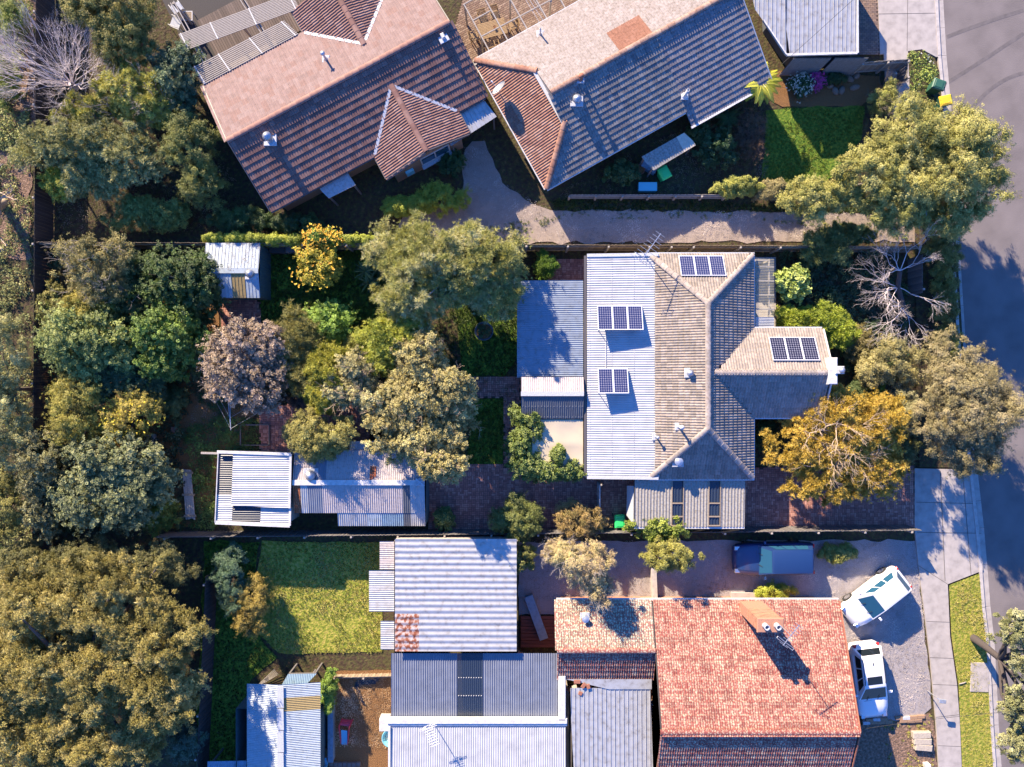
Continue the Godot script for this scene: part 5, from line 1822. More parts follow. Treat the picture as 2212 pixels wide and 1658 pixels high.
	pipe_vent("terracotta pipe vent astride the ridge of the beige house", S.call(1254, 172, 0), 0.5, 0.07, true, "pipe vents on the roofs", "terracotta")
	turbine_vent("shiny turbine vent on the blue shaded slope of the beige house", S.call(1246, 217, 0), 0.26, 0.16)
	pipe_vent("white open pipe vent on the lower brown shaded slope near the garage", S.call(1479, 208, 0), 0.9, 0.09, false, "pipe vents on the roofs", "white_paint")
	# satellite dish on the west eave
	var dish := thing("satellite_dish", "round satellite dish on an arm at the west eave of the terracotta hip", "satellite dish", at(1080, 205, 2.75), 0.9)
	var d := mb()
	d.lathe(Vector3(0, 0, 0), [0.46, 0.1, 0.44, 0.07, 0.25, 0.02, 0.0, 0.0], 18)
	var dn := part("reflector", d, M["galv"], dish)
	dn.transform = Transform3D(Basis(Vector3.RIGHT, -1.0), Vector3(0, 0.85, 0))
	var am := mb()
	am.rod(Vector3.ZERO, Vector3(0, 0.85, 0), 0.025)
	am.rod(Vector3(0, 0.6, 0), Vector3(0, 0.95, -0.55), 0.015)
	part("arm", am, M["galv"], dish)
	var lnb := mb()
	lnb.slab(Vector3(0, 1.0, -0.55), Vector3(0.08, 0.1, 0.12), 0.02)
	part("receiver", lnb, M["lead"], dish)
	var aw := thing("side_awning", "pale awning with a cream end sheet under the blue slope of the beige house", "awning", at(1444, 326, 0))
	sheets(aw, aw.position, [at(1386, 339, 2.0), at(1483, 284, 2.0), at(1503, 314, 1.9), at(1408, 371, 1.9)], ed, RIB, 0.25, 0.02, 0.75, func(k): return M["cream_paint"] if k == 3 else M["cement_sheet"])
	frame(aw, [at(1392, 340, 1.9), at(1480, 290, 1.9), at(1497, 312, 1.8), at(1410, 363, 1.8)])

# ---------------------------------------------------------------- garage and its garden, north east
func garage_corner():
	R.seed = 10
	var t := thing("garage", "garage with white ribbed metal roof and an angled corner beside the driveway", "garage", at(1770, 30, 0))
	var h := 2.75
	var o := t.position
	sheets(t, o, [at(1699, -70, h + 0.15), at(1851, -70, h + 0.15), at(1852, 114, h), at(1699, 118, h)], Vector3.RIGHT, RIB, 0.24, 0.035, 0.72, all_of("zinc_sheet"))
	sheets(t, o, [at(1612, -70, h + 0.15), at(1699, -70, h + 0.15), at(1699, 118, h), at(1648, 44, h + 0.05), at(1631, 20, h + 0.08)], Vector3.RIGHT, RIB, 0.24, 0.035, 0.72, all_of("zinc_sheet"))
	var f := mb(o)
	f.beam(at(1699, 119, h - 0.03), at(1853, 115, h - 0.03), 0.12, 0.14)
	f.beam(at(1649, 44, h), at(1699, 119, h - 0.02), 0.07, 0.16)
	f.beam(at(1853, 115, h), at(1852, -70, h + 0.12), 0.08, 0.14)
	part("fascia", f, M["white_paint"], t)
	var w := mb(o)
	w.wall(PackedVector3Array([at(1640, -70), at(1648, 70), at(1702, 150), at(1810, 148), at(1812, -70)]), 0, h - 0.1)
	part("wall", w, M["wall_dark"], t)
	# lattice screens in front of the south wall
	for s in [[1683, 1760, "left"], [1768, 1836, "right"]]:
		var a := at(s[0], 163, 0)
		var b := at(s[1], 163, 0)
		var l := thing("lattice_screen", "%s grey lattice screen against the garage front above the flower bed" % s[2], "lattice", (a + b) * 0.5, 0.0, "lattice screens on the garage")
		var m := mb(l.position)
		m.box(Vector3((a.x + b.x) / 2, 1.2, a.z - 0.03), Vector3(b.x - a.x, 2.35, 0.02))
		part("backing", m, M["wall_dark"], l)
		var g := mb(l.position)
		for k in 24:
			g.box(Vector3(lerpf(a.x, b.x, (k + 0.5) / 24.0), 1.2, a.z), Vector3(0.03, 2.35, 0.012))
		for k in 20:
			g.box(Vector3((a.x + b.x) / 2, lerpf(0.05, 2.35, (k + 0.5) / 20.0), a.z + 0.014), Vector3(b.x - a.x, 0.03, 0.012))
		part("lattice", g, M["wall_render"], l).set_meta("kind", "stuff")
	fence("grey timber paling fence running east from the garage lattice", at(1838, 158), at(1938, 151), 1.5, "pale_timber", [0.02, 0.55, 0.98], 1)
	fence("short return paling fence at the footpath beside the garage garden", at(1938, 151), at(1936, 186), 1.3, "grey_timber", [0.98], -1)
	fence("small leaning paling gate panel between flower bed and footpath", at(1915, 172), at(1900, 222), 1.0, "pale_timber", [0.0, 1.0], -1)
	# the service wires meeting at a bracket on the lattice corner
	var cable := func(label: String, p: Vector3, q: Vector3, sag: float, parts := 14):
		var c := thing("service_wire", label, "wire", (p + q) * 0.5)
		var m := mb(c.position)
		var line := []
		var rad := []
		for k in parts + 1:
			var e := float(k) / parts
			line.append(p.lerp(q, e) - Vector3(0, sag * 4.0 * e * (1.0 - e), 0))
			rad.append(0.011)
		m.tube(line, rad, 4)
		part("cable", m, M["copper_wire"], c)
	cable.call("thin service wire over the white garage roof towards the street", at(1690, 138, 3.0), at(1940, -90, 6.0), 0.3)
	cable.call("thin service wire across footpath and nature strip at the lower right", at(2300, 1530, 5.5), at(1840, 1580, 4.2), 0.3)

# ---------------------------------------------------------------- metal and red tiled houses, south
func south_houses():
	R.seed = 12
	var X := Vector3.RIGHT
	var Z := Vector3(0, 0, 1)
	var t := thing("metal_roof_house", "house under several flat grey and white corrugated metal roofs", "house", at(1010, 1480, 0))
	var o := t.position
	# big pale roof with rusty corner
	sheets(t, o, [at(905, 1165, 3.05), at(1116, 1165, 3.05), at(1116, 1408, 3.2), at(905, 1408, 3.2)], Z, SINE, 0.33, 0.02, 0.66, all_of("zinc_sheet"))
	sheets(t, o, [at(853, 1165, 3.05), at(905, 1165, 3.05), at(905, 1408, 3.2), at(853, 1408, 3.2)], Z, SINE, 0.33, 0.02, 0.66, func(k): return M["rusty_zinc"] if k > 5 else M["zinc_sheet"])
	sheets(t, o, [at(797, 1233, 2.5), at(852, 1233, 2.5), at(852, 1322, 2.5), at(797, 1322, 2.5)], Z, SINE, 0.12, 0.013, 0.75, all_of("zinc_sheet"))
	sheets(t, o, [at(822, 1342, 2.45), at(852, 1342, 2.45), at(852, 1404, 2.45), at(822, 1404, 2.45)], Z, SINE, 0.12, 0.013, 0.75, all_of("zinc_sheet"))
	sheets(t, o, [at(820, 1170, 2.45), at(852, 1170, 2.45), at(852, 1231, 2.45), at(820, 1231, 2.45)], Z, SINE, 0.12, 0.013, 0.75, all_of("old_sheet"))
	# dark corrugated roof with a skylight strip
	var h := 2.75
	sheets(t, o, [at(845, 1412, h + 0.1), at(988, 1412, h + 0.1), at(988, 1553, h), at(845, 1553, h)], X, SINE, 0.125, 0.02, 0.76, all_of("slate_sheet"))
	sheets(t, o, [at(988, 1412, h + 0.1), at(1043, 1412, h + 0.1), at(1043, 1553, h), at(988, 1553, h)], X, SINE, 0.115, 0.012, 0.76, all_of("smoke_sheet"))
	sheets(t, o, [at(1043, 1412, h + 0.1), at(1206, 1412, h + 0.1), at(1206, 1553, h), at(1043, 1553, h)], X, SINE, 0.125, 0.02, 0.76, all_of("slate_sheet"))
	var sc := mb(o)
	for v in [1465, 1504]:
		for k in 10:
			sc.slab(at(991 + k * 5.4, v, h + 0.08), Vector3(0.045, 0.03, 0.045), 0.01)
	part("roof_screws", sc, M["white_paint"], t).set_meta("kind", "stuff")
	# pale lower roof and parapets
	sheets(t, o, [at(842, 1570, 2.95), at(1222, 1570, 2.95), at(1222, 1720, 3.1), at(842, 1720, 3.1)], X, SINE, 0.125, 0.013, 0.76, all_of("white_sheet"))
	var pp := mb(o)
	pp.slab(at(1031, 1557, 2.95), Vector3(10.0, 0.3, 0.3), 0.02)
	pp.slab(at(1031, 1565.5, 2.92), Vector3(10.0, 0.2, 0.14), 0.02)
	pp.slab(at(1214, 1508, 2.95), Vector3(0.4, 0.3, 2.5), 0.02)
	pp.beam(at(841, 1570, 3.0), at(841, 1720, 3.1), 0.12, 0.12)
	part("parapet", pp, M["white_paint"], t)
	var wl := mb(o)
	wl.wall(PackedVector3Array([at(866, 1150, 0), at(1118, 1150, 0), at(1118, 1405, 0), at(1222, 1460, 0), at(1222, 1740, 0), at(866, 1740, 0)]), 0, 2.6)
	part("wall", wl, M["wall_render"], t)
	# ribbed deck roof between the two houses
	var d := thing("ribbed_roof", "pale blue grey ribbed metal roof wedged between metal and red tiled houses", "roof", at(1318, 1565, 0))
	sheets(d, d.position, [at(1232, 1487, 3.0), at(1408, 1487, 3.0), at(1413, 1720, 3.15), at(1238, 1720, 3.15)], X, RIB, 0.245, 0.04, 0.73, all_of("zinc_sheet"))
	sheets(d, d.position, [at(1222, 1468, 3.06), at(1408, 1468, 3.06), at(1408, 1490, 3.06), at(1230, 1490, 3.06)], X, FLAT, 1.0, 0.0, 2.0, all_of("zinc_sheet"))
	var dw := mb(d.position)
	dw.wall(PackedVector3Array([at(1226, 1480, 0), at(1400, 1480, 0), at(1400, 1720, 0), at(1226, 1720, 0)]), 0, 2.9)
	part("wall", dw, M["wall_render"], d)
	# red lichened house
	var K := 0.411
	var zn := at(0, 1299, 2.7).z
	var xa := at(1202, 0, 2.7).x
	var xb := at(1408, 0, 2.7).x
	var xc := 18.3
	var z1 := at(0, 1407, 3.72).z
	var h1 := 2.7 + (z1 - zn) * K
	var z2 := at(0, 1583, 5.25).z
	var h2 := 2.7 + (z2 - zn) * K
	var z3 := at(0, 1469, 3.1).z
	var z4 := z2 + 5.0
	var r := thing("red_house", "red tiled house spotted all over with pale lichen, beside the parked white cars", "house", Vector3((xb + xc) / 2, 0, z2))
	var J := roof_job(r, "lichen_tile", 0.26, 0.33, 0.022, 0.036)
	var red := [lin(0.72, 0.6, 0.58), lin(1, 0.9, 0.86), lin(0.88, 0.74, 0.7), lin(1.05, 1.08, 1.02), lin(0.95, 0.85, 0.8)]
	var pale := [lin(1.0, 1.35, 1.3), lin(1.1, 1.5, 1.4), lin(0.9, 1.25, 1.15)]
	lay(J, [Vector3(xa, 2.7, zn), Vector3(xa, h1, z1), Vector3(xb, h1, z1), Vector3(xb, 2.7, zn)], pale, 0.4)
	lay(J, [Vector3(xa, h1, z1), Vector3(xa, h1 - (z3 - z1) * K, z3), Vector3(xb, h1 - (z3 - z1) * K, z3), Vector3(xb, h1, z1)], red, 0.4)
	lay(J, [Vector3(xb, 2.7, zn), Vector3(xb, h2, z2), Vector3(xc, h2, z2), Vector3(xc, 2.7, zn)], red, 0.5)
	lay(J, [Vector3(xb, h2, z2), Vector3(xb, h2 - 5.0 * K, z4), Vector3(xc, h2 - 5.0 * K, z4), Vector3(xc, h2, z2)], red, 0.5)
	ridge(J, Vector3(xb, h2, z2), Vector3(xc, h2, z2), [lin(1, 0.85, 0.8), lin(0.9, 0.75, 0.7)])
	ridge(J, Vector3(xa, h1, z1), Vector3(xb, h1, z1), [lin(1, 0.95, 0.9), lin(0.9, 0.8, 0.75)])
	roof_done(J)
	o = r.position
	var rw := mb(o)
	rw.wall(PackedVector3Array([Vector3(xa + 0.4, 0, zn + 0.5), Vector3(xc - 0.35, 0, zn + 0.5), Vector3(xc - 0.35, 0, z4), Vector3(xb + 0.1, 0, z4), Vector3(xb + 0.1, 0, z3), Vector3(xa + 0.4, 0, z3)]), 0, 2.65)
	rw.quad(Vector3(xb + 0.05, 2.6, zn + 0.5), Vector3(xb + 0.05, h2 - 0.1, z2), Vector3(xb + 0.05, h2 - 0.1, z2), Vector3(xb + 0.05, 2.6, z4))
	rw.tri(Vector3(xb + 0.05, 2.6, zn + 0.4), Vector3(xb + 0.05, h2 - 0.1, z2), Vector3(xb + 0.05, 2.6, z4 + 0.5))
	rw.tri(Vector3(xc - 0.3, 2.6, zn + 0.4), Vector3(xc - 0.3, h2 - 0.1, z2), Vector3(xc - 0.3, 2.6, z4 + 0.5))
	part("wall", rw, M["orange_brick"], r)
	var rg := mb(o)
	rg.beam(Vector3(xa, 2.62, zn - 0.08), Vector3(xc, 2.62, zn - 0.08), 0.12, 0.1)
	part("gutter", rg, M["gutter"], r)
	var vb := mb(o)
	vb.beam(Vector3(xc + 0.03, 2.7, zn), Vector3(xc + 0.03, h2, z2), 0.06, 0.14)
	vb.beam(Vector3(xc + 0.03, h2 - 5.0 * K, z4), Vector3(xc + 0.03, h2, z2), 0.06, 0.14)
	part("barge_board", vb, M["terracotta"], r)
	# brick chimney with pots, and an antenna on it
	var cx := 13.35
	var cz := at(0, 1318, 3.3).z
	var ch := mb(o)
	ch.box(Vector3(cx, 4.3, cz), Vector3(1.25, 3.4, 0.62))
	ch.slab(Vector3(cx, 5.95, cz), Vector3(1.38, 0.16, 0.74), 0.03)
	var chn := part("chimney", ch, M["orange_brick"], r)
	# its bricks, course by course, on the four faces above the roof
	var bm := mb()
	bm.slab(Vector3.ZERO, Vector3(0.222, 0.074, 0.03), 0.006)
	var bmesh := bm.done()
	var tones := [lin(1, 1, 1), lin(0.8, 0.72, 0.7), lin(1.15, 1.05, 0.95), lin(0.92, 0.85, 0.85)]
	for cr in 20:
		var y := 5.8 - cr * 0.086
		for e in [[Vector3(1, 0, 0), Vector3(0, 0, -0.31), 5], [Vector3(0, 0, 1), Vector3(-0.625, 0, 0), 2], [Vector3(1, 0, 0), Vector3(0, 0, 0.31), 5], [Vector3(0, 0, 1), Vector3(0.625, 0, 0), 2]]:
			var cnt: int = e[2]
			for k in cnt:
				var q: Vector3 = e[0] * ((k - (cnt - 1) * 0.5) * 0.236 + (0.05 if cr % 2 else -0.05)) + e[1]
				var w := mesh_node("brick", bmesh, shade("orange_brick", tones[R.randi() % 4]), chn)
				w.transform = Transform3D(Basis(e[0], Vector3.UP, e[0].cross(Vector3.UP)), Vector3(cx, y, cz) + q - o)
	for k in 2:
		var pot := mb(o)
		pot.lathe(Vector3(cx + 0.3 - 0.6 * k, 6.02, cz), [0.16, 0.0, 0.13, 0.32, 0.15, 0.34, 0.15, 0.38, 0.1, 0.38, 0.09, 0.1, 0.0, 0.1], 12)
		part("chimney_pot", pot, M["lead"], chn)
	yagi("television antenna standing on the orange brick chimney of the red house", Vector3(cx + 0.5, 6.02, cz), 1.5, 0.9, 1.3, false)
	turbine_vent("small pale vent on the lichened roof west of the red chimney", Vector3(at(1264, 0, 3.1).x, 2.7 + (at(0, 1335, 3.1).z - zn) * K, at(0, 1335, 3.1).z), 0.2, 0.3, "", true)
	yagi("thin television antenna on the white parapet of the metal roof house", Vector3(at(937, 0, 3.0).x, 3.05, at(0, 1565, 3.0).z), 1.3, -1.2, 1.2, false)
	# broken tiles lying on the ribbed roof
	for k in 4:
		var q: Vector3 = [at(1247, 1474, 3.12), at(1261, 1482, 3.12), at(1271, 1484, 3.12), at(1254, 1499, 3.07)][k]
		var b := mb()
		b.slab(Vector3.ZERO, Vector3(0.36 - 0.05 * k, 0.035, 0.2), 0.01)
		var bt := mesh_node("broken_tile", b.done(), M["terracotta"], self)
		bt.position = q
		bt.rotation.y = k * 0.9
		tag(bt, ["left broken terracotta tile lying along the top flashing of the ribbed roof", "upright middle broken red tile on the ribbed roof flashing", "right broken red tile near the top of the ribbed roof", "small lowest red tile shard lying between the ribs of the pale roof"][k], "roof tile", "broken tiles on the ribbed roof")
	# blue gabled shed and its lean-to
	var b := thing("blue_shed", "gabled corrugated shed with pale blue roof and one amber sheet, bottom left", "shed", at(612, 1600, 0))
	var hs := 2.1
	var hm := 2.5
	sheets(b, b.position, [at(533, 1478, hs), at(600, 1480, hm), at(600, 1740, hm), at(533, 1740, hs)], Z, SINE, 0.1, 0.016, 0.8, all_of("shed_sheet"))
	sheets(b, b.position, [at(600, 1480, hm), at(692, 1475, hs), at(692, 1740, hs), at(600, 1740, hm)], Z, SINE, 0.1, 0.016, 0.8, func(k): return M["amber_sheet"] if k == 1 else M["shed_sheet"])
	for k in 5:
		var rc := mb(b.position)
		rc.beam(at(605, 1484 + k * 48, hm + 0.03), at(606, 1530 + k * 48, hm + 0.03), 0.36, 0.025)
		part("ridge_capping", rc, M["lead"], b)
	var bw := mb(b.position)
	bw.wall(PackedVector3Array([at(536, 1500, 0), at(705, 1500, 0), at(705, 1740, 0), at(536, 1740, 0)]), 0, 2.05)
	part("wall", bw, M["teal_wall"], b)
	var lt := thing("lean_to_roof", "small bent blue sheet roof behind the blue gabled shed", "roof", at(650, 1466, 0))
	sheets(lt, lt.position, [at(622, 1457, 1.7), at(684, 1456, 1.7), at(664, 1477, 1.9), at(608, 1481, 1.9)], X, SINE, 0.1, 0.016, 0.8, all_of("blue_sheet"))
	frame(lt, [at(624, 1458, 1.65), at(680, 1457, 1.65), at(664, 1474, 1.8), at(612, 1477, 1.8)])
	var tl := thing("teal_awning", "teal flat roof at the bottom edge beside the leaning fence", "awning", at(490, 1680, 0))
	sheets(tl, tl.position, [at(448, 1646, 1.9), at(532, 1644, 1.9), at(532, 1740, 1.9), at(448, 1740, 1.9)], X, SINE, 0.1, 0.016, 0.8, all_of("blue_sheet"))
	frame(tl, [at(455, 1652, 1.85), at(528, 1650, 1.85), at(528, 1730, 1.85), at(455, 1730, 1.85)])

# ---------------------------------------------------------------- fences
# palings on rails between posts, from a to b; side tells on which side the posts stand
func fence(label: String, a: Vector3, b: Vector3, h: float, key: String, posts: Array, side: int, called := "paling_fence", proud := 0.0) -> Node3D:
	R.seed = hash(label)
	var t := thing(called, label, "fence", (a + b) * 0.5)
	var d := (b - a).normalized()
	var s := d.cross(Vector3.UP).normalized() * side
	var l := (b - a).length()
	var n := int(l / 0.1)
	var pm := mb()
	pm.slab(Vector3(0, 0, 0), Vector3(0.096, h, 0.018), 0.004)
	var pal := pm.done()
	var where := []
	var tint := []
	for i in n:
		var p := a.lerp(b, (i + 0.5) / n)
		p.y = h * 0.5 + R.randf_range(-0.015, 0.015)
		if not seen(p, 2.0): continue
		var bs := Basis(d, Vector3.UP, d.cross(Vector3.UP)).rotated(d, R.randf_range(-0.012, 0.012))
		where.append(Transform3D(bs, p - s * (0.012 if i % 2 else 0.0)))
		tint.append(Color.WHITE * R.randf_range(0.7, 1.15))
	if where.size() <= 130:
		for i in where.size():
			var o := mesh_node("paling", pal, shade(key, Color(1, 1, 1) * (0.8 + 0.12 * (i % 4))), t)
			var tr: Transform3D = where[i]
			tr.origin -= t.position
			o.transform = tr
	else:
		many("palings", pal, tinted(key), t, where, tint, t.position).set_meta("kind", "stuff")
	for f in [0.15, 0.8]:
		var m := mb(t.position)
		var y := Vector3(0, h * f, 0)
		m.beam(a + y + s * 0.045, b + y + s * 0.045, 0.05, 0.09)
		part("rail", m, M[key], t)
	for f in posts:
		var p := a.lerp(b, f) + s * 0.1
		var m := mb(t.position)
		m.slab(Vector3(p.x, (h + proud) * 0.5, p.z), Vector3(0.11, h + proud, 0.11), 0.015)
		part("post", m, M["pale_timber"], t)
	return t

func spaced(l: float, gap: float) -> Array:
	var o := []
	var n := int(l / gap)
	for i in n + 1: o.append((i + 0.2) / (n + 0.4))
	return o

func fences():
	var wx := at(118, 0, 0).x
	fence("long dark paling fence along the western back boundary", Vector3(wx, 0, -24.5), Vector3(wx - 0.3, 0, 24.5), 1.8, "dark_timber", spaced(49, 2.7), 1)
	var nz := at(0, 529, 1.8).z
	fence("long brown paling fence between the lot and the gravel lane", Vector3(wx, 0, nz - 0.15), Vector3(23.5, 0, nz + 0.1), 1.8, "timber", [0.05, 0.1, 0.15, 0.2, 0.25, 0.3, 0.35, 0.4, 0.45, 0.505, 0.553, 0.6, 0.646, 0.692, 0.717, 0.742, 0.795, 0.84, 0.9, 0.95], 1)
	var sz := at(0, 1155, 1.8).z
	fence("long weathered paling fence along the southern lot boundary", Vector3(-20.5, 0, sz + 0.2), Vector3(23.5, 0, sz - 0.2), 1.7, "grey_timber", spaced(44, 2.7), 1)
	fence("dark leaning paling fence beside the big tree at the bottom left", at(470, 1230), at(447, 1720), 1.8, "dark_timber", spaced(13, 2.4), 1)
	fence("low timber fence along the north edge of the gravel lane", at(1228, 428), at(1560, 428), 0.8, "pale_timber", [0.0, 0.17, 0.34, 0.51, 0.68, 0.85, 1.0], 1)
	fence("short grey front fence behind the bare branched tree", at(1962, 560), at(1962, 640), 1.6, "grey_timber", [0.1, 0.9], -1)
	fence("thin lattice gate line dividing the brick court beside the carport", at(1290, 1040), at(1290, 1142), 1.3, "white_paint", [0.02, 0.98], -1, "side_gate")
	fence("orange brown sleeper fence across the mulched yard", at(724, 1458), at(852, 1455), 0.5, "timber", [0.02, 0.5, 0.98], 1)

# ---------------------------------------------------------------- cars
# S: length, width, roof height, stations of the lower body and corners of the cabin (x runs forwards)
func car(called: String, label: String, where: Vector3, turn: float, paint: String, S: Dictionary) -> Node3D:
	var t := thing(called, label, "car", where, turn)
	var b := mb()
	b.smooth()
	var prev := []
	for s in S.body:   # x, half width, belt height, crown, sill
		var ring := [Vector3(s[0], s[4], -s[1] * 0.93), Vector3(s[0], s[4] + 0.18, -s[1]), Vector3(s[0], s[2] - 0.16, -s[1]), Vector3(s[0], s[2] - 0.02, -s[1] * 0.94), Vector3(s[0], s[2] + s[3] * 0.7, -s[1] * 0.6), Vector3(s[0], s[2] + s[3], 0), Vector3(s[0], s[2] + s[3] * 0.7, s[1] * 0.6), Vector3(s[0], s[2] - 0.02, s[1] * 0.94), Vector3(s[0], s[2] - 0.16, s[1]), Vector3(s[0], s[4] + 0.18, s[1]), Vector3(s[0], s[4], s[1] * 0.93)]
		if prev:
			for i in 10: b.quad(prev[i], prev[i + 1], ring[i + 1], ring[i])
		else:
			for i in range(1, 10): b.tri(ring[0], ring[i + 1], ring[i])
		prev = ring
	for i in range(1, 10): b.tri(prev[0], prev[i], prev[i + 1])
	b.smooth(false)
	part("body", b, M[paint], t)
	# cabin: [rear base x, rear top x, front top x, front base x, half width base, half width top, base height]
	var c: Array = S.cabin
	var H: float = S.h
	var y: float = c[6]
	var lo := [Vector3(c[0], y, -c[4]), Vector3(c[0], y, c[4]), Vector3(c[3], y, c[4]), Vector3(c[3], y, -c[4])]
	var hi := [Vector3(c[1], H - 0.05, -c[5]), Vector3(c[1], H - 0.05, c[5]), Vector3(c[2], H - 0.05, c[5]), Vector3(c[2], H - 0.05, -c[5])]
	var tp := [Vector3(c[1] + 0.12, H, -c[5] + 0.12), Vector3(c[1] + 0.12, H, c[5] - 0.12), Vector3(c[2] - 0.14, H, c[5] - 0.12), Vector3(c[2] - 0.14, H, -c[5] + 0.12)]
	var k := mb()
	for i in 4:
		var j := (i + 1) % 4
		k.quad(lo[j], lo[i], hi[i], hi[j])
	k.smooth()
	for i in 4:
		var j := (i + 1) % 4
		k.quad(hi[j], hi[i], tp[i], tp[j])
	k.quad(tp[3], tp[2], tp[1], tp[0])
	k.smooth(false)
	part("roof", k, M[paint], t)
	var glass: String = S.get("glass", "car_glass")
	var face := func(nm: String, i: int, a0: float, a1: float, f0: float, f1: float):
		var j := (i + 1) % 4
		var n: Vector3 = (lo[j] - lo[i]).cross(hi[i] - lo[i]).normalized()
		if n.dot(lo[i] + lo[j] - Vector3(c[1] + c[2], 2 * y, 0)) < 0: n = -n
		var P := func(a: float, f: float) -> Vector3: return lo[i].lerp(lo[j], a).lerp(hi[i].lerp(hi[j], a), f) + n * 0.012
		var g := mb()
		g.quad(P.call(a0, f0), P.call(a0, f1), P.call(a1, f1), P.call(a1, f0))
		part(nm, g, M[glass], t)
	face.call("rear_window", 0, 0.08, 0.92, 0.2, 0.92)
	face.call("windscreen", 2, 0.05, 0.95, 0.06, 0.94)
	for side in [1, 3]:
		face.call("side_window", side, 0.1, 0.36, 0.18, 0.9)
		face.call("side_window", side, 0.39, 0.62, 0.18, 0.9)
		face.call("side_window", side, 0.65, 0.86, 0.18, 0.88)
	for e in [-0.34, 0.2]:   # wipers
		var wi := mb()
		wi.beam(lo[2].lerp(lo[3], 0.5 + e * 0.7) + Vector3(0.03, 0.04, 0), lo[2].lerp(lo[3], 0.5 + e * 0.7).lerp(hi[2].lerp(hi[3], 0.5 + e + 0.24), 0.3) + Vector3(0.03, 0.035, 0), 0.02, 0.015)
		part("wiper", wi, M["rubber"], t)
	var se := mb()   # bonnet shut line
	var f0: Array = S.body[-3]
	se.beam(Vector3(f0[0] - 0.45, f0[2] + f0[3] + 0.022, -f0[1] * 0.62), Vector3(f0[0] - 0.45, f0[2] + f0[3] + 0.022, f0[1] * 0.62), 0.012, 0.008)
	part("bonnet_seam", se, M["rubber"], t)
	var L: float = S.l
	var W: float = S.w
	for sx in [-1, 1]:
		for sz in [-1, 1]:
			var m := mb()
			var p := Vector3(sx * L * 0.3, 0.33, sz * (W * 0.5 - 0.1))
			m.tube([p - Vector3(0, 0, 0.11), p - Vector3(0, 0, 0.09), p + Vector3(0, 0, 0.09), p + Vector3(0, 0, 0.11)], [0.29, 0.33, 0.33, 0.29], 16)
			var w := part("wheel", m, M["rubber"], t)
			var r := mb()
			r.tube([p - Vector3(0, 0, 0.115), p + Vector3(0, 0, 0.115)], [0.2, 0.2], 12)
			part("rim", r, M["chrome"], w)
	for sz in [-1, 1]:
		var f: Array = S.body[-2]
		var g: Array = S.body[1]
		var h := mb()
		h.slab(Vector3(f[0] + 0.02, f[2] - 0.03, sz * f[1] * 0.78), Vector3(0.34, 0.09, 0.26), 0.03)
		part("headlight", h, M["chrome"], t)
		var q := mb()
		q.slab(Vector3(g[0] + 0.03, g[2] - 0.07, sz * g[1] * 0.84), Vector3(0.2, 0.16, 0.2), 0.05)
		part("tail_light", q, M["tail_red"], t)
		var mi := mb()
		mi.slab(Vector3(c[3] - 0.35, y + 0.1, sz * (W * 0.5 + 0.1)), Vector3(0.12, 0.14, 0.2), 0.03)
		part("mirror", mi, M[paint], t)
		if S.get("rails", false):
			var ra := mb()
			ra.tube([Vector3(c[1] + 0.1, H, sz * (c[5] - 0.03)), Vector3(c[1] + 0.3, H + 0.05, sz * (c[5] - 0.03)), Vector3(c[2] - 0.4, H + 0.05, sz * (c[5] - 0.03)), Vector3(c[2] - 0.2, H, sz * (c[5] - 0.03))], [0.02, 0.022, 0.022, 0.02], 5)
			part("roof_rail", ra, M["rubber"], t)
	if S.get("sunroof", false):
		var su := mb()
		su.slab(Vector3(c[2] - 0.42, H + 0.002, 0), Vector3(0.46, 0.012, 0.86), 0.004)
		part("sunroof", su, M["car_glass"], t)
		var an := mb()
		an.slab(Vector3(c[1] + 0.45, H + 0.03, 0), Vector3(0.16, 0.07, 0.035), 0.02)
		part("antenna_fin", an, M["rubber"], t)
		for i in 4:
			var rb := mb()
			rb.slab(Vector3((c[1] + c[2]) * 0.5 - 0.3, H + 0.003, -0.36 + 0.24 * i), Vector3(1.0, 0.01, 0.03), 0.004)
			part("roof_rib", rb, M[paint], t)
	return t

func heading(a: Vector3, b: Vector3) -> float:   # turn that points +x from a to b
	return -atan2(b.z - a.z, b.x - a.x)

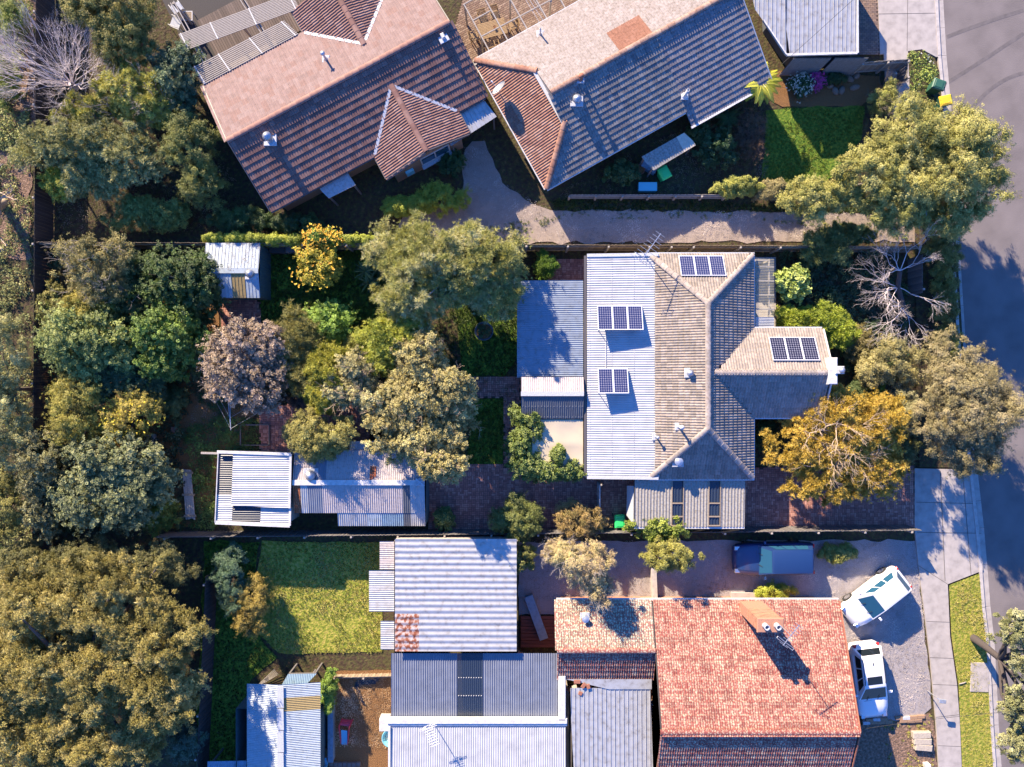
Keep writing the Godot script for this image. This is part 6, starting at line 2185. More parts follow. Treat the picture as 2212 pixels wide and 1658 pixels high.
func cars():
	R.seed = 20
	var wagon := {"l": 4.5, "w": 1.82, "h": 1.56, "rails": true, "sunroof": true, "body": [[-2.2, 0.66, 0.72, 0.02, 0.35], [-2.12, 0.8, 0.96, 0.03, 0.26], [-1.6, 0.89, 1.02, 0.02, 0.22], [-0.4, 0.91, 1.02, 0.02, 0.2], [0.9, 0.91, 1.0, 0.04, 0.2], [1.5, 0.89, 0.94, 0.06, 0.22], [1.98, 0.82, 0.82, 0.05, 0.25], [2.2, 0.62, 0.66, 0.02, 0.3]], "cabin": [-2.05, -1.72, 0.12, 0.98, 0.83, 0.62, 1.0]}
	var a := at(1869, 1391, 0.8)
	var b := at(1889, 1552, 0.8)
	car("parked_car", "white wagon with roof rails and sunroof parked nose down beside the red house", (a + b) * 0.5 * Vector3(1, 0, 1), heading(a, b), "car_white", wagon)
	var hatch := {"l": 4.2, "w": 1.76, "h": 1.48, "glass": "car_glass_blue", "body": [[-2.05, 0.62, 0.66, 0.02, 0.35], [-1.95, 0.78, 0.92, 0.03, 0.26], [-1.4, 0.86, 0.97, 0.02, 0.22], [-0.3, 0.88, 0.97, 0.02, 0.2], [0.8, 0.88, 0.95, 0.04, 0.2], [1.4, 0.85, 0.88, 0.06, 0.22], [1.85, 0.78, 0.76, 0.05, 0.25], [2.05, 0.58, 0.6, 0.02, 0.3]], "cabin": [-1.9, -1.5, 0.15, 1.0, 0.8, 0.6, 0.95]}
	a = at(1951, 1248, 0.8)
	b = at(1838, 1336, 0.8)
	car("parked_car", "white hatchback parked at an angle on the gravel above the wagon", (a + b) * 0.5 * Vector3(1, 0, 1), heading(a, b), "car_white", hatch)
	var ute := {"l": 4.6, "w": 1.86, "h": 1.66, "glass": "car_glass_blue", "body": [[-2.3, 0.8, 0.9, 0.02, 0.4], [-2.26, 0.9, 1.06, 0.03, 0.3], [-1.4, 0.93, 1.08, 0.02, 0.24], [-0.3, 0.93, 1.08, 0.02, 0.22], [0.9, 0.93, 1.04, 0.04, 0.22], [1.5, 0.9, 0.98, 0.06, 0.24], [2.1, 0.84, 0.86, 0.05, 0.28], [2.3, 0.66, 0.7, 0.02, 0.32]], "cabin": [-2.2, -2.0, 0.3, 0.95, 0.86, 0.68, 1.05]}
	a = at(1744, 1207, 0.8)
	b = at(1598, 1209, 0.8)
	car("parked_car", "dark blue wagon parked in shade on the gravel yard near the southern fence", (a + b) * 0.5 * Vector3(1, 0, 1), heading(a, b), "car_blue", ute)

# ---------------------------------------------------------------- small things
func wheelie_bin(label: String, where: Vector3, turn: float, body: String, lid: String, group := "wheelie bins"):
	var t := thing("wheelie_bin", label, "bin", where, turn, group)
	var b := mb()
	var lo := [Vector3(-0.2, 0.06, -0.22), Vector3(0.2, 0.06, -0.22), Vector3(0.2, 0.06, 0.22), Vector3(-0.2, 0.06, 0.22)]
	var hi := [Vector3(-0.28, 1.0, -0.33), Vector3(0.28, 1.0, -0.33), Vector3(0.28, 1.0, 0.33), Vector3(-0.28, 1.0, 0.33)]
	for i in 4:
		var j := (i + 1) % 4
		b.quad(lo[j], lo[i], hi[i], hi[j])
	b.quad(lo[0], lo[1], lo[2], lo[3])
	b.slab(Vector3(0, 0.98, 0), Vector3(0.62, 0.05, 0.72), 0.01)
	part("body", b, M[body], t)
	var l := mb()
	l.slab(Vector3(0, 1.045, 0.0), Vector3(0.6, 0.075, 0.72), 0.05)
	l.slab(Vector3(0, 1.09, 0.02), Vector3(0.4, 0.03, 0.46), 0.012)
	part("lid", l, M[lid], t)
	var h := mb()
	h.rod(Vector3(-0.24, 1.0, -0.4), Vector3(0.24, 1.0, -0.4), 0.02, 6)
	h.rod(Vector3(-0.24, 1.0, -0.4), Vector3(-0.24, 1.0, -0.3), 0.02, 6)
	h.rod(Vector3(0.24, 1.0, -0.4), Vector3(0.24, 1.0, -0.3), 0.02, 6)
	part("handle", h, M[body], t)
	for s in [-1, 1]:
		var w := mb()
		w.tube([Vector3(s * 0.26, 0.1, -0.26), Vector3(s * 0.31, 0.1, -0.26)], [0.1, 0.1], 12)
		part("wheel", w, M["rubber"], t)

func slat_chair() -> Node3D:
	var t := thing("garden_chair", "slatted teak dining chair at the west end of the outdoor table", "chair", Vector3.ZERO, 0, "teak chairs round the outdoor table")
	for i in 6:
		var b := mb()
		b.slab(Vector3(0, 0.44, -0.2 + i * 0.08), Vector3(0.46, 0.02, 0.065), 0.005)
		part("seat_slat", b, M["teak"], t)
	for i in 7:
		var b := mb()
		b.beam(Vector3(-0.21 + i * 0.07, 0.5, 0.24), Vector3(-0.21 + i * 0.07, 0.93, 0.33), 0.045, 0.018, Vector3.BACK)
		part("back_slat", b, M["teak"], t)
	var r := mb()
	r.beam(Vector3(-0.25, 0.95, 0.34), Vector3(0.25, 0.95, 0.34), 0.03, 0.06)
	part("top_rail", r, M["teak"], t)
	for sx in [-1, 1]:
		for sz in [-1, 1]:
			var l := mb()
			l.box(Vector3(sx * 0.23, 0.22 if sz < 0 else 0.47, sz * 0.22), Vector3(0.045, 0.44 if sz < 0 else 0.94, 0.045))
			part("leg", l, M["teak"], t)
		var a := mb()
		a.slab(Vector3(sx * 0.25, 0.64, 0.0), Vector3(0.05, 0.03, 0.5), 0.01)
		part("armrest", a, M["teak"], t)
	return t

func lounge_chair(label: String, where: Vector3, turn: float):
	var t := thing("lounge_chair", label, "chair", where, turn, "sling chairs on the back deck")
	var s := mb()
	s.quad(Vector3(-0.27, 0.4, -0.3), Vector3(0.27, 0.4, -0.3), Vector3(0.27, 0.34, 0.25), Vector3(-0.27, 0.34, 0.25))
	s.quad(Vector3(-0.27, 0.34, 0.25), Vector3(0.27, 0.34, 0.25), Vector3(0.27, 0.95, 0.6), Vector3(-0.27, 0.95, 0.6))
	part("sling", s, M["lead"], t)
	for x in [-0.3, 0.3]:
		var f := mb()
		f.tube([Vector3(x, 0.02, -0.36), Vector3(x, 0.58, -0.3), Vector3(x, 0.6, 0.3), Vector3(x, 0.02, 0.5)], [0.018, 0.018, 0.018, 0.018], 6)
		f.tube([Vector3(x, 0.4, -0.32), Vector3(x, 0.33, 0.27), Vector3(x, 0.98, 0.62)], [0.018, 0.018, 0.018], 6)
		part("side_frame", f, M["white_paint"], t)

func pot(label: String, where: Vector3, r: float, h: float, key: String, called := "plant_pot", category := "pot"):
	var t := thing(called, label, category, where)
	var b := mb()
	b.lathe(Vector3.ZERO, [r * 0.7, 0.0, r, h, r * 1.08, h, r * 1.08, h * 0.94, r * 0.9, h * 0.96, r * 0.86, h * 0.8, 0.0, h * 0.8], 18)
	part("bowl", b, M[key], t)
	var s := mb()
	s.lathe(Vector3(0, h * 0.84, 0), [r * 0.87, 0.0, 0.0, 0.02], 14)
	part("soil", s, M["mulch"], t)
	return t

func crate(called: String, label: String, category: String, c: Vector3, s: Vector3, turn: float, key: String):
	var t := thing(called, label, category, Vector3(c.x, 0, c.z), turn)
	var b := mb()
	for x in [-1, 1]:
		b.box(Vector3(x * (s.x / 2 - 0.012), s.y / 2, 0), Vector3(0.024, s.y, s.z))
		b.box(Vector3(0, s.y / 2, x * (s.z / 2 - 0.012)), Vector3(s.x - 0.05, s.y, 0.024))
	part("box", b, M[key], t)
	var l := mb()
	l.slab(Vector3(0, s.y, 0), Vector3(s.x * 1.04, 0.04, s.z * 1.04), 0.012)
	part("lid", l, M[key], t)
	return t

func small_things():
	R.seed = 30
	wheelie_bin("green wheelie bin with dark lid standing in the clover by the kerb", at(2008, 197), -1.9, "bin_green", "bin_green")
	wheelie_bin("wheelie bin with bright yellow lid at the kerb above the big street tree", at(2022, 231, 0), -1.35, "bin_green", "bin_yellow")
	wheelie_bin("lime green wheelie bin on the red bricks beside the carport", at(1334, 1121), 0.05, "bin_lime", "bin_lime")
	wheelie_bin("bright green wheelie bin in the shade south of the beige house", at(1429, 384), 0.5, "bin_lime", "bin_lime")
	crate("storage_tub", "pale blue tub on the ground beside the low timber fence", "tub", at(1397, 407), Vector3(1.05, 0.4, 0.5), 0.0, "aqua")
	crate("storage_box", "teal blue box between red pot and green bin south of the beige house", "box", at(1402, 362), Vector3(0.9, 0.5, 0.6), -0.5, "blue_sheet")
	pot("red brown round pot against the south wall of the beige house", at(1379, 371), 0.3, 0.5, "terracotta")
	var pl: Node3D = pot("large dark round planter with a small plant on the lawn west of the patio", at(1046, 717), 0.52, 0.5, "wall_dark", "planter", "planter")
	var lf := []
	var tn := []
	for i in 26:
		lf.append(Transform3D(Basis(Vector3.UP, R.randf() * TAU).rotated(Vector3.RIGHT, R.randf() * 0.5).scaled(Vector3.ONE * 0.7), Vector3(R.randf_range(-0.35, 0.3), R.randf_range(0.5, 0.8), R.randf_range(-0.3, 0.35))))
		tn.append(pick_tint([lin(0.04, 0.07, 0.02), lin(0.1, 0.14, 0.03)], R.randf()))
	many("leaves", T["m_broad"], M["leaf"], pl, lf, tn).set_meta("kind", "stuff")
	# outdoor dining set under the open pergola
	var ed := Vector3(0.965, 0, -0.26).normalized()
	var yaw := heading(Vector3.ZERO, ed)
	var tc := at(1064, 62, 0.72)
	tc.y = 0
	var tb := thing("dining_table", "slatted teak outdoor dining table with a small plant under the open pergola frame", "table", tc, yaw)
	for i in 11:
		var b := mb()
		b.slab(Vector3(0, 0.73, -0.42 + i * 0.084), Vector3(1.6, 0.025, 0.072), 0.006)
		part("table_slat", b, M["teak"], tb)
	for x in [-1, 1]:
		var b := mb()
		b.beam(Vector3(x * 0.78, 0.7, -0.46), Vector3(x * 0.78, 0.7, 0.46), 0.06, 0.06)
		part("end_rail", b, M["teak"], tb)
		for z in [-1, 1]:
			var l := mb()
			l.box(Vector3(x * 0.7, 0.35, z * 0.38), Vector3(0.07, 0.7, 0.07))
			part("leg", l, M["teak"], tb)
	var ch := slat_chair()
	var fd := Vector3(0.26, 0, 0.965)
	var spots := [[-1.15, 0.05, PI / 2, "slatted teak dining chair at the west end of the outdoor table"], [-0.4, -0.85, 0.0, "left teak dining chair on the far side of the outdoor table"], [0.35, -0.9, 0.0, "right teak dining chair on the far side of the outdoor table"], [1.25, 0.0, -PI / 2, "slatted teak dining chair pulled out at the east end of the outdoor table"], [-0.35, 0.8, PI, "left teak dining chair on the near side of the outdoor table"], [0.4, 0.8, PI, "right teak dining chair on the near side of the outdoor table"]]
	for i in spots.size():
		var s: Array = spots[i]
		var p: Vector3 = tc + ed * s[0] + fd * s[1]
		var turn: float = yaw + s[2] + PI
		if i == 0:
			ch.position = p
			ch.rotation.y = yaw - PI / 2
		else:
			copy(ch, s[3], p, [0.0, yaw + PI, yaw + PI, yaw + PI / 2, yaw, yaw][i])
	pot("tiny potted plant on the outdoor dining table", tc + Vector3(0.12, 0.745, -0.05), 0.08, 0.12, "terracotta")
	# open pergola frame over the terrace
	var og := thing("open_pergola", "open pergola frame of pale timber over the brick terrace and dining table", "pergola", at(1090, 50, 0))
	for l in [[1002, 10, 1057, 111], [1046, -5, 1097, 88], [1100, -5, 1139, 64], [1155, -5, 1182, 42], [1208, -5, 1222, 20]]:
		var b := mb(og.position)
		b.beam(at(l[0], l[1], 2.5), at(l[2], l[3], 2.5), 0.06, 0.12)
		part("rafter", b, M["pale_timber"], og)
	for l in [[1022, 44, 1062, 22], [1038, 80, 1190, 0], [1000, 11, 1030, -6], [1190, 0, 1215, -12]]:
		var b := mb(og.position)
		b.beam(at(l[0], l[1], 2.44), at(l[2], l[3], 2.44), 0.05, 0.1)
		part("purlin", b, M["pale_timber"], og)
	for l in [[1004, 12], [1040, 80], [1102, 0], [1190, 2]]:
		var b := mb(og.position)
		var p := at(l[0], l[1], 2.4)
		b.box(Vector3(p.x, 1.2, p.z), Vector3(0.1, 2.4, 0.1))
		part("post", b, M["pale_timber"], og)
	for k in 3:
		var b := mb(og.position)
		b.rod(at(1133 + k * 8, -5, 2.45), at(1166 + k * 9, 50 - k * 3, 2.45), 0.012, 4)
		part("line", b, M["white_paint"], og)
	# deck furniture
	lounge_chair("grey sling lounge chair on the dark deck above the slatted pergola, nearer the top", at(388, 24, 0.0), 0.6)
	lounge_chair("grey sling chair half under the upper slatted pergola strip", at(386, 56, 0.0), 1.2)
	var sd := thing("side_table", "small square wooden side table with white frame by the sling chairs", "table", at(412, 42), 0.0)
	for i in 6:
		var b := mb()
		b.slab(Vector3(0, 0.44, -0.2 + i * 0.08), Vector3(0.48, 0.02, 0.07), 0.004)
		part("table_slat", b, M["timber"], sd)
	var sf := mb()
	for s in [-1, 1]:
		sf.box(Vector3(s * 0.26, 0.44, 0), Vector3(0.04, 0.04, 0.56))
		sf.box(Vector3(0, 0.44, s * 0.26), Vector3(0.48, 0.04, 0.04))
	part("frame", sf, M["white_paint"], sd)
	for x in [-1, 1]:
		for z in [-1, 1]:
			var b := mb()
			b.box(Vector3(x * 0.24, 0.21, z * 0.24), Vector3(0.035, 0.42, 0.035))
			part("leg", b, M["white_paint"], sd)
	# rotary clothes hoist in the pink gum
	var hc := at(520, 862, 0.0)
	var ho := thing("clothes_hoist", "rotary clothes hoist with pale arms sticking out below the pink leaved tree", "clothes hoist", hc)
	var m := mb()
	m.rod(Vector3.ZERO, Vector3(0, 1.95, 0), 0.03, 8)
	part("mast", m, M["galv"], ho)
	var ends := [at(601, 870, 1.95) - hc, at(498, 930, 1.9) - hc, at(447, 835, 1.95) - hc, at(540, 785, 1.95) - hc]
	for e in ends:
		for s in [-0.05, 0.05]:
			var b := mb()
			b.rod(Vector3(0, 1.9, 0) + Vector3(s, 0, -s), e, 0.017, 5)
			part("arm", b, M["galv"], ho)
	for f in [0.6, 0.95]:
		for i in 4:
			var b := mb()
			b.rod(Vector3(0, 1.93, 0).lerp(ends[i], f), Vector3(0, 1.93, 0).lerp(ends[(i + 1) % 4], f), 0.006, 3)
			part("line", b, M["white_paint"], ho)
	# stacked planks on bearers
	var st := thing("plank_stack", "stack of long grey planks on cross bearers west of the white studio", "planks", at(411, 1068))
	for i in 5:
		for k in 2:
			var b := mb()
			b.slab(Vector3(-0.24 + i * 0.11 + 0.02 * k, 0.22 + k * 0.04, R.randf_range(-0.1, 0.1)), Vector3(0.1, 0.035, 2.9), 0.005, Basis(Vector3.UP, 0.08 + R.randf_range(-0.01, 0.01)))
			part("plank", b, M["pale_timber"], st)
	for z in [-1.3, 0.0, 1.25]:
		var b := mb()
		b.box(Vector3(0.08 * z, 0.29, z), Vector3(0.72, 0.06, 0.13))
		part("strap_board", b, M["timber"], st)
		var g := mb()
		g.box(Vector3(0.08 * z, 0.1, z), Vector3(0.6, 0.2, 0.12))
		part("bearer", g, M["grey_timber"], st)
	var lb := thing("loose_beam", "single loose beam lying beside the lower end of the plank stack", "beam", at(382, 1121))
	var lbm := mb()
	lbm.beam(at(352, 1127, 0.1) - lb.position, at(412, 1115, 0.1) - lb.position, 0.1, 0.1)
	part("beam", lbm, M["timber"], lb)
	crate("timber_box", "pale slatted box standing among leaf litter east of the yellow wattle", "box", at(329, 950), Vector3(0.55, 0.35, 0.6), 0.2, "pale_timber")
	crate("timber_box", "small grey box left of the pale slatted box in the back corner", "box", at(311, 958), Vector3(0.5, 0.25, 0.35), 0.1, "grey_timber")
	crate("brick_stack", "little stack of red bricks in the leaf litter", "bricks", at(378, 929), Vector3(0.35, 0.2, 0.3), -0.2, "orange_brick")
	crate("garden_box", "dark box against the fence between hedge and garden shed", "box", at(605, 541), Vector3(0.9, 0.6, 0.5), 0.0, "dark_timber")
	crate("garden_box", "grey stacked boxes under the hedge right of the dark box", "box", at(628, 540), Vector3(0.7, 0.5, 0.5), 0.1, "grey_timber")
	var rb2 := thing("raised_bed", "low timber garden bed edge beside the brick terrace above the studio", "garden bed", at(552, 940))
	for e in [[-0.85, -0.6, -0.85, 0.6], [0.85, -0.6, 0.85, 0.6], [-0.82, -0.6, 0.82, -0.6], [-0.82, 0.6, 0.82, 0.6]]:
		var b := mb()
		b.beam(Vector3(e[0], 0.1, e[1]), Vector3(e[2], 0.1, e[3]), 0.06, 0.2)
		part("board", b, M["grey_timber"], rb2)
	# yard beside the blue shed
	var sl := thing("toy_slide", "child's slide with red side rails and pale blue chute on the wood chips", "slide", at(748, 1578), -0.12)
	var cs := mb()
	cs.quad(Vector3(-0.18, 0.8, -0.35), Vector3(0.18, 0.8, -0.35), Vector3(0.18, 0.1, 0.75), Vector3(-0.18, 0.1, 0.75))
	cs.box(Vector3(0, 0.06, 0.78), Vector3(0.36, 0.05, 0.12))
	part("chute", cs, M["toy_blue"], sl)
	for x in [-1, 1]:
		var b := mb()
		b.beam(Vector3(x * 0.3, 0.95, -0.6), Vector3(x * 0.2, 0.18, 0.72), 0.04, 0.14)
		b.beam(Vector3(x * 0.3, 0.95, -0.6), Vector3(x * 0.32, 0.0, -0.7), 0.05, 0.06)
		part("side_rail", b, M["toy_red"], sl)
	for k in 3:
		var b := mb()
		b.beam(Vector3(-0.3, 0.2 + k * 0.28, -0.66), Vector3(0.3, 0.2 + k * 0.28, -0.66), 0.12, 0.04)
		part("step", b, M["toy_red"], sl)
	var pool := thing("paddling_pool", "turquoise shell pool half hidden under the edge of the pale metal roof", "pool", at(846, 1592))
	var pb := mb()
	pb.lathe(Vector3.ZERO, [0.42, 0.02, 0.5, 0.24, 0.56, 0.26, 0.56, 0.22, 0.47, 0.2, 0.4, 0.06, 0.0, 0.05], 20)
	part("shell", pb, M["aqua"], pool)
	var ac := thing("air_conditioner", "pale air conditioner box on the wall at the corner of the grey metal roofs", "air conditioner", at(834, 1556, 1.6))
	var ab := mb()
	ab.slab(Vector3(0, 0.35, 0), Vector3(0.55, 0.7, 0.72), 0.03)
	part("case", ab, M["white_paint"], ac)
	var ag := mb()
	ag.tube([Vector3(-0.275, 0.35, 0), Vector3(-0.285, 0.35, 0)], [0.26, 0.26], 16)
	part("fan_grille", ag, M["lead"], ac)
	var bp := mb()
	bp.smooth()
	var fn := FastNoiseLite.new()
	fn.frequency = 0.9
	var line := [at(817, 1456), at(812, 1472), at(790, 1474), at(772, 1474), at(771, 1484), at(776, 1500), at(783, 1516), at(790, 1524)]
	for i in line.size() - 1:
		for k in 4:
			var p: Vector3 = line[i].lerp(line[i + 1], k / 4.0)
			var q: Vector3 = line[i].lerp(line[i + 1], (k + 1) / 4.0)
			var s := (q - p).cross(Vector3.UP).normalized()
			for j in 4:
				var C := func(z: Vector3, e: float) -> Vector3: return z + s * (e - 0.5) * (0.34 - 0.03 * i) + Vector3(0, 0.04 + 0.13 * absf(fn.get_noise_2d(z.x * 4.0 + e * 3.0, z.z * 4.0)) * (1.0 if e > 0.1 and e < 0.9 else 0.2), 0)
				bp.quad(C.call(p, j / 4.0), C.call(p, (j + 1) / 4.0), C.call(q, (j + 1) / 4.0), C.call(q, j / 4.0))
	tag(mesh_node("plastic_sheet", bp.done(), M["black_plastic"], self), "crumpled strip of black plastic sheeting lying on the wood chips", "plastic sheet")
	pot("terracotta pot standing between the blue shed and the raised trough", at(706, 1621), 0.24, 0.4, "terracotta")
	crate("garden_trough", "long blue grey trough along the east side of the blue shed", "trough", at(718, 1560), Vector3(0.32, 0.5, 4.2), 0.0, "blue_sheet")
	var bc := thing("plastic_chair", "small turquoise plastic chair at the end of the trough beside the blue shed", "chair", at(703, 1640), 0.3)
	var bs := mb()
	bs.slab(Vector3(0, 0.4, 0), Vector3(0.4, 0.03, 0.4), 0.01)
	part("seat", bs, M["toy_blue"], bc)
	var bk := mb()
	bk.slab(Vector3(0, 0.62, 0.2), Vector3(0.4, 0.42, 0.03), 0.01)
	part("backrest", bk, M["toy_blue"], bc)
	for x in [-1, 1]:
		for z in [-1, 1]:
			var b := mb()
			b.box(Vector3(x * 0.17, 0.2, z * 0.17), Vector3(0.04, 0.4, 0.04))
			part("leg", b, M["toy_blue"], bc)
	var se := thing("sleeper_edging", "row of grey sleepers edging the bottom of the wood chip yard", "edging", at(745, 1650))
	for i in 7:
		var b := mb()
		b.slab(Vector3(-0.8 + i * 0.27, 0.09, R.randf_range(-0.02, 0.02)), Vector3(0.25, 0.18, 0.24), 0.03)
		part("block", b, M["grey_timber"], se)
	var ps := thing("pole_bundle", "bundle of thin pale poles leaning behind the blue shed", "poles", at(578, 1468))
	for i in 6:
		var b := mb()
		b.rod(Vector3(-0.7 + i * 0.1, 0.05 + 0.02 * i, 0.45 - 0.05 * i), Vector3(0.5 + i * 0.06, 0.3 + 0.05 * i, -0.7 + 0.04 * i), 0.018, 5)
		part("pole", b, M["pale_timber"], ps)
	# front yard of the red house
	for k in 3:
		var b := mb()
		b.slab(Vector3.ZERO, Vector3(1.05 - 0.03 * k, 0.3, 0.36), 0.025)
		var s := mesh_node("stone_block", b.done(), M["stone"], self)
		s.position = at(1987 + k * 2, 1585 + k * 13.5, 0.0) + Vector3(0, 0.16, 0)
		s.rotation.y = 0.03 - 0.06 * k
		tag(s, ["uppermost of three sandstone blocks lying beside the footpath", "middle one of three sandstone blocks lying beside the footpath", "lowest of three sandstone blocks lying beside the footpath"][k], "stone block", "sandstone blocks")
	var eb := thing("brick_edging", "two rows of old bricks edging the gravel in front of the white wagon", "edging", at(1928, 1560))
	for i in 8:
		for k in 2:
			if (i + k) % 5 == 4: continue
			var b := mb()
			b.slab(at(1872 + i * 16 + k * 6, 1563 - k * 7 + R.randf_range(-1, 1) - i * 0.9, 0.06) - eb.position, Vector3(0.43, 0.12, 0.2), 0.015, Basis(Vector3.UP, 0.06 + R.randf_range(-0.04, 0.04)))
			part("brick", b, M["wall_brick" if (i * 3 + k) % 4 else "lead"], eb)
	var la := thing("garden_lamp", "small metal garden lamp post casting a long shadow beside the footpath", "lamp", at(2003.6, 1492.6))
	var lp := mb()
	lp.rod(Vector3.ZERO, Vector3(0, 1.1, 0), 0.025, 8)
	part("post", lp, M["galv"], la)
	var lh := mb()
	lh.slab(Vector3(0.26, 1.14, 0.16), Vector3(0.42, 0.09, 0.24), 0.03, Basis(Vector3.UP, -0.1))
	lh.beam(Vector3(0, 1.08, 0), Vector3(0.2, 1.12, 0.12), 0.05, 0.04)
	part("head", lh, M["galv"], la)
	crate("letter_box", "small white box standing in the weeds at the bottom right", "letter box", at(1999, 1651), Vector3(0.3, 0.35, 0.25), 0.1, "white_paint")
	var bk2 := mb()
	bk2.tube([Vector3(-0.2, 0.04, 0.05), Vector3(0, 0.06, 0), Vector3(0.22, 0.04, -0.07)], [0.03, 0.045, 0.02], 6)
	var bkn := mesh_node("fallen_bark", bk2.done(), M["pale_bark"], self)
	bkn.position = at(2079, 1476, 0.1)
	tag(bkn, "curl of pale fallen bark on the nature strip grass", "bark")
	crate("step", "pale concrete step block against the red house north wall", "step", at(1607, 1290), Vector3(1.6, 0.25, 0.6), 0.0, "concrete")
	crate("garden_box", "blue timber box beside the dark deck west of the red house", "box", at(1158, 1330), Vector3(0.5, 0.5, 2.6), 0.35, "blue_sheet")
	var rd := thing("red_deck", "small dark red plank deck beside the red house's west end", "deck", at(1172, 1370))
	for i in 9:
		var b := mb()
		b.slab(at(1125, 1335 + i * 7.6, 0.25) - rd.position + Vector3(1.25, 0, 0), Vector3(2.5, 0.04, 0.19), 0.006)
		part("plank", b, shade("deck", lin(1.1, 0.55, 0.5) * R.randf_range(0.8, 1.2)), rd)
	crate("concrete_wall", "low pale concrete wall between gravel yard and shrubs near the southern fence", "wall", at(1411, 1265), Vector3(0.3, 0.5, 2.2), 0.04, "kerb")

# ---------------------------------------------------------------- gardens and trees
func P_(a: Color, b: Color, c: Color) -> Array:
	return [a, b, c]

func gardens():
	var fresh := P_(lin(0.074, 0.132, 0.018), lin(0.162, 0.251, 0.026), lin(0.273, 0.399, 0.053))
	var deep := P_(lin(0.022, 0.053, 0.017), lin(0.044, 0.093, 0.025), lin(0.086, 0.153, 0.039))
	var lime := P_(lin(0.175, 0.212, 0.018), lin(0.322, 0.358, 0.031), lin(0.473, 0.490, 0.062))
	var amber := P_(lin(0.185, 0.186, 0.018), lin(0.373, 0.331, 0.026), lin(0.522, 0.424, 0.053))
	# hedge on the northern fence, with flowers
	tree("clipped_hedge", "yellow green hedge topping the fence above the garden shed", "hedge", [470, 518, 26, 8, 2.2, 0.6, 512, 519, 28, 9, 2.3, 0.6, 556, 520, 26, 9, 2.2, 0.6, 600, 521, 28, 9, 2.2, 0.6, 640, 522, 18, 9, 2.2, 0.6], "small", lime, {"foot": [560, 530], "dense": 16.0, "trunk": 0.05, "lump": 0.6})
	tree("clipped_hedge", "yellow green hedge on the fence between orange flowers and casuarina", "hedge", [760, 521, 22, 9, 2.2, 0.6, 796, 522, 24, 9, 2.2, 0.6], "small", lime, {"foot": [776, 532], "dense": 16.0, "trunk": 0.05, "lump": 0.6})
	var orange := [lin(0.702, 0.331, 0.018), lin(0.702, 0.531, 0.035)]
	tree("flowering_shrub", "orange flowering shrub leaning over the northern fence", "shrub", [700, 518, 36, 17, 2.6, 0.5], "broad", fresh, {"dense": 14.0, "blooms": [orange, 5, 1.0], "bloom_out": 0.5, "trunk": 0.07})
	tree("flowering_shrub", "round golden shrub with orange flowers standing on the lawn", "shrub", [690, 578, 44, 40, 2.9, 0.3], "broad", amber, {"dense": 14.0, "blooms": [orange, 4, 1.0], "bloom_out": 0.6, "trunk": 0.09})
	for k in 3:
		rosette("yucca", ["pale centred yucca on the lawn beside the casuarina", "dark yucca tucked under the casuarina edge", "lower dark yucca below the pale one"][k], "yucca", at([792, 822, 800][k], [589, 577, 612][k], 0.0), [0.5, 0.35, 0.25][k], sword_mesh(0.78, 0.07, 0.35), 34, P_(lin(0.050, 0.086, 0.035), lin(0.100, 0.146, 0.053), lin(0.198, 0.238, 0.071)), "leaf", 0.9, "yuccas on the lawn")
	# tree fern by the garage
	rosette("tree_fern", "yellow green tree fern with spreading fronds at the corner of the brown roof", "tree fern", at(1618, 212, 0.0), 2.3, frond_mesh(1.2, 0.5, 0.35, 22), 28, P_(lin(0.322, 0.345, 0.031), lin(0.522, 0.531, 0.053), lin(0.696, 0.662, 0.079)), "frond", 0.3)
	rosette("tree_fern", "dark shaded fern below the gutter west of the tree fern", "fern", at(1566, 262, 0.0), 0.6, frond_mesh(1.0, 0.28, 0.55), 13, deep, "frond", 0.5)
	# flower bed by the garage
	tree("flowering_shrub", "round dark shrub dotted with white flowers below the lattice", "shrub", [1727, 184, 22, 18, 0.9, 0.0], "broad", deep, {"dense": 22.0, "trunk": 0.03, "blooms": [[lin(0.702, 0.682, 0.534)], 5, 0.7], "bloom_out": 0.42})
	tree("flowering_shrub", "magenta flowering azalea below the lattice", "shrub", [1763, 176, 12, 12, 0.8, 0.0], "small", deep, {"dense": 22.0, "trunk": 0.03, "blooms": [[lin(0.497, 0.040, 0.225), lin(0.621, 0.080, 0.307)], 14, 1.0], "bloom_out": 0.3})
	tree("shrub", "low dark shrub with pale stones in the bed east of the azalea", "shrub", [1800, 172, 24, 10, 0.7, 0.0], "small", deep, {"dense": 20.0, "trunk": 0.03})
	for k in 6:
		var b := mb()
		b.lathe(Vector3.ZERO, [0.22, 0.0, 0.24, 0.08, 0.16, 0.17, 0.0, 0.2], 7)
		var s := mesh_node("rock", b.done(), M["rock"], self)
		s.position = at([1793, 1818, 1834, 1850, 1804, 1846][k], [186, 196, 171, 165, 197, 190][k])
		s.rotation.y = k * 1.3
		s.scale = Vector3(1.0 + 0.2 * (k % 3), 1.0, 0.8)
		tag(s, ["left rock below the dark shrub", "second rock in the lower row", "upper rock nearest the azalea side", "upper right rock by the paling fence", "lower middle rock", "lower right rock"][k] + ", edging the shaded garage flower bed", "rock", "rocks edging the flower bed")
	tree("climber", "loose golden green climber spilling over the gate panel at the footpath", "shrub", [1905, 226, 26, 24, 1.5, 0.2, 1920, 205, 12, 26, 1.4, 0.3], "small", P_(lin(0.124, 0.146, 0.026), lin(0.273, 0.278, 0.053), lin(0.423, 0.399, 0.105)), {"dense": 12.0, "trunk": 0.05, "bare": 6})
	tree("shrub", "yellow green rounded shrub at the north edge of the gravel lane", "shrub", [1590, 408, 46, 20, 1.6, 0.0], "small", P_(lin(0.124, 0.146, 0.026), lin(0.299, 0.305, 0.053), lin(0.446, 0.437, 0.088)), {"dense": 15.0, "trunk": 0.06})
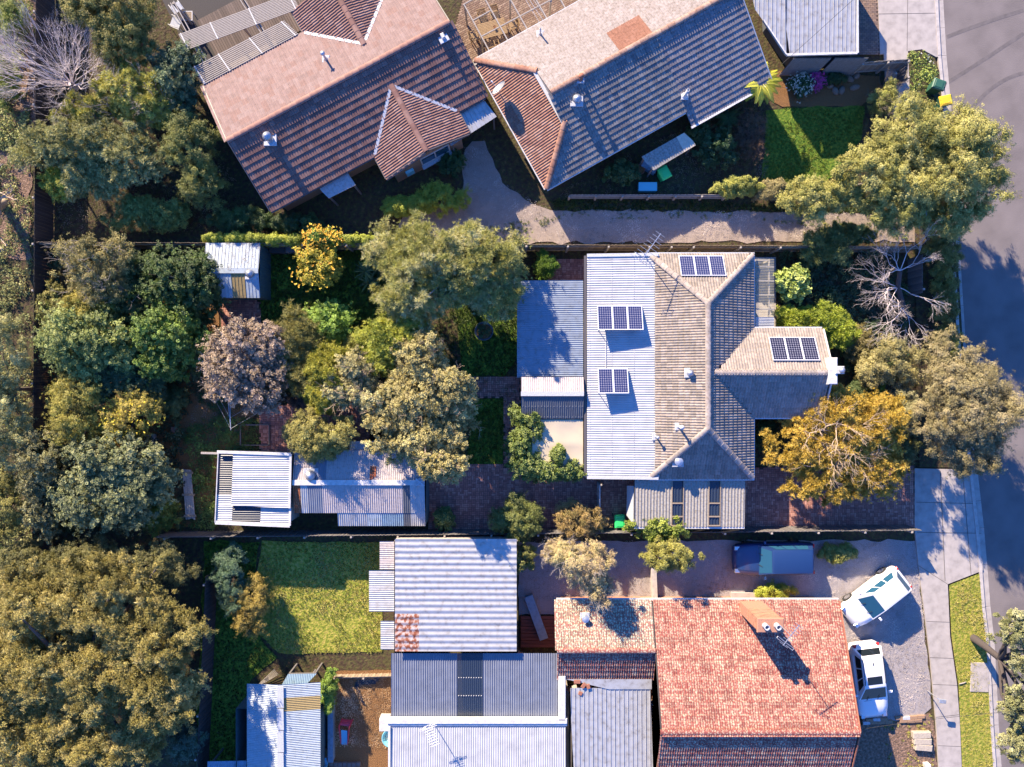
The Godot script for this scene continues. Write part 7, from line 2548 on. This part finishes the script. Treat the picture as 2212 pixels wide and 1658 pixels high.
	tree("shrub", "brownish loose shrub between yellow shrub and street tree", "shrub", [1668, 412, 42, 22, 1.2, 0.0], "small", P_(lin(0.149, 0.119, 0.044), lin(0.273, 0.226, 0.088), lin(0.373, 0.318, 0.123)), {"dense": 12.0, "trunk": 0.05})
	tree("shrub", "dark green bush in the shade under the eave with the awning", "shrub", [1345, 375, 34, 22, 1.4, 0.0], "broad", deep, {"dense": 14.0, "trunk": 0.05})
	tree("shrub", "dark leafy bushes east of the awning, by the lawn", "shrub", [1545, 320, 40, 40, 1.8, 0.0, 1510, 290, 26, 22, 1.5, 0.0], "broad", deep, {"dense": 12.0, "trunk": 0.06})
	tree("shrub", "purplish bare bush on the west edge of the green lawn", "shrub", [1620, 300, 30, 48, 1.2, 0.0], "twig", P_(lin(0.124, 0.067, 0.051), lin(0.198, 0.119, 0.081), lin(0.273, 0.173, 0.088)), {"dense": 12.0, "trunk": 0.04})
	tree("shrub", "bright yellow green shrub on the gravel in front of the pink gabled wing", "shrub", [948, 434, 62, 30, 1.9, 0.0], "small", lime, {"dense": 17.0, "trunk": 0.07})
	tree("shrub", "smaller yellow green shrub left of the bright one on the gravel", "shrub", [868, 446, 36, 20, 1.5, 0.0], "small", lime, {"dense": 17.0, "trunk": 0.05})
	tree("shrub", "dark shrub under the wall of the pink gabled wing", "shrub", [975, 352, 26, 24, 1.0, 0.0], "broad", deep, {"dense": 14.0, "trunk": 0.05})
	# plants near the house
	tree("shrub", "small bright shrub north of the blue patio roof", "shrub", [1178, 574, 23, 26, 1.7, 0.1], "long", fresh, {"dense": 15.0, "trunk": 0.05})
	tree("ivy", "mass of ivy swallowing the left side of the shade cloth pergola", "ivy", [1142, 905, 36, 28, 2.9, 0.8, 1132, 955, 32, 42, 3.0, 0.8, 1132, 1000, 34, 32, 2.9, 0.8, 1178, 1016, 42, 22, 2.8, 0.9, 1228, 1012, 36, 22, 2.8, 1.0, 1206, 982, 12, 16, 2.8, 2.1], "broad", P_(lin(0.063, 0.106, 0.018), lin(0.162, 0.212, 0.039), lin(0.322, 0.358, 0.097)), {"dense": 18.0, "trunk": 0.07, "lump": 0.4, "foot": [1130, 975], "low": -0.5})
	tree("lilly_pilly", "round dense olive green bush by the southern fence", "shrub", [1122, 1122, 56, 46, 2.8, 0.1], "small", P_(lin(0.063, 0.080, 0.018), lin(0.137, 0.158, 0.031), lin(0.248, 0.264, 0.058)), {"dense": 18.0, "trunk": 0.1, "lump": 0.28})
	tree("photinia", "pinkish tipped shrub right of the round olive bush", "shrub", [1250, 1124, 54, 38, 2.4, 0.1], "long", P_(lin(0.198, 0.173, 0.053), lin(0.397, 0.290, 0.113), lin(0.572, 0.424, 0.176)), {"dense": 13.0, "trunk": 0.08, "bark": "pale_bark"})
	tree("shrub", "leafy yellow green bush overhanging the carport edge", "shrub", [1424, 1134, 66, 30, 2.9, 0.2], "broad", P_(lin(0.086, 0.132, 0.018), lin(0.223, 0.278, 0.035), lin(0.397, 0.437, 0.071)), {"dense": 14.0, "trunk": 0.09})
	tree("shrub", "small lone bush on the bricks east of the patched shed", "shrub", [960, 1120, 20, 21, 1.3, 0.0], "broad", P_(lin(0.063, 0.093, 0.026), lin(0.124, 0.173, 0.044), lin(0.198, 0.251, 0.062)), {"dense": 16.0, "trunk": 0.04})
	# front garden
	tree("loquat", "upright pale green large leaved shrub beside the front verandah", "shrub", [1712, 611, 32, 33, 2.2, 0.3], "big", P_(lin(0.162, 0.226, 0.044), lin(0.310, 0.384, 0.079), lin(0.473, 0.531, 0.140)), {"dense": 11.0, "trunk": 0.06})
	tree("shrub", "long feathery yellow green bush along the north eave of the front wing", "shrub", [1712, 690, 36, 24, 1.6, 0.0, 1775, 690, 42, 34, 2.0, 0.1, 1812, 720, 28, 34, 1.9, 0.1], "feather", P_(lin(0.168, 0.233, 0.024), lin(0.335, 0.393, 0.036), lin(0.536, 0.571, 0.084)), {"dense": 13.0, "trunk": 0.07})
	tree("shrub", "brown twiggy bush behind the feathery yellow bush", "shrub", [1850, 745, 30, 40, 1.8, 0.0], "small", P_(lin(0.086, 0.074, 0.022), lin(0.162, 0.132, 0.035), lin(0.248, 0.199, 0.053)), {"dense": 13.0, "trunk": 0.05})
	tree("wattle_bush", "beige olive bush left of the front boundary, north of the chimney", "shrub", [1922, 780, 60, 48, 3.2, 0.4, 1880, 800, 34, 30, 2.8, 0.4], "small", P_(lin(0.175, 0.158, 0.053), lin(0.322, 0.278, 0.097), lin(0.473, 0.410, 0.158)), {"dense": 13.0, "trunk": 0.1})
	tree("shrub", "pale grey green bush by the front boundary beside the orange tree", "shrub", [1945, 880, 30, 52, 2.6, 0.2], "small", P_(lin(0.162, 0.158, 0.071), lin(0.299, 0.278, 0.131), lin(0.446, 0.424, 0.211)), {"dense": 13.0, "trunk": 0.07})
	tree("shrub", "grey green tufted shrub in the shade below the chimney", "shrub", [1860, 850, 30, 26, 1.2, 0.0], "long", P_(lin(0.063, 0.093, 0.035), lin(0.124, 0.173, 0.071), lin(0.210, 0.264, 0.113)), {"dense": 14.0, "trunk": 0.04})
	tree("shrub", "glossy green shrub between orange tree and pale grey bush", "shrub", [1895, 862, 18, 20, 1.5, 0.0], "big", fresh, {"dense": 14.0, "trunk": 0.04})
	tree("shrub", "dark olive shrub at the driveway edge by the front boundary", "shrub", [1948, 965, 28, 44, 2.0, 0.1], "small", P_(lin(0.074, 0.080, 0.026), lin(0.149, 0.158, 0.044), lin(0.248, 0.251, 0.079)), {"dense": 14.0, "trunk": 0.05})
	tree("shrub", "dark green shrub in the corner between eave and orange tree", "shrub", [1658, 945, 24, 34, 1.3, 0.0], "broad", deep, {"dense": 14.0, "trunk": 0.04})
	tree("shrub", "olive shrub hanging over the lane fence at the north front corner", "shrub", [1785, 530, 48, 40, 2.5, 0.2, 1830, 512, 40, 18, 2.2, 0.2], "feather", P_(lin(0.102, 0.126, 0.036), lin(0.220, 0.233, 0.060), lin(0.368, 0.358, 0.107)), {"dense": 13.0, "trunk": 0.07})
	rosette("dracaena", "spiky dark rosette plant below the lane fence in the front garden", "spiky plant", at(1866, 558), 0.8, sword_mesh(0.85, 0.045, 0.35), 32, P_(lin(0.063, 0.067, 0.026), lin(0.124, 0.119, 0.044), lin(0.198, 0.186, 0.071)), "leaf", 1.0)
	# yard shrubs to the south
	tree("shrub", "orange olive bush west of the dry lawn", "shrub", [545, 1305, 42, 64, 2.0, 0.1], "small", P_(lin(0.124, 0.093, 0.018), lin(0.273, 0.199, 0.035), lin(0.423, 0.318, 0.062)), {"dense": 12.0, "trunk": 0.07})
	tree("shrub", "blue green bush at the top of the leaning fence", "shrub", [500, 1250, 34, 66, 2.2, 0.1], "small", P_(lin(0.038, 0.080, 0.039), lin(0.074, 0.132, 0.066), lin(0.124, 0.199, 0.097)), {"dense": 14.0, "trunk": 0.07})
	tree("shrub", "blue green bush under the big tree by the bottom of the leaning fence", "shrub", [404, 1600, 34, 34, 2.4, 0.1], "small", P_(lin(0.038, 0.080, 0.044), lin(0.074, 0.132, 0.087), lin(0.137, 0.212, 0.105)), {"dense": 14.0, "trunk": 0.07})
	tree("shrub", "leafy bush squeezed between blue shed and trough", "shrub", [712, 1492, 14, 40, 1.8, 0.1], "small", fresh, {"dense": 16.0, "trunk": 0.05})
	tree("shrub", "pale blossoming tree casting shade on the red roof's west end", "shrub", [1270, 1215, 56, 46, 5.4, 1.4, 1212, 1192, 40, 24, 4.6, 1.4, 1292, 1266, 30, 30, 5.2, 1.6], "small", P_(lin(0.299, 0.212, 0.113), lin(0.446, 0.345, 0.176), lin(0.522, 0.450, 0.176)), {"dense": 9.0, "trunk": 0.09, "bark": "pale_bark", "bare": 5})
	tree("shrub", "olive bush on the south side of the fence below the carport", "shrub", [1440, 1198, 52, 30, 4.4, 1.2], "small", P_(lin(0.113, 0.119, 0.026), lin(0.236, 0.226, 0.044), lin(0.373, 0.345, 0.071)), {"dense": 14.0, "trunk": 0.08})
	tree("shrub", "round dark topped bush at the corner of the big pale metal roof", "shrub", [1110, 1205, 40, 26, 3.0, 0.4], "small", P_(lin(0.063, 0.074, 0.018), lin(0.137, 0.146, 0.031), lin(0.223, 0.226, 0.053)), {"dense": 15.0, "trunk": 0.08})
	tree("shrub", "low lime green shrub by the north wall of the red house", "shrub", [1672, 1278, 40, 16, 1.0, 0.0], "small", lime, {"dense": 18.0, "trunk": 0.04})
	tree("shrub", "yellowing shrub in the sun patch between the parked cars", "shrub", [1812, 1196, 42, 18, 0.7, 0.0], "small", P_(lin(0.124, 0.132, 0.026), lin(0.248, 0.251, 0.044), lin(0.373, 0.358, 0.088)), {"dense": 10.0, "trunk": 0.03})

func trees():
	var olive := P_(lin(0.092, 0.096, 0.018), lin(0.210, 0.193, 0.035), lin(0.373, 0.325, 0.071))
	var silver := P_(lin(0.198, 0.199, 0.062), lin(0.373, 0.358, 0.123), lin(0.596, 0.557, 0.229))
	var gold := P_(lin(0.149, 0.132, 0.018), lin(0.310, 0.264, 0.031), lin(0.497, 0.410, 0.062))
	var deep := P_(lin(0.024, 0.046, 0.010), lin(0.055, 0.093, 0.018), lin(0.113, 0.173, 0.031))
	var blue := P_(lin(0.044, 0.074, 0.035), lin(0.086, 0.132, 0.058), lin(0.162, 0.212, 0.088))
	# north west corner
	tree("olive_tree", "tall olive brown tree at the top left beside the back fence", "tree", [255, 35, 88, 66, 5.0, 1.0, 275, 95, 62, 46, 4.6, 1.0, 200, 15, 44, 40, 4.4, 1.0], "small", olive, {"dense": 11.0, "size": 1.1, "trunk": 0.2, "lump": 0.26})
	tree("wattle_tree", "feathery yellow olive tree below the bare grey tree", "tree", [290, 205, 72, 50, 4.0, 0.8, 335, 232, 48, 36, 3.8, 0.8, 210, 246, 70, 30, 3.2, 0.8], "feather", P_(lin(0.220, 0.214, 0.036), lin(0.436, 0.411, 0.071), lin(0.702, 0.643, 0.166)), {"dense": 9.0, "trunk": 0.14, "bark": "pale_bark", "bare": 4})
	tree("dark_tree", "dark blue green tree tucked beside the slatted pergola", "tree", [392, 175, 46, 72, 4.0, 0.5], "broad", blue, {"dense": 12.0, "trunk": 0.12})
	tree("grey_tree", "soft grey olive tree over the back fence, left of the pink roof's corner", "tree", [170, 320, 110, 56, 4.4, 0.8, 280, 340, 74, 64, 4.2, 0.8, 210, 390, 70, 40, 3.6, 0.6], "feather", silver, {"dense": 9.0, "size": 1.0, "trunk": 0.15, "bark": "pale_bark"})
	tree("lime_tree", "bright yellow green small tree at the back fence in the upper left", "tree", [140, 400, 36, 34, 3.0, 0.3], "small", P_(lin(0.175, 0.199, 0.018), lin(0.348, 0.358, 0.031), lin(0.522, 0.503, 0.062)), {"dense": 13.0, "trunk": 0.07})
	tree("olive_tree", "upright olive green tree against the west gable of the pink house", "tree", [425, 320, 54, 62, 4.4, 0.5, 440, 400, 42, 44, 3.8, 0.4], "small", P_(lin(0.074, 0.093, 0.018), lin(0.175, 0.186, 0.035), lin(0.310, 0.305, 0.062)), {"dense": 12.0, "trunk": 0.13})
	tree("shrub", "pale green shrub below the grey olive tree north of the fence", "shrub", [330, 465, 90, 34, 2.2, 0.1], "small", P_(lin(0.086, 0.119, 0.026), lin(0.185, 0.226, 0.044), lin(0.310, 0.345, 0.079)), {"dense": 13.0, "trunk": 0.07})
	tree("shrub", "dark olive thicket along the fence below the pink house", "shrub", [520, 478, 70, 26, 2.0, 0.1, 640, 488, 60, 20, 1.8, 0.1], "small", deep, {"dense": 13.0, "trunk": 0.07})
	tree("shrub", "leafy green bushes beyond the back fence at the left margin", "shrub", [16, 160, 34, 60, 1.8, 0.1, 30, 40, 34, 34, 1.6, 0.1], "small", P_(lin(0.113, 0.146, 0.018), lin(0.223, 0.264, 0.031), lin(0.373, 0.399, 0.062)), {"dense": 13.0, "trunk": 0.05})
	tree("olive_tree", "blurred olive tree at the left margin beside the yellow wattle", "tree", [8, 780, 52, 110, 4.5, 0.6, 14, 930, 50, 80, 4.2, 0.6], "small", silver, {"dense": 11.0, "trunk": 0.14})
	tree("dark_tree", "dark tree at the left margin of the lower boundary", "tree", [14, 1090, 54, 80, 4.0, 0.5], "small", olive, {"dense": 12.0, "trunk": 0.12})
	# overgrown back corner of the lot
	tree("bottlebrush", "brownish twiggy tree with red flower tips in the back corner", "tree", [215, 560, 84, 52, 4.4, 0.6, 225, 620, 66, 46, 4.0, 0.6], "small", P_(lin(0.124, 0.113, 0.026), lin(0.248, 0.212, 0.062), lin(0.423, 0.358, 0.123)), {"dense": 9.0, "trunk": 0.13, "bark": "pale_bark", "bare": 4, "blooms": [[lin(0.621, 0.132, 0.044), lin(0.702, 0.212, 0.071)], 7, 1.0], "bloom_out": 0.6, "bloom_where": func(h): return h.z < -9.9})
	tree("wattle_tree", "yellow flecked thin shrub tree between red tipped and sage green trees", "tree", [205, 668, 54, 36, 3.4, 0.4], "small", gold, {"dense": 9.0, "trunk": 0.09})
	tree("sage_tree", "sage green rounded tree in the back corner", "tree", [200, 738, 82, 74, 4.6, 0.6, 262, 760, 40, 52, 4.0, 0.6], "broad", P_(lin(0.100, 0.132, 0.031), lin(0.236, 0.278, 0.066), lin(0.446, 0.477, 0.140)), {"dense": 12.0, "trunk": 0.14})
	tree("pittosporum", "dark glossy green tree left of the garden shed", "tree", [385, 610, 74, 62, 4.2, 0.6, 440, 620, 44, 60, 3.8, 0.6], "broad", deep, {"dense": 12.0, "trunk": 0.13})
	tree("pittosporum", "bright glossy green tree below the dark one in the back corner", "tree", [372, 720, 70, 62, 4.4, 0.6, 366, 785, 48, 36, 3.8, 0.6], "broad", P_(lin(0.050, 0.093, 0.014), lin(0.124, 0.199, 0.026), lin(0.273, 0.371, 0.062)), {"dense": 12.0, "trunk": 0.13})
	tree("dark_tree", "dark grey green tree filling the gap below the sage tree", "tree", [262, 815, 56, 44, 3.2, 0.3, 320, 830, 44, 40, 2.8, 0.3], "feather", blue, {"dense": 11.0, "trunk": 0.09})
	tree("wattle_tree", "golden olive wattle at the western fence", "tree", [178, 880, 60, 74, 4.2, 0.5], "small", P_(lin(0.137, 0.132, 0.022), lin(0.299, 0.264, 0.039), lin(0.473, 0.424, 0.079)), {"dense": 11.0, "trunk": 0.12})
	tree("wattle_tree", "yellow blossomed wattle right of the golden olive wattle", "tree", [288, 895, 60, 54, 3.8, 0.5], "small", P_(lin(0.175, 0.146, 0.022), lin(0.348, 0.278, 0.044), lin(0.522, 0.424, 0.079)), {"dense": 10.0, "trunk": 0.11, "blooms": [[lin(0.702, 0.557, 0.044)], 7, 0.8], "bloom_out": 0.5})
	tree("grey_gum", "large grey green tree in the lower back corner", "tree", [262, 1000, 90, 62, 5.0, 0.8, 225, 1075, 88, 70, 4.8, 0.8, 300, 1060, 66, 70, 4.4, 0.8], "broad", P_(lin(0.086, 0.106, 0.044), lin(0.185, 0.206, 0.079), lin(0.397, 0.399, 0.166)), {"dense": 12.0, "trunk": 0.17, "bark": "pale_bark"})
	tree("grey_gum", "dark olive tree on the western fence left of the large grey green tree", "tree", [112, 1005, 54, 60, 4.2, 0.6, 105, 1085, 44, 70, 3.8, 0.6], "broad", P_(lin(0.074, 0.080, 0.031), lin(0.175, 0.167, 0.062), lin(0.335, 0.311, 0.123)), {"dense": 12.0, "trunk": 0.13})
	tree("shrub", "low bright shrub between grey green tree and plank stack", "shrub", [345, 1110, 44, 40, 1.6, 0.0], "small", P_(lin(0.074, 0.106, 0.014), lin(0.162, 0.199, 0.022), lin(0.273, 0.305, 0.044)), {"dense": 13.0, "trunk": 0.05})
	# middle of the lot
	tree("pink_gum", "pinkish brown leaved gum tree over the clothes hoist", "tree", [530, 745, 68, 50, 4.6, 1.2, 510, 815, 58, 62, 4.4, 1.2, 575, 830, 54, 62, 4.2, 1.2, 590, 755, 44, 42, 4.2, 1.2], "broad", P_(lin(0.184, 0.132, 0.070), lin(0.337, 0.250, 0.169), lin(0.529, 0.408, 0.294)), {"dense": 11.0, "trunk": 0.14, "bark": "pale_bark", "bare": 9})
	tree("melaleuca", "feathery brown olive tree right of the pink gum", "tree", [645, 740, 50, 66, 3.8, 0.6, 650, 800, 46, 50, 3.4, 0.5], "needle", P_(lin(0.135, 0.126, 0.036), lin(0.253, 0.233, 0.060), lin(0.402, 0.358, 0.107)), {"dense": 9.0, "trunk": 0.1})
	tree("mock_orange", "bright green bush on the lawn edge above the olive feathery trees", "shrub", [708, 702, 50, 48, 2.6, 0.2], "broad", P_(lin(0.100, 0.173, 0.018), lin(0.223, 0.345, 0.039), lin(0.397, 0.557, 0.097)), {"dense": 14.0, "trunk": 0.08})
	tree("conifer", "yellow olive feathery tree in the middle of the lot", "tree", [716, 800, 58, 66, 4.0, 0.5, 705, 855, 40, 34, 3.4, 0.4], "feather", P_(lin(0.168, 0.169, 0.024), lin(0.353, 0.339, 0.036), lin(0.570, 0.537, 0.084)), {"dense": 11.0, "trunk": 0.11})
	tree("casuarina", "large silvery olive casuarina between lawn and blue patio roof", "tree", [905, 555, 92, 62, 5.6, 1.0, 1020, 560, 104, 64, 6.0, 1.0, 900, 640, 80, 52, 5.2, 1.0, 1010, 620, 100, 50, 4.6, 1.0, 1075, 640, 48, 50, 4.2, 0.8], "needle", P_(lin(0.21, 0.22, 0.045), lin(0.42, 0.41, 0.11), lin(0.7, 0.65, 0.34)), {"dense": 12.0, "size": 0.95, "trunk": 0.22, "lump": 0.3, "bark": "pale_bark"})
	tree("conifer", "soft yellow green conifer below the casuarina", "tree", [838, 745, 58, 66, 4.2, 0.5, 890, 730, 46, 50, 3.9, 0.5], "feather", P_(lin(0.202, 0.233, 0.029), lin(0.386, 0.411, 0.054), lin(0.620, 0.626, 0.119)), {"dense": 12.0, "trunk": 0.12})
	tree("banksia", "large beige leaved gum tree in the middle with pale twisted limbs", "tree", [905, 770, 58, 56, 5.0, 1.0, 925, 850, 82, 62, 5.4, 1.0, 860, 880, 62, 52, 5.0, 1.0, 915, 930, 98, 62, 5.2, 1.0, 985, 860, 48, 52, 4.8, 1.0, 955, 1000, 52, 36, 6.0, 1.4], "broad", P_(lin(0.210, 0.173, 0.053), lin(0.373, 0.318, 0.111), lin(0.572, 0.516, 0.219)), {"dense": 13.0, "trunk": 0.22, "bark": "tan_bark", "lump": 0.28, "bare": 12, "foot": [905, 890]})
	tree("banksia", "smaller beige leaved tree with visible pale limbs left of the large one", "tree", [775, 805, 46, 42, 4.4, 1.0, 738, 840, 36, 34, 4.0, 1.0, 790, 850, 36, 34, 4.0, 1.0], "broad", P_(lin(0.210, 0.186, 0.062), lin(0.360, 0.318, 0.123), lin(0.546, 0.503, 0.229)), {"dense": 11.0, "trunk": 0.13, "bark": "tan_bark", "bare": 5})
	tree("melaleuca", "olive feathery small tree leaning over the patched shed roof", "tree", [685, 935, 78, 46, 4.2, 0.8, 690, 965, 56, 34, 3.8, 0.8], "small", P_(lin(0.149, 0.132, 0.026), lin(0.286, 0.251, 0.053), lin(0.473, 0.424, 0.113)), {"dense": 12.0, "trunk": 0.12, "bark": "pale_bark", "foot": [680, 955]})
	# street trees
	tree("street_tree", "huge olive street tree with rounded clumps between lawn and road", "tree", [1960, 300, 86, 66, 6.2, 1.6, 2060, 310, 80, 66, 6.4, 1.6, 1880, 380, 96, 62, 5.8, 1.5, 1990, 400, 96, 66, 6.4, 1.6, 2085, 400, 62, 70, 5.8, 1.6, 1760, 430, 80, 40, 4.4, 1.0, 1930, 460, 70, 40, 5.0, 1.5, 2040, 480, 50, 42, 4.8, 1.5], "small", P_(lin(0.162, 0.173, 0.031), lin(0.322, 0.305, 0.066), lin(0.546, 0.503, 0.166)), {"dense": 12.0, "size": 1.15, "trunk": 0.3, "lump": 0.32, "foot": [1960, 390], "bark": "pale_bark"})
	tree("street_tree", "brownish olive street tree over the verge east of the front boundary", "tree", [2060, 800, 64, 72, 5.0, 1.2, 2090, 880, 88, 80, 5.6, 1.2, 2040, 900, 58, 80, 5.2, 1.2, 2090, 975, 66, 52, 4.6, 1.2], "small", P_(lin(0.13, 0.11, 0.04), lin(0.27, 0.225, 0.095), lin(0.44, 0.365, 0.19)), {"dense": 12.0, "size": 1.1, "trunk": 0.22, "foot": [2030, 900]})
	tree("shrub", "mixed green shrubs along the verge beside the bare branched tree", "shrub", [2035, 560, 30, 60, 1.8, 0.1, 2042, 650, 28, 50, 1.6, 0.1], "small", olive, {"dense": 12.0, "trunk": 0.06})
	tree("shrub", "yellow green verge shrubs below the bare branched tree", "shrub", [2046, 740, 26, 40, 1.4, 0.1], "small", P_(lin(0.113, 0.132, 0.018), lin(0.223, 0.238, 0.035), lin(0.373, 0.371, 0.079)), {"dense": 12.0, "trunk": 0.05})
	tree("street_tree", "street tree with pale leaves reaching in from the right edge", "tree", [2190, 1352, 50, 34, 6.0, 4.0, 2215, 1420, 44, 40, 6.2, 4.0, 2195, 1520, 34, 36, 5.4, 3.6, 2190, 1600, 28, 40, 5.0, 3.4, 2290, 1500, 80, 130, 7.0, 4.0], "broad", P_(lin(0.125, 0.138, 0.055), lin(0.250, 0.256, 0.102), lin(0.438, 0.426, 0.222)), {"dense": 6.0, "size": 0.8, "trunk": 0.24, "foot": [2102, 1378], "bark": "dark_bark"})
	# the great tree at the bottom left
	tree("great_tree", "enormous golden olive tree filling the bottom left corner", "tree", [110, 1300, 104, 74, 6.2, 1.2, 260, 1300, 96, 78, 6.4, 1.2, 352, 1372, 76, 70, 6.4, 2.0, 90, 1440, 104, 84, 6.4, 1.2, 235, 1450, 100, 80, 7.2, 1.2, 362, 1490, 76, 70, 6.8, 2.2, 120, 1570, 120, 80, 5.8, 1.2, 260, 1580, 100, 70, 5.4, 1.2, 30, 1520, 60, 120, 5.6, 1.2], "long", P_(lin(0.153, 0.132, 0.034), lin(0.360, 0.305, 0.084), lin(0.630, 0.537, 0.210)), {"dense": 11.0, "size": 1.15, "trunk": 0.4, "lump": 0.26, "foot": [210, 1430]})
	tree("dark_tree", "dark olive tree between the great tree and the southern lot fence", "tree", [330, 1225, 90, 46, 4.0, 0.6, 180, 1205, 90, 36, 3.8, 0.6, 60, 1220, 60, 60, 4.0, 0.6], "small", P_(lin(0.074, 0.074, 0.022), lin(0.149, 0.139, 0.035), lin(0.248, 0.226, 0.062)), {"dense": 12.0, "trunk": 0.14})
	tree("shrub", "dark olive shrub filling the gap between yellow flecked and dark glossy trees", "shrub", [292, 668, 48, 44, 3.0, 0.2, 300, 590, 34, 40, 3.0, 0.3], "small", deep, {"dense": 12.0, "trunk": 0.06})
	tree("shrub", "low mid green shrub west of the clothes hoist arm", "shrub", [436, 760, 40, 44, 2.0, 0.1, 420, 690, 30, 36, 2.4, 0.2], "broad", P_(lin(0.035, 0.06, 0.015), lin(0.08, 0.12, 0.028), lin(0.17, 0.22, 0.06)), {"dense": 12.0, "trunk": 0.05})
	tree("shrub", "olive shrub against the back fence beside the sage green tree", "shrub", [125, 700, 28, 70, 2.2, 0.1], "small", olive, {"dense": 12.0, "trunk": 0.05})
	tree("shrub", "leafy shrub on the soil right of the yellow blossomed wattle", "shrub", [372, 868, 30, 28, 1.5, 0.0], "small", P_(lin(0.04, 0.06, 0.015), lin(0.09, 0.12, 0.03), lin(0.18, 0.21, 0.06)), {"dense": 13.0, "trunk": 0.04})
	tree("shrub", "yellow green shrub between conifer and large beige leaved gum", "shrub", [812, 872, 30, 40, 3.0, 0.3, 770, 760, 30, 34, 2.6, 0.2], "feather", P_(lin(0.12, 0.13, 0.025), lin(0.25, 0.25, 0.05), lin(0.4, 0.38, 0.1)), {"dense": 11.0, "trunk": 0.06})
	tree("shrub", "dark purple brown shrub on the bricks above the olive feathery tree", "shrub", [665, 868, 44, 16, 1.2, 0.0], "small", P_(lin(0.06, 0.04, 0.035), lin(0.11, 0.075, 0.06), lin(0.17, 0.12, 0.09)), {"dense": 12.0, "trunk": 0.04})
	orange_tree()
	bare_trees()

# yellow brown tree in the front yard whose crooked limbs show through the crown
func orange_tree():
	var label := "orange gold tree with a web of bare pale crooked limbs over the driveway"
	var pal := P_(lin(0.26, 0.175, 0.02), lin(0.52, 0.36, 0.05), lin(0.74, 0.54, 0.11))
	var t: Node3D = tree("golden_tree", label, "tree", [1722, 962, 66, 66, 3.4, 1.0, 1782, 1032, 78, 48, 2.8, 0.9, 1876, 1004, 74, 66, 3.3, 1.0, 1885, 908, 68, 60, 4.2, 1.2, 1802, 886, 62, 50, 4.0, 1.4, 1806, 962, 74, 66, 3.4, 1.0], "feather", pal, {"dense": 10.0, "size": 0.9, "trunk": 0.2, "bark": "tan_bark", "foot": [1806, 960], "lump": 0.3})
	R.seed = 77
	var foot: Vector3 = t.position
	var b := mb(foot)
	for h in [[1800, 965, 2.7, 6], [1770, 930, 3.0, 4], [1838, 945, 3.0, 5], [1775, 1000, 2.3, 5], [1845, 985, 2.5, 5], [1808, 915, 3.4, 4]]:
		var hub := at(h[0], h[1], h[2])
		b.tube([foot, foot.lerp(hub, 0.5) + Vector3(R.randf_range(-0.2, 0.2), 0.1, R.randf_range(-0.2, 0.2)), hub], [0.11, 0.08, 0.06], 6, false)
		for i in h[3]:
			var a: float = TAU * i / h[3] + R.randf_range(-0.4, 0.4)
			fork(b, hub, Vector3(cos(a), 0.3 + 0.3 * R.randf(), sin(a)).normalized(), R.randf_range(0.55, 0.8), 0.045, 4, 0.7, 0.08, 2, 5)
	part("bare_limbs", b, M["tan_bark"], t)

func bare_trees():
	# grey leafless shrub in the north west
	R.seed = 41
	var foot := at(165, 190)
	var t := thing("bare_tree", "leafless grey twiggy tree spreading over the back fence", "tree", foot)
	var b := mb(foot)
	for i in 26:
		var a := TAU * i * 0.618
		var out := 0.35 + 0.9 * (i % 5) / 4.0
		var d := Vector3(cos(a) * out * 1.25, 0.85, sin(a) * out * 0.8 - 0.12).normalized()
		fork(b, foot + Vector3(cos(a), 0, sin(a)) * 0.08 + Vector3(0, 0.5, 0), d, R.randf_range(1.15, 1.5), 0.035, 6, 0.42, 0.06, 2, 4)
	b.tube([foot, foot + Vector3(0, 0.7, 0)], [0.16, 0.12], 8)
	part("branches", b, M["ash_bark"], t)
	# bare tree with a thick dark trunk in the front garden
	R.seed = 43
	foot = at(1962, 690)
	t = thing("bare_tree", "bare winter tree with thick dark trunk and white twigs in the front garden", "tree", foot)
	b = mb(foot)
	var line := [at(1962, 690, 0.0), at(1950, 660, 0.9), at(1940, 620, 1.7), at(1945, 585, 2.5)]
	b.tube(line, [0.2, 0.17, 0.15, 0.12], 9)
	part("trunk", b, M["dark_bark"], t)
	var tw := mb(foot)
	for e in [[1, -0.7, 0.25, 1.0], [1, -0.9, 0.2, -0.3], [2, -0.95, 0.3, 0.35], [2, -1.0, 0.3, -0.35], [3, -0.6, 0.4, -0.8], [3, 0.1, 0.4, -1.0], [3, 0.6, 0.35, -0.4], [2, 0.5, 0.3, 0.4], [0, -0.5, 0.5, 0.9], [1, 0.2, 0.3, 1.0], [3, -0.9, 0.5, 0.1], [1, -0.95, 0.5, 0.2], [2, -0.9, 0.6, 0.0], [3, -0.8, 0.3, -0.4], [0, -0.8, 0.4, 0.4], [2, -0.6, 0.7, 0.6]]:
		fork(tw, line[e[0]], Vector3(e[1], e[2], e[3]).normalized(), R.randf_range(0.7, 0.95), 0.03, 6, 0.56, 0.04, 2, 4)
	part("branches", tw, M["ash_bark"], t)
	# gnarled pale trunk at the left margin
	R.seed = 47
	foot = at(10, 440)
	t = thing("gnarled_tree", "gnarled pale trunked tree at the left margin beyond the back fence", "tree", foot)
	b = mb(foot)
	b.tube([foot, foot + Vector3(0.1, 0.8, 0.3), foot + Vector3(0.3, 1.5, 1.0)], [0.32, 0.26, 0.2], 9)
	for e in [[0.2, 0.6, 0.9], [-0.4, 0.8, 0.4], [0.5, 0.5, -0.3], [0.1, 0.7, -0.8], [0.3, 0.5, 0.9]]:
		fork(b, foot + Vector3(0.15, 0.8, 0.4), Vector3(e[0], e[1], e[2]).normalized(), 1.1, 0.15, 3, 0.45, 0.0, 2, 7)
	part("trunk", b, M["tan_bark"], t)
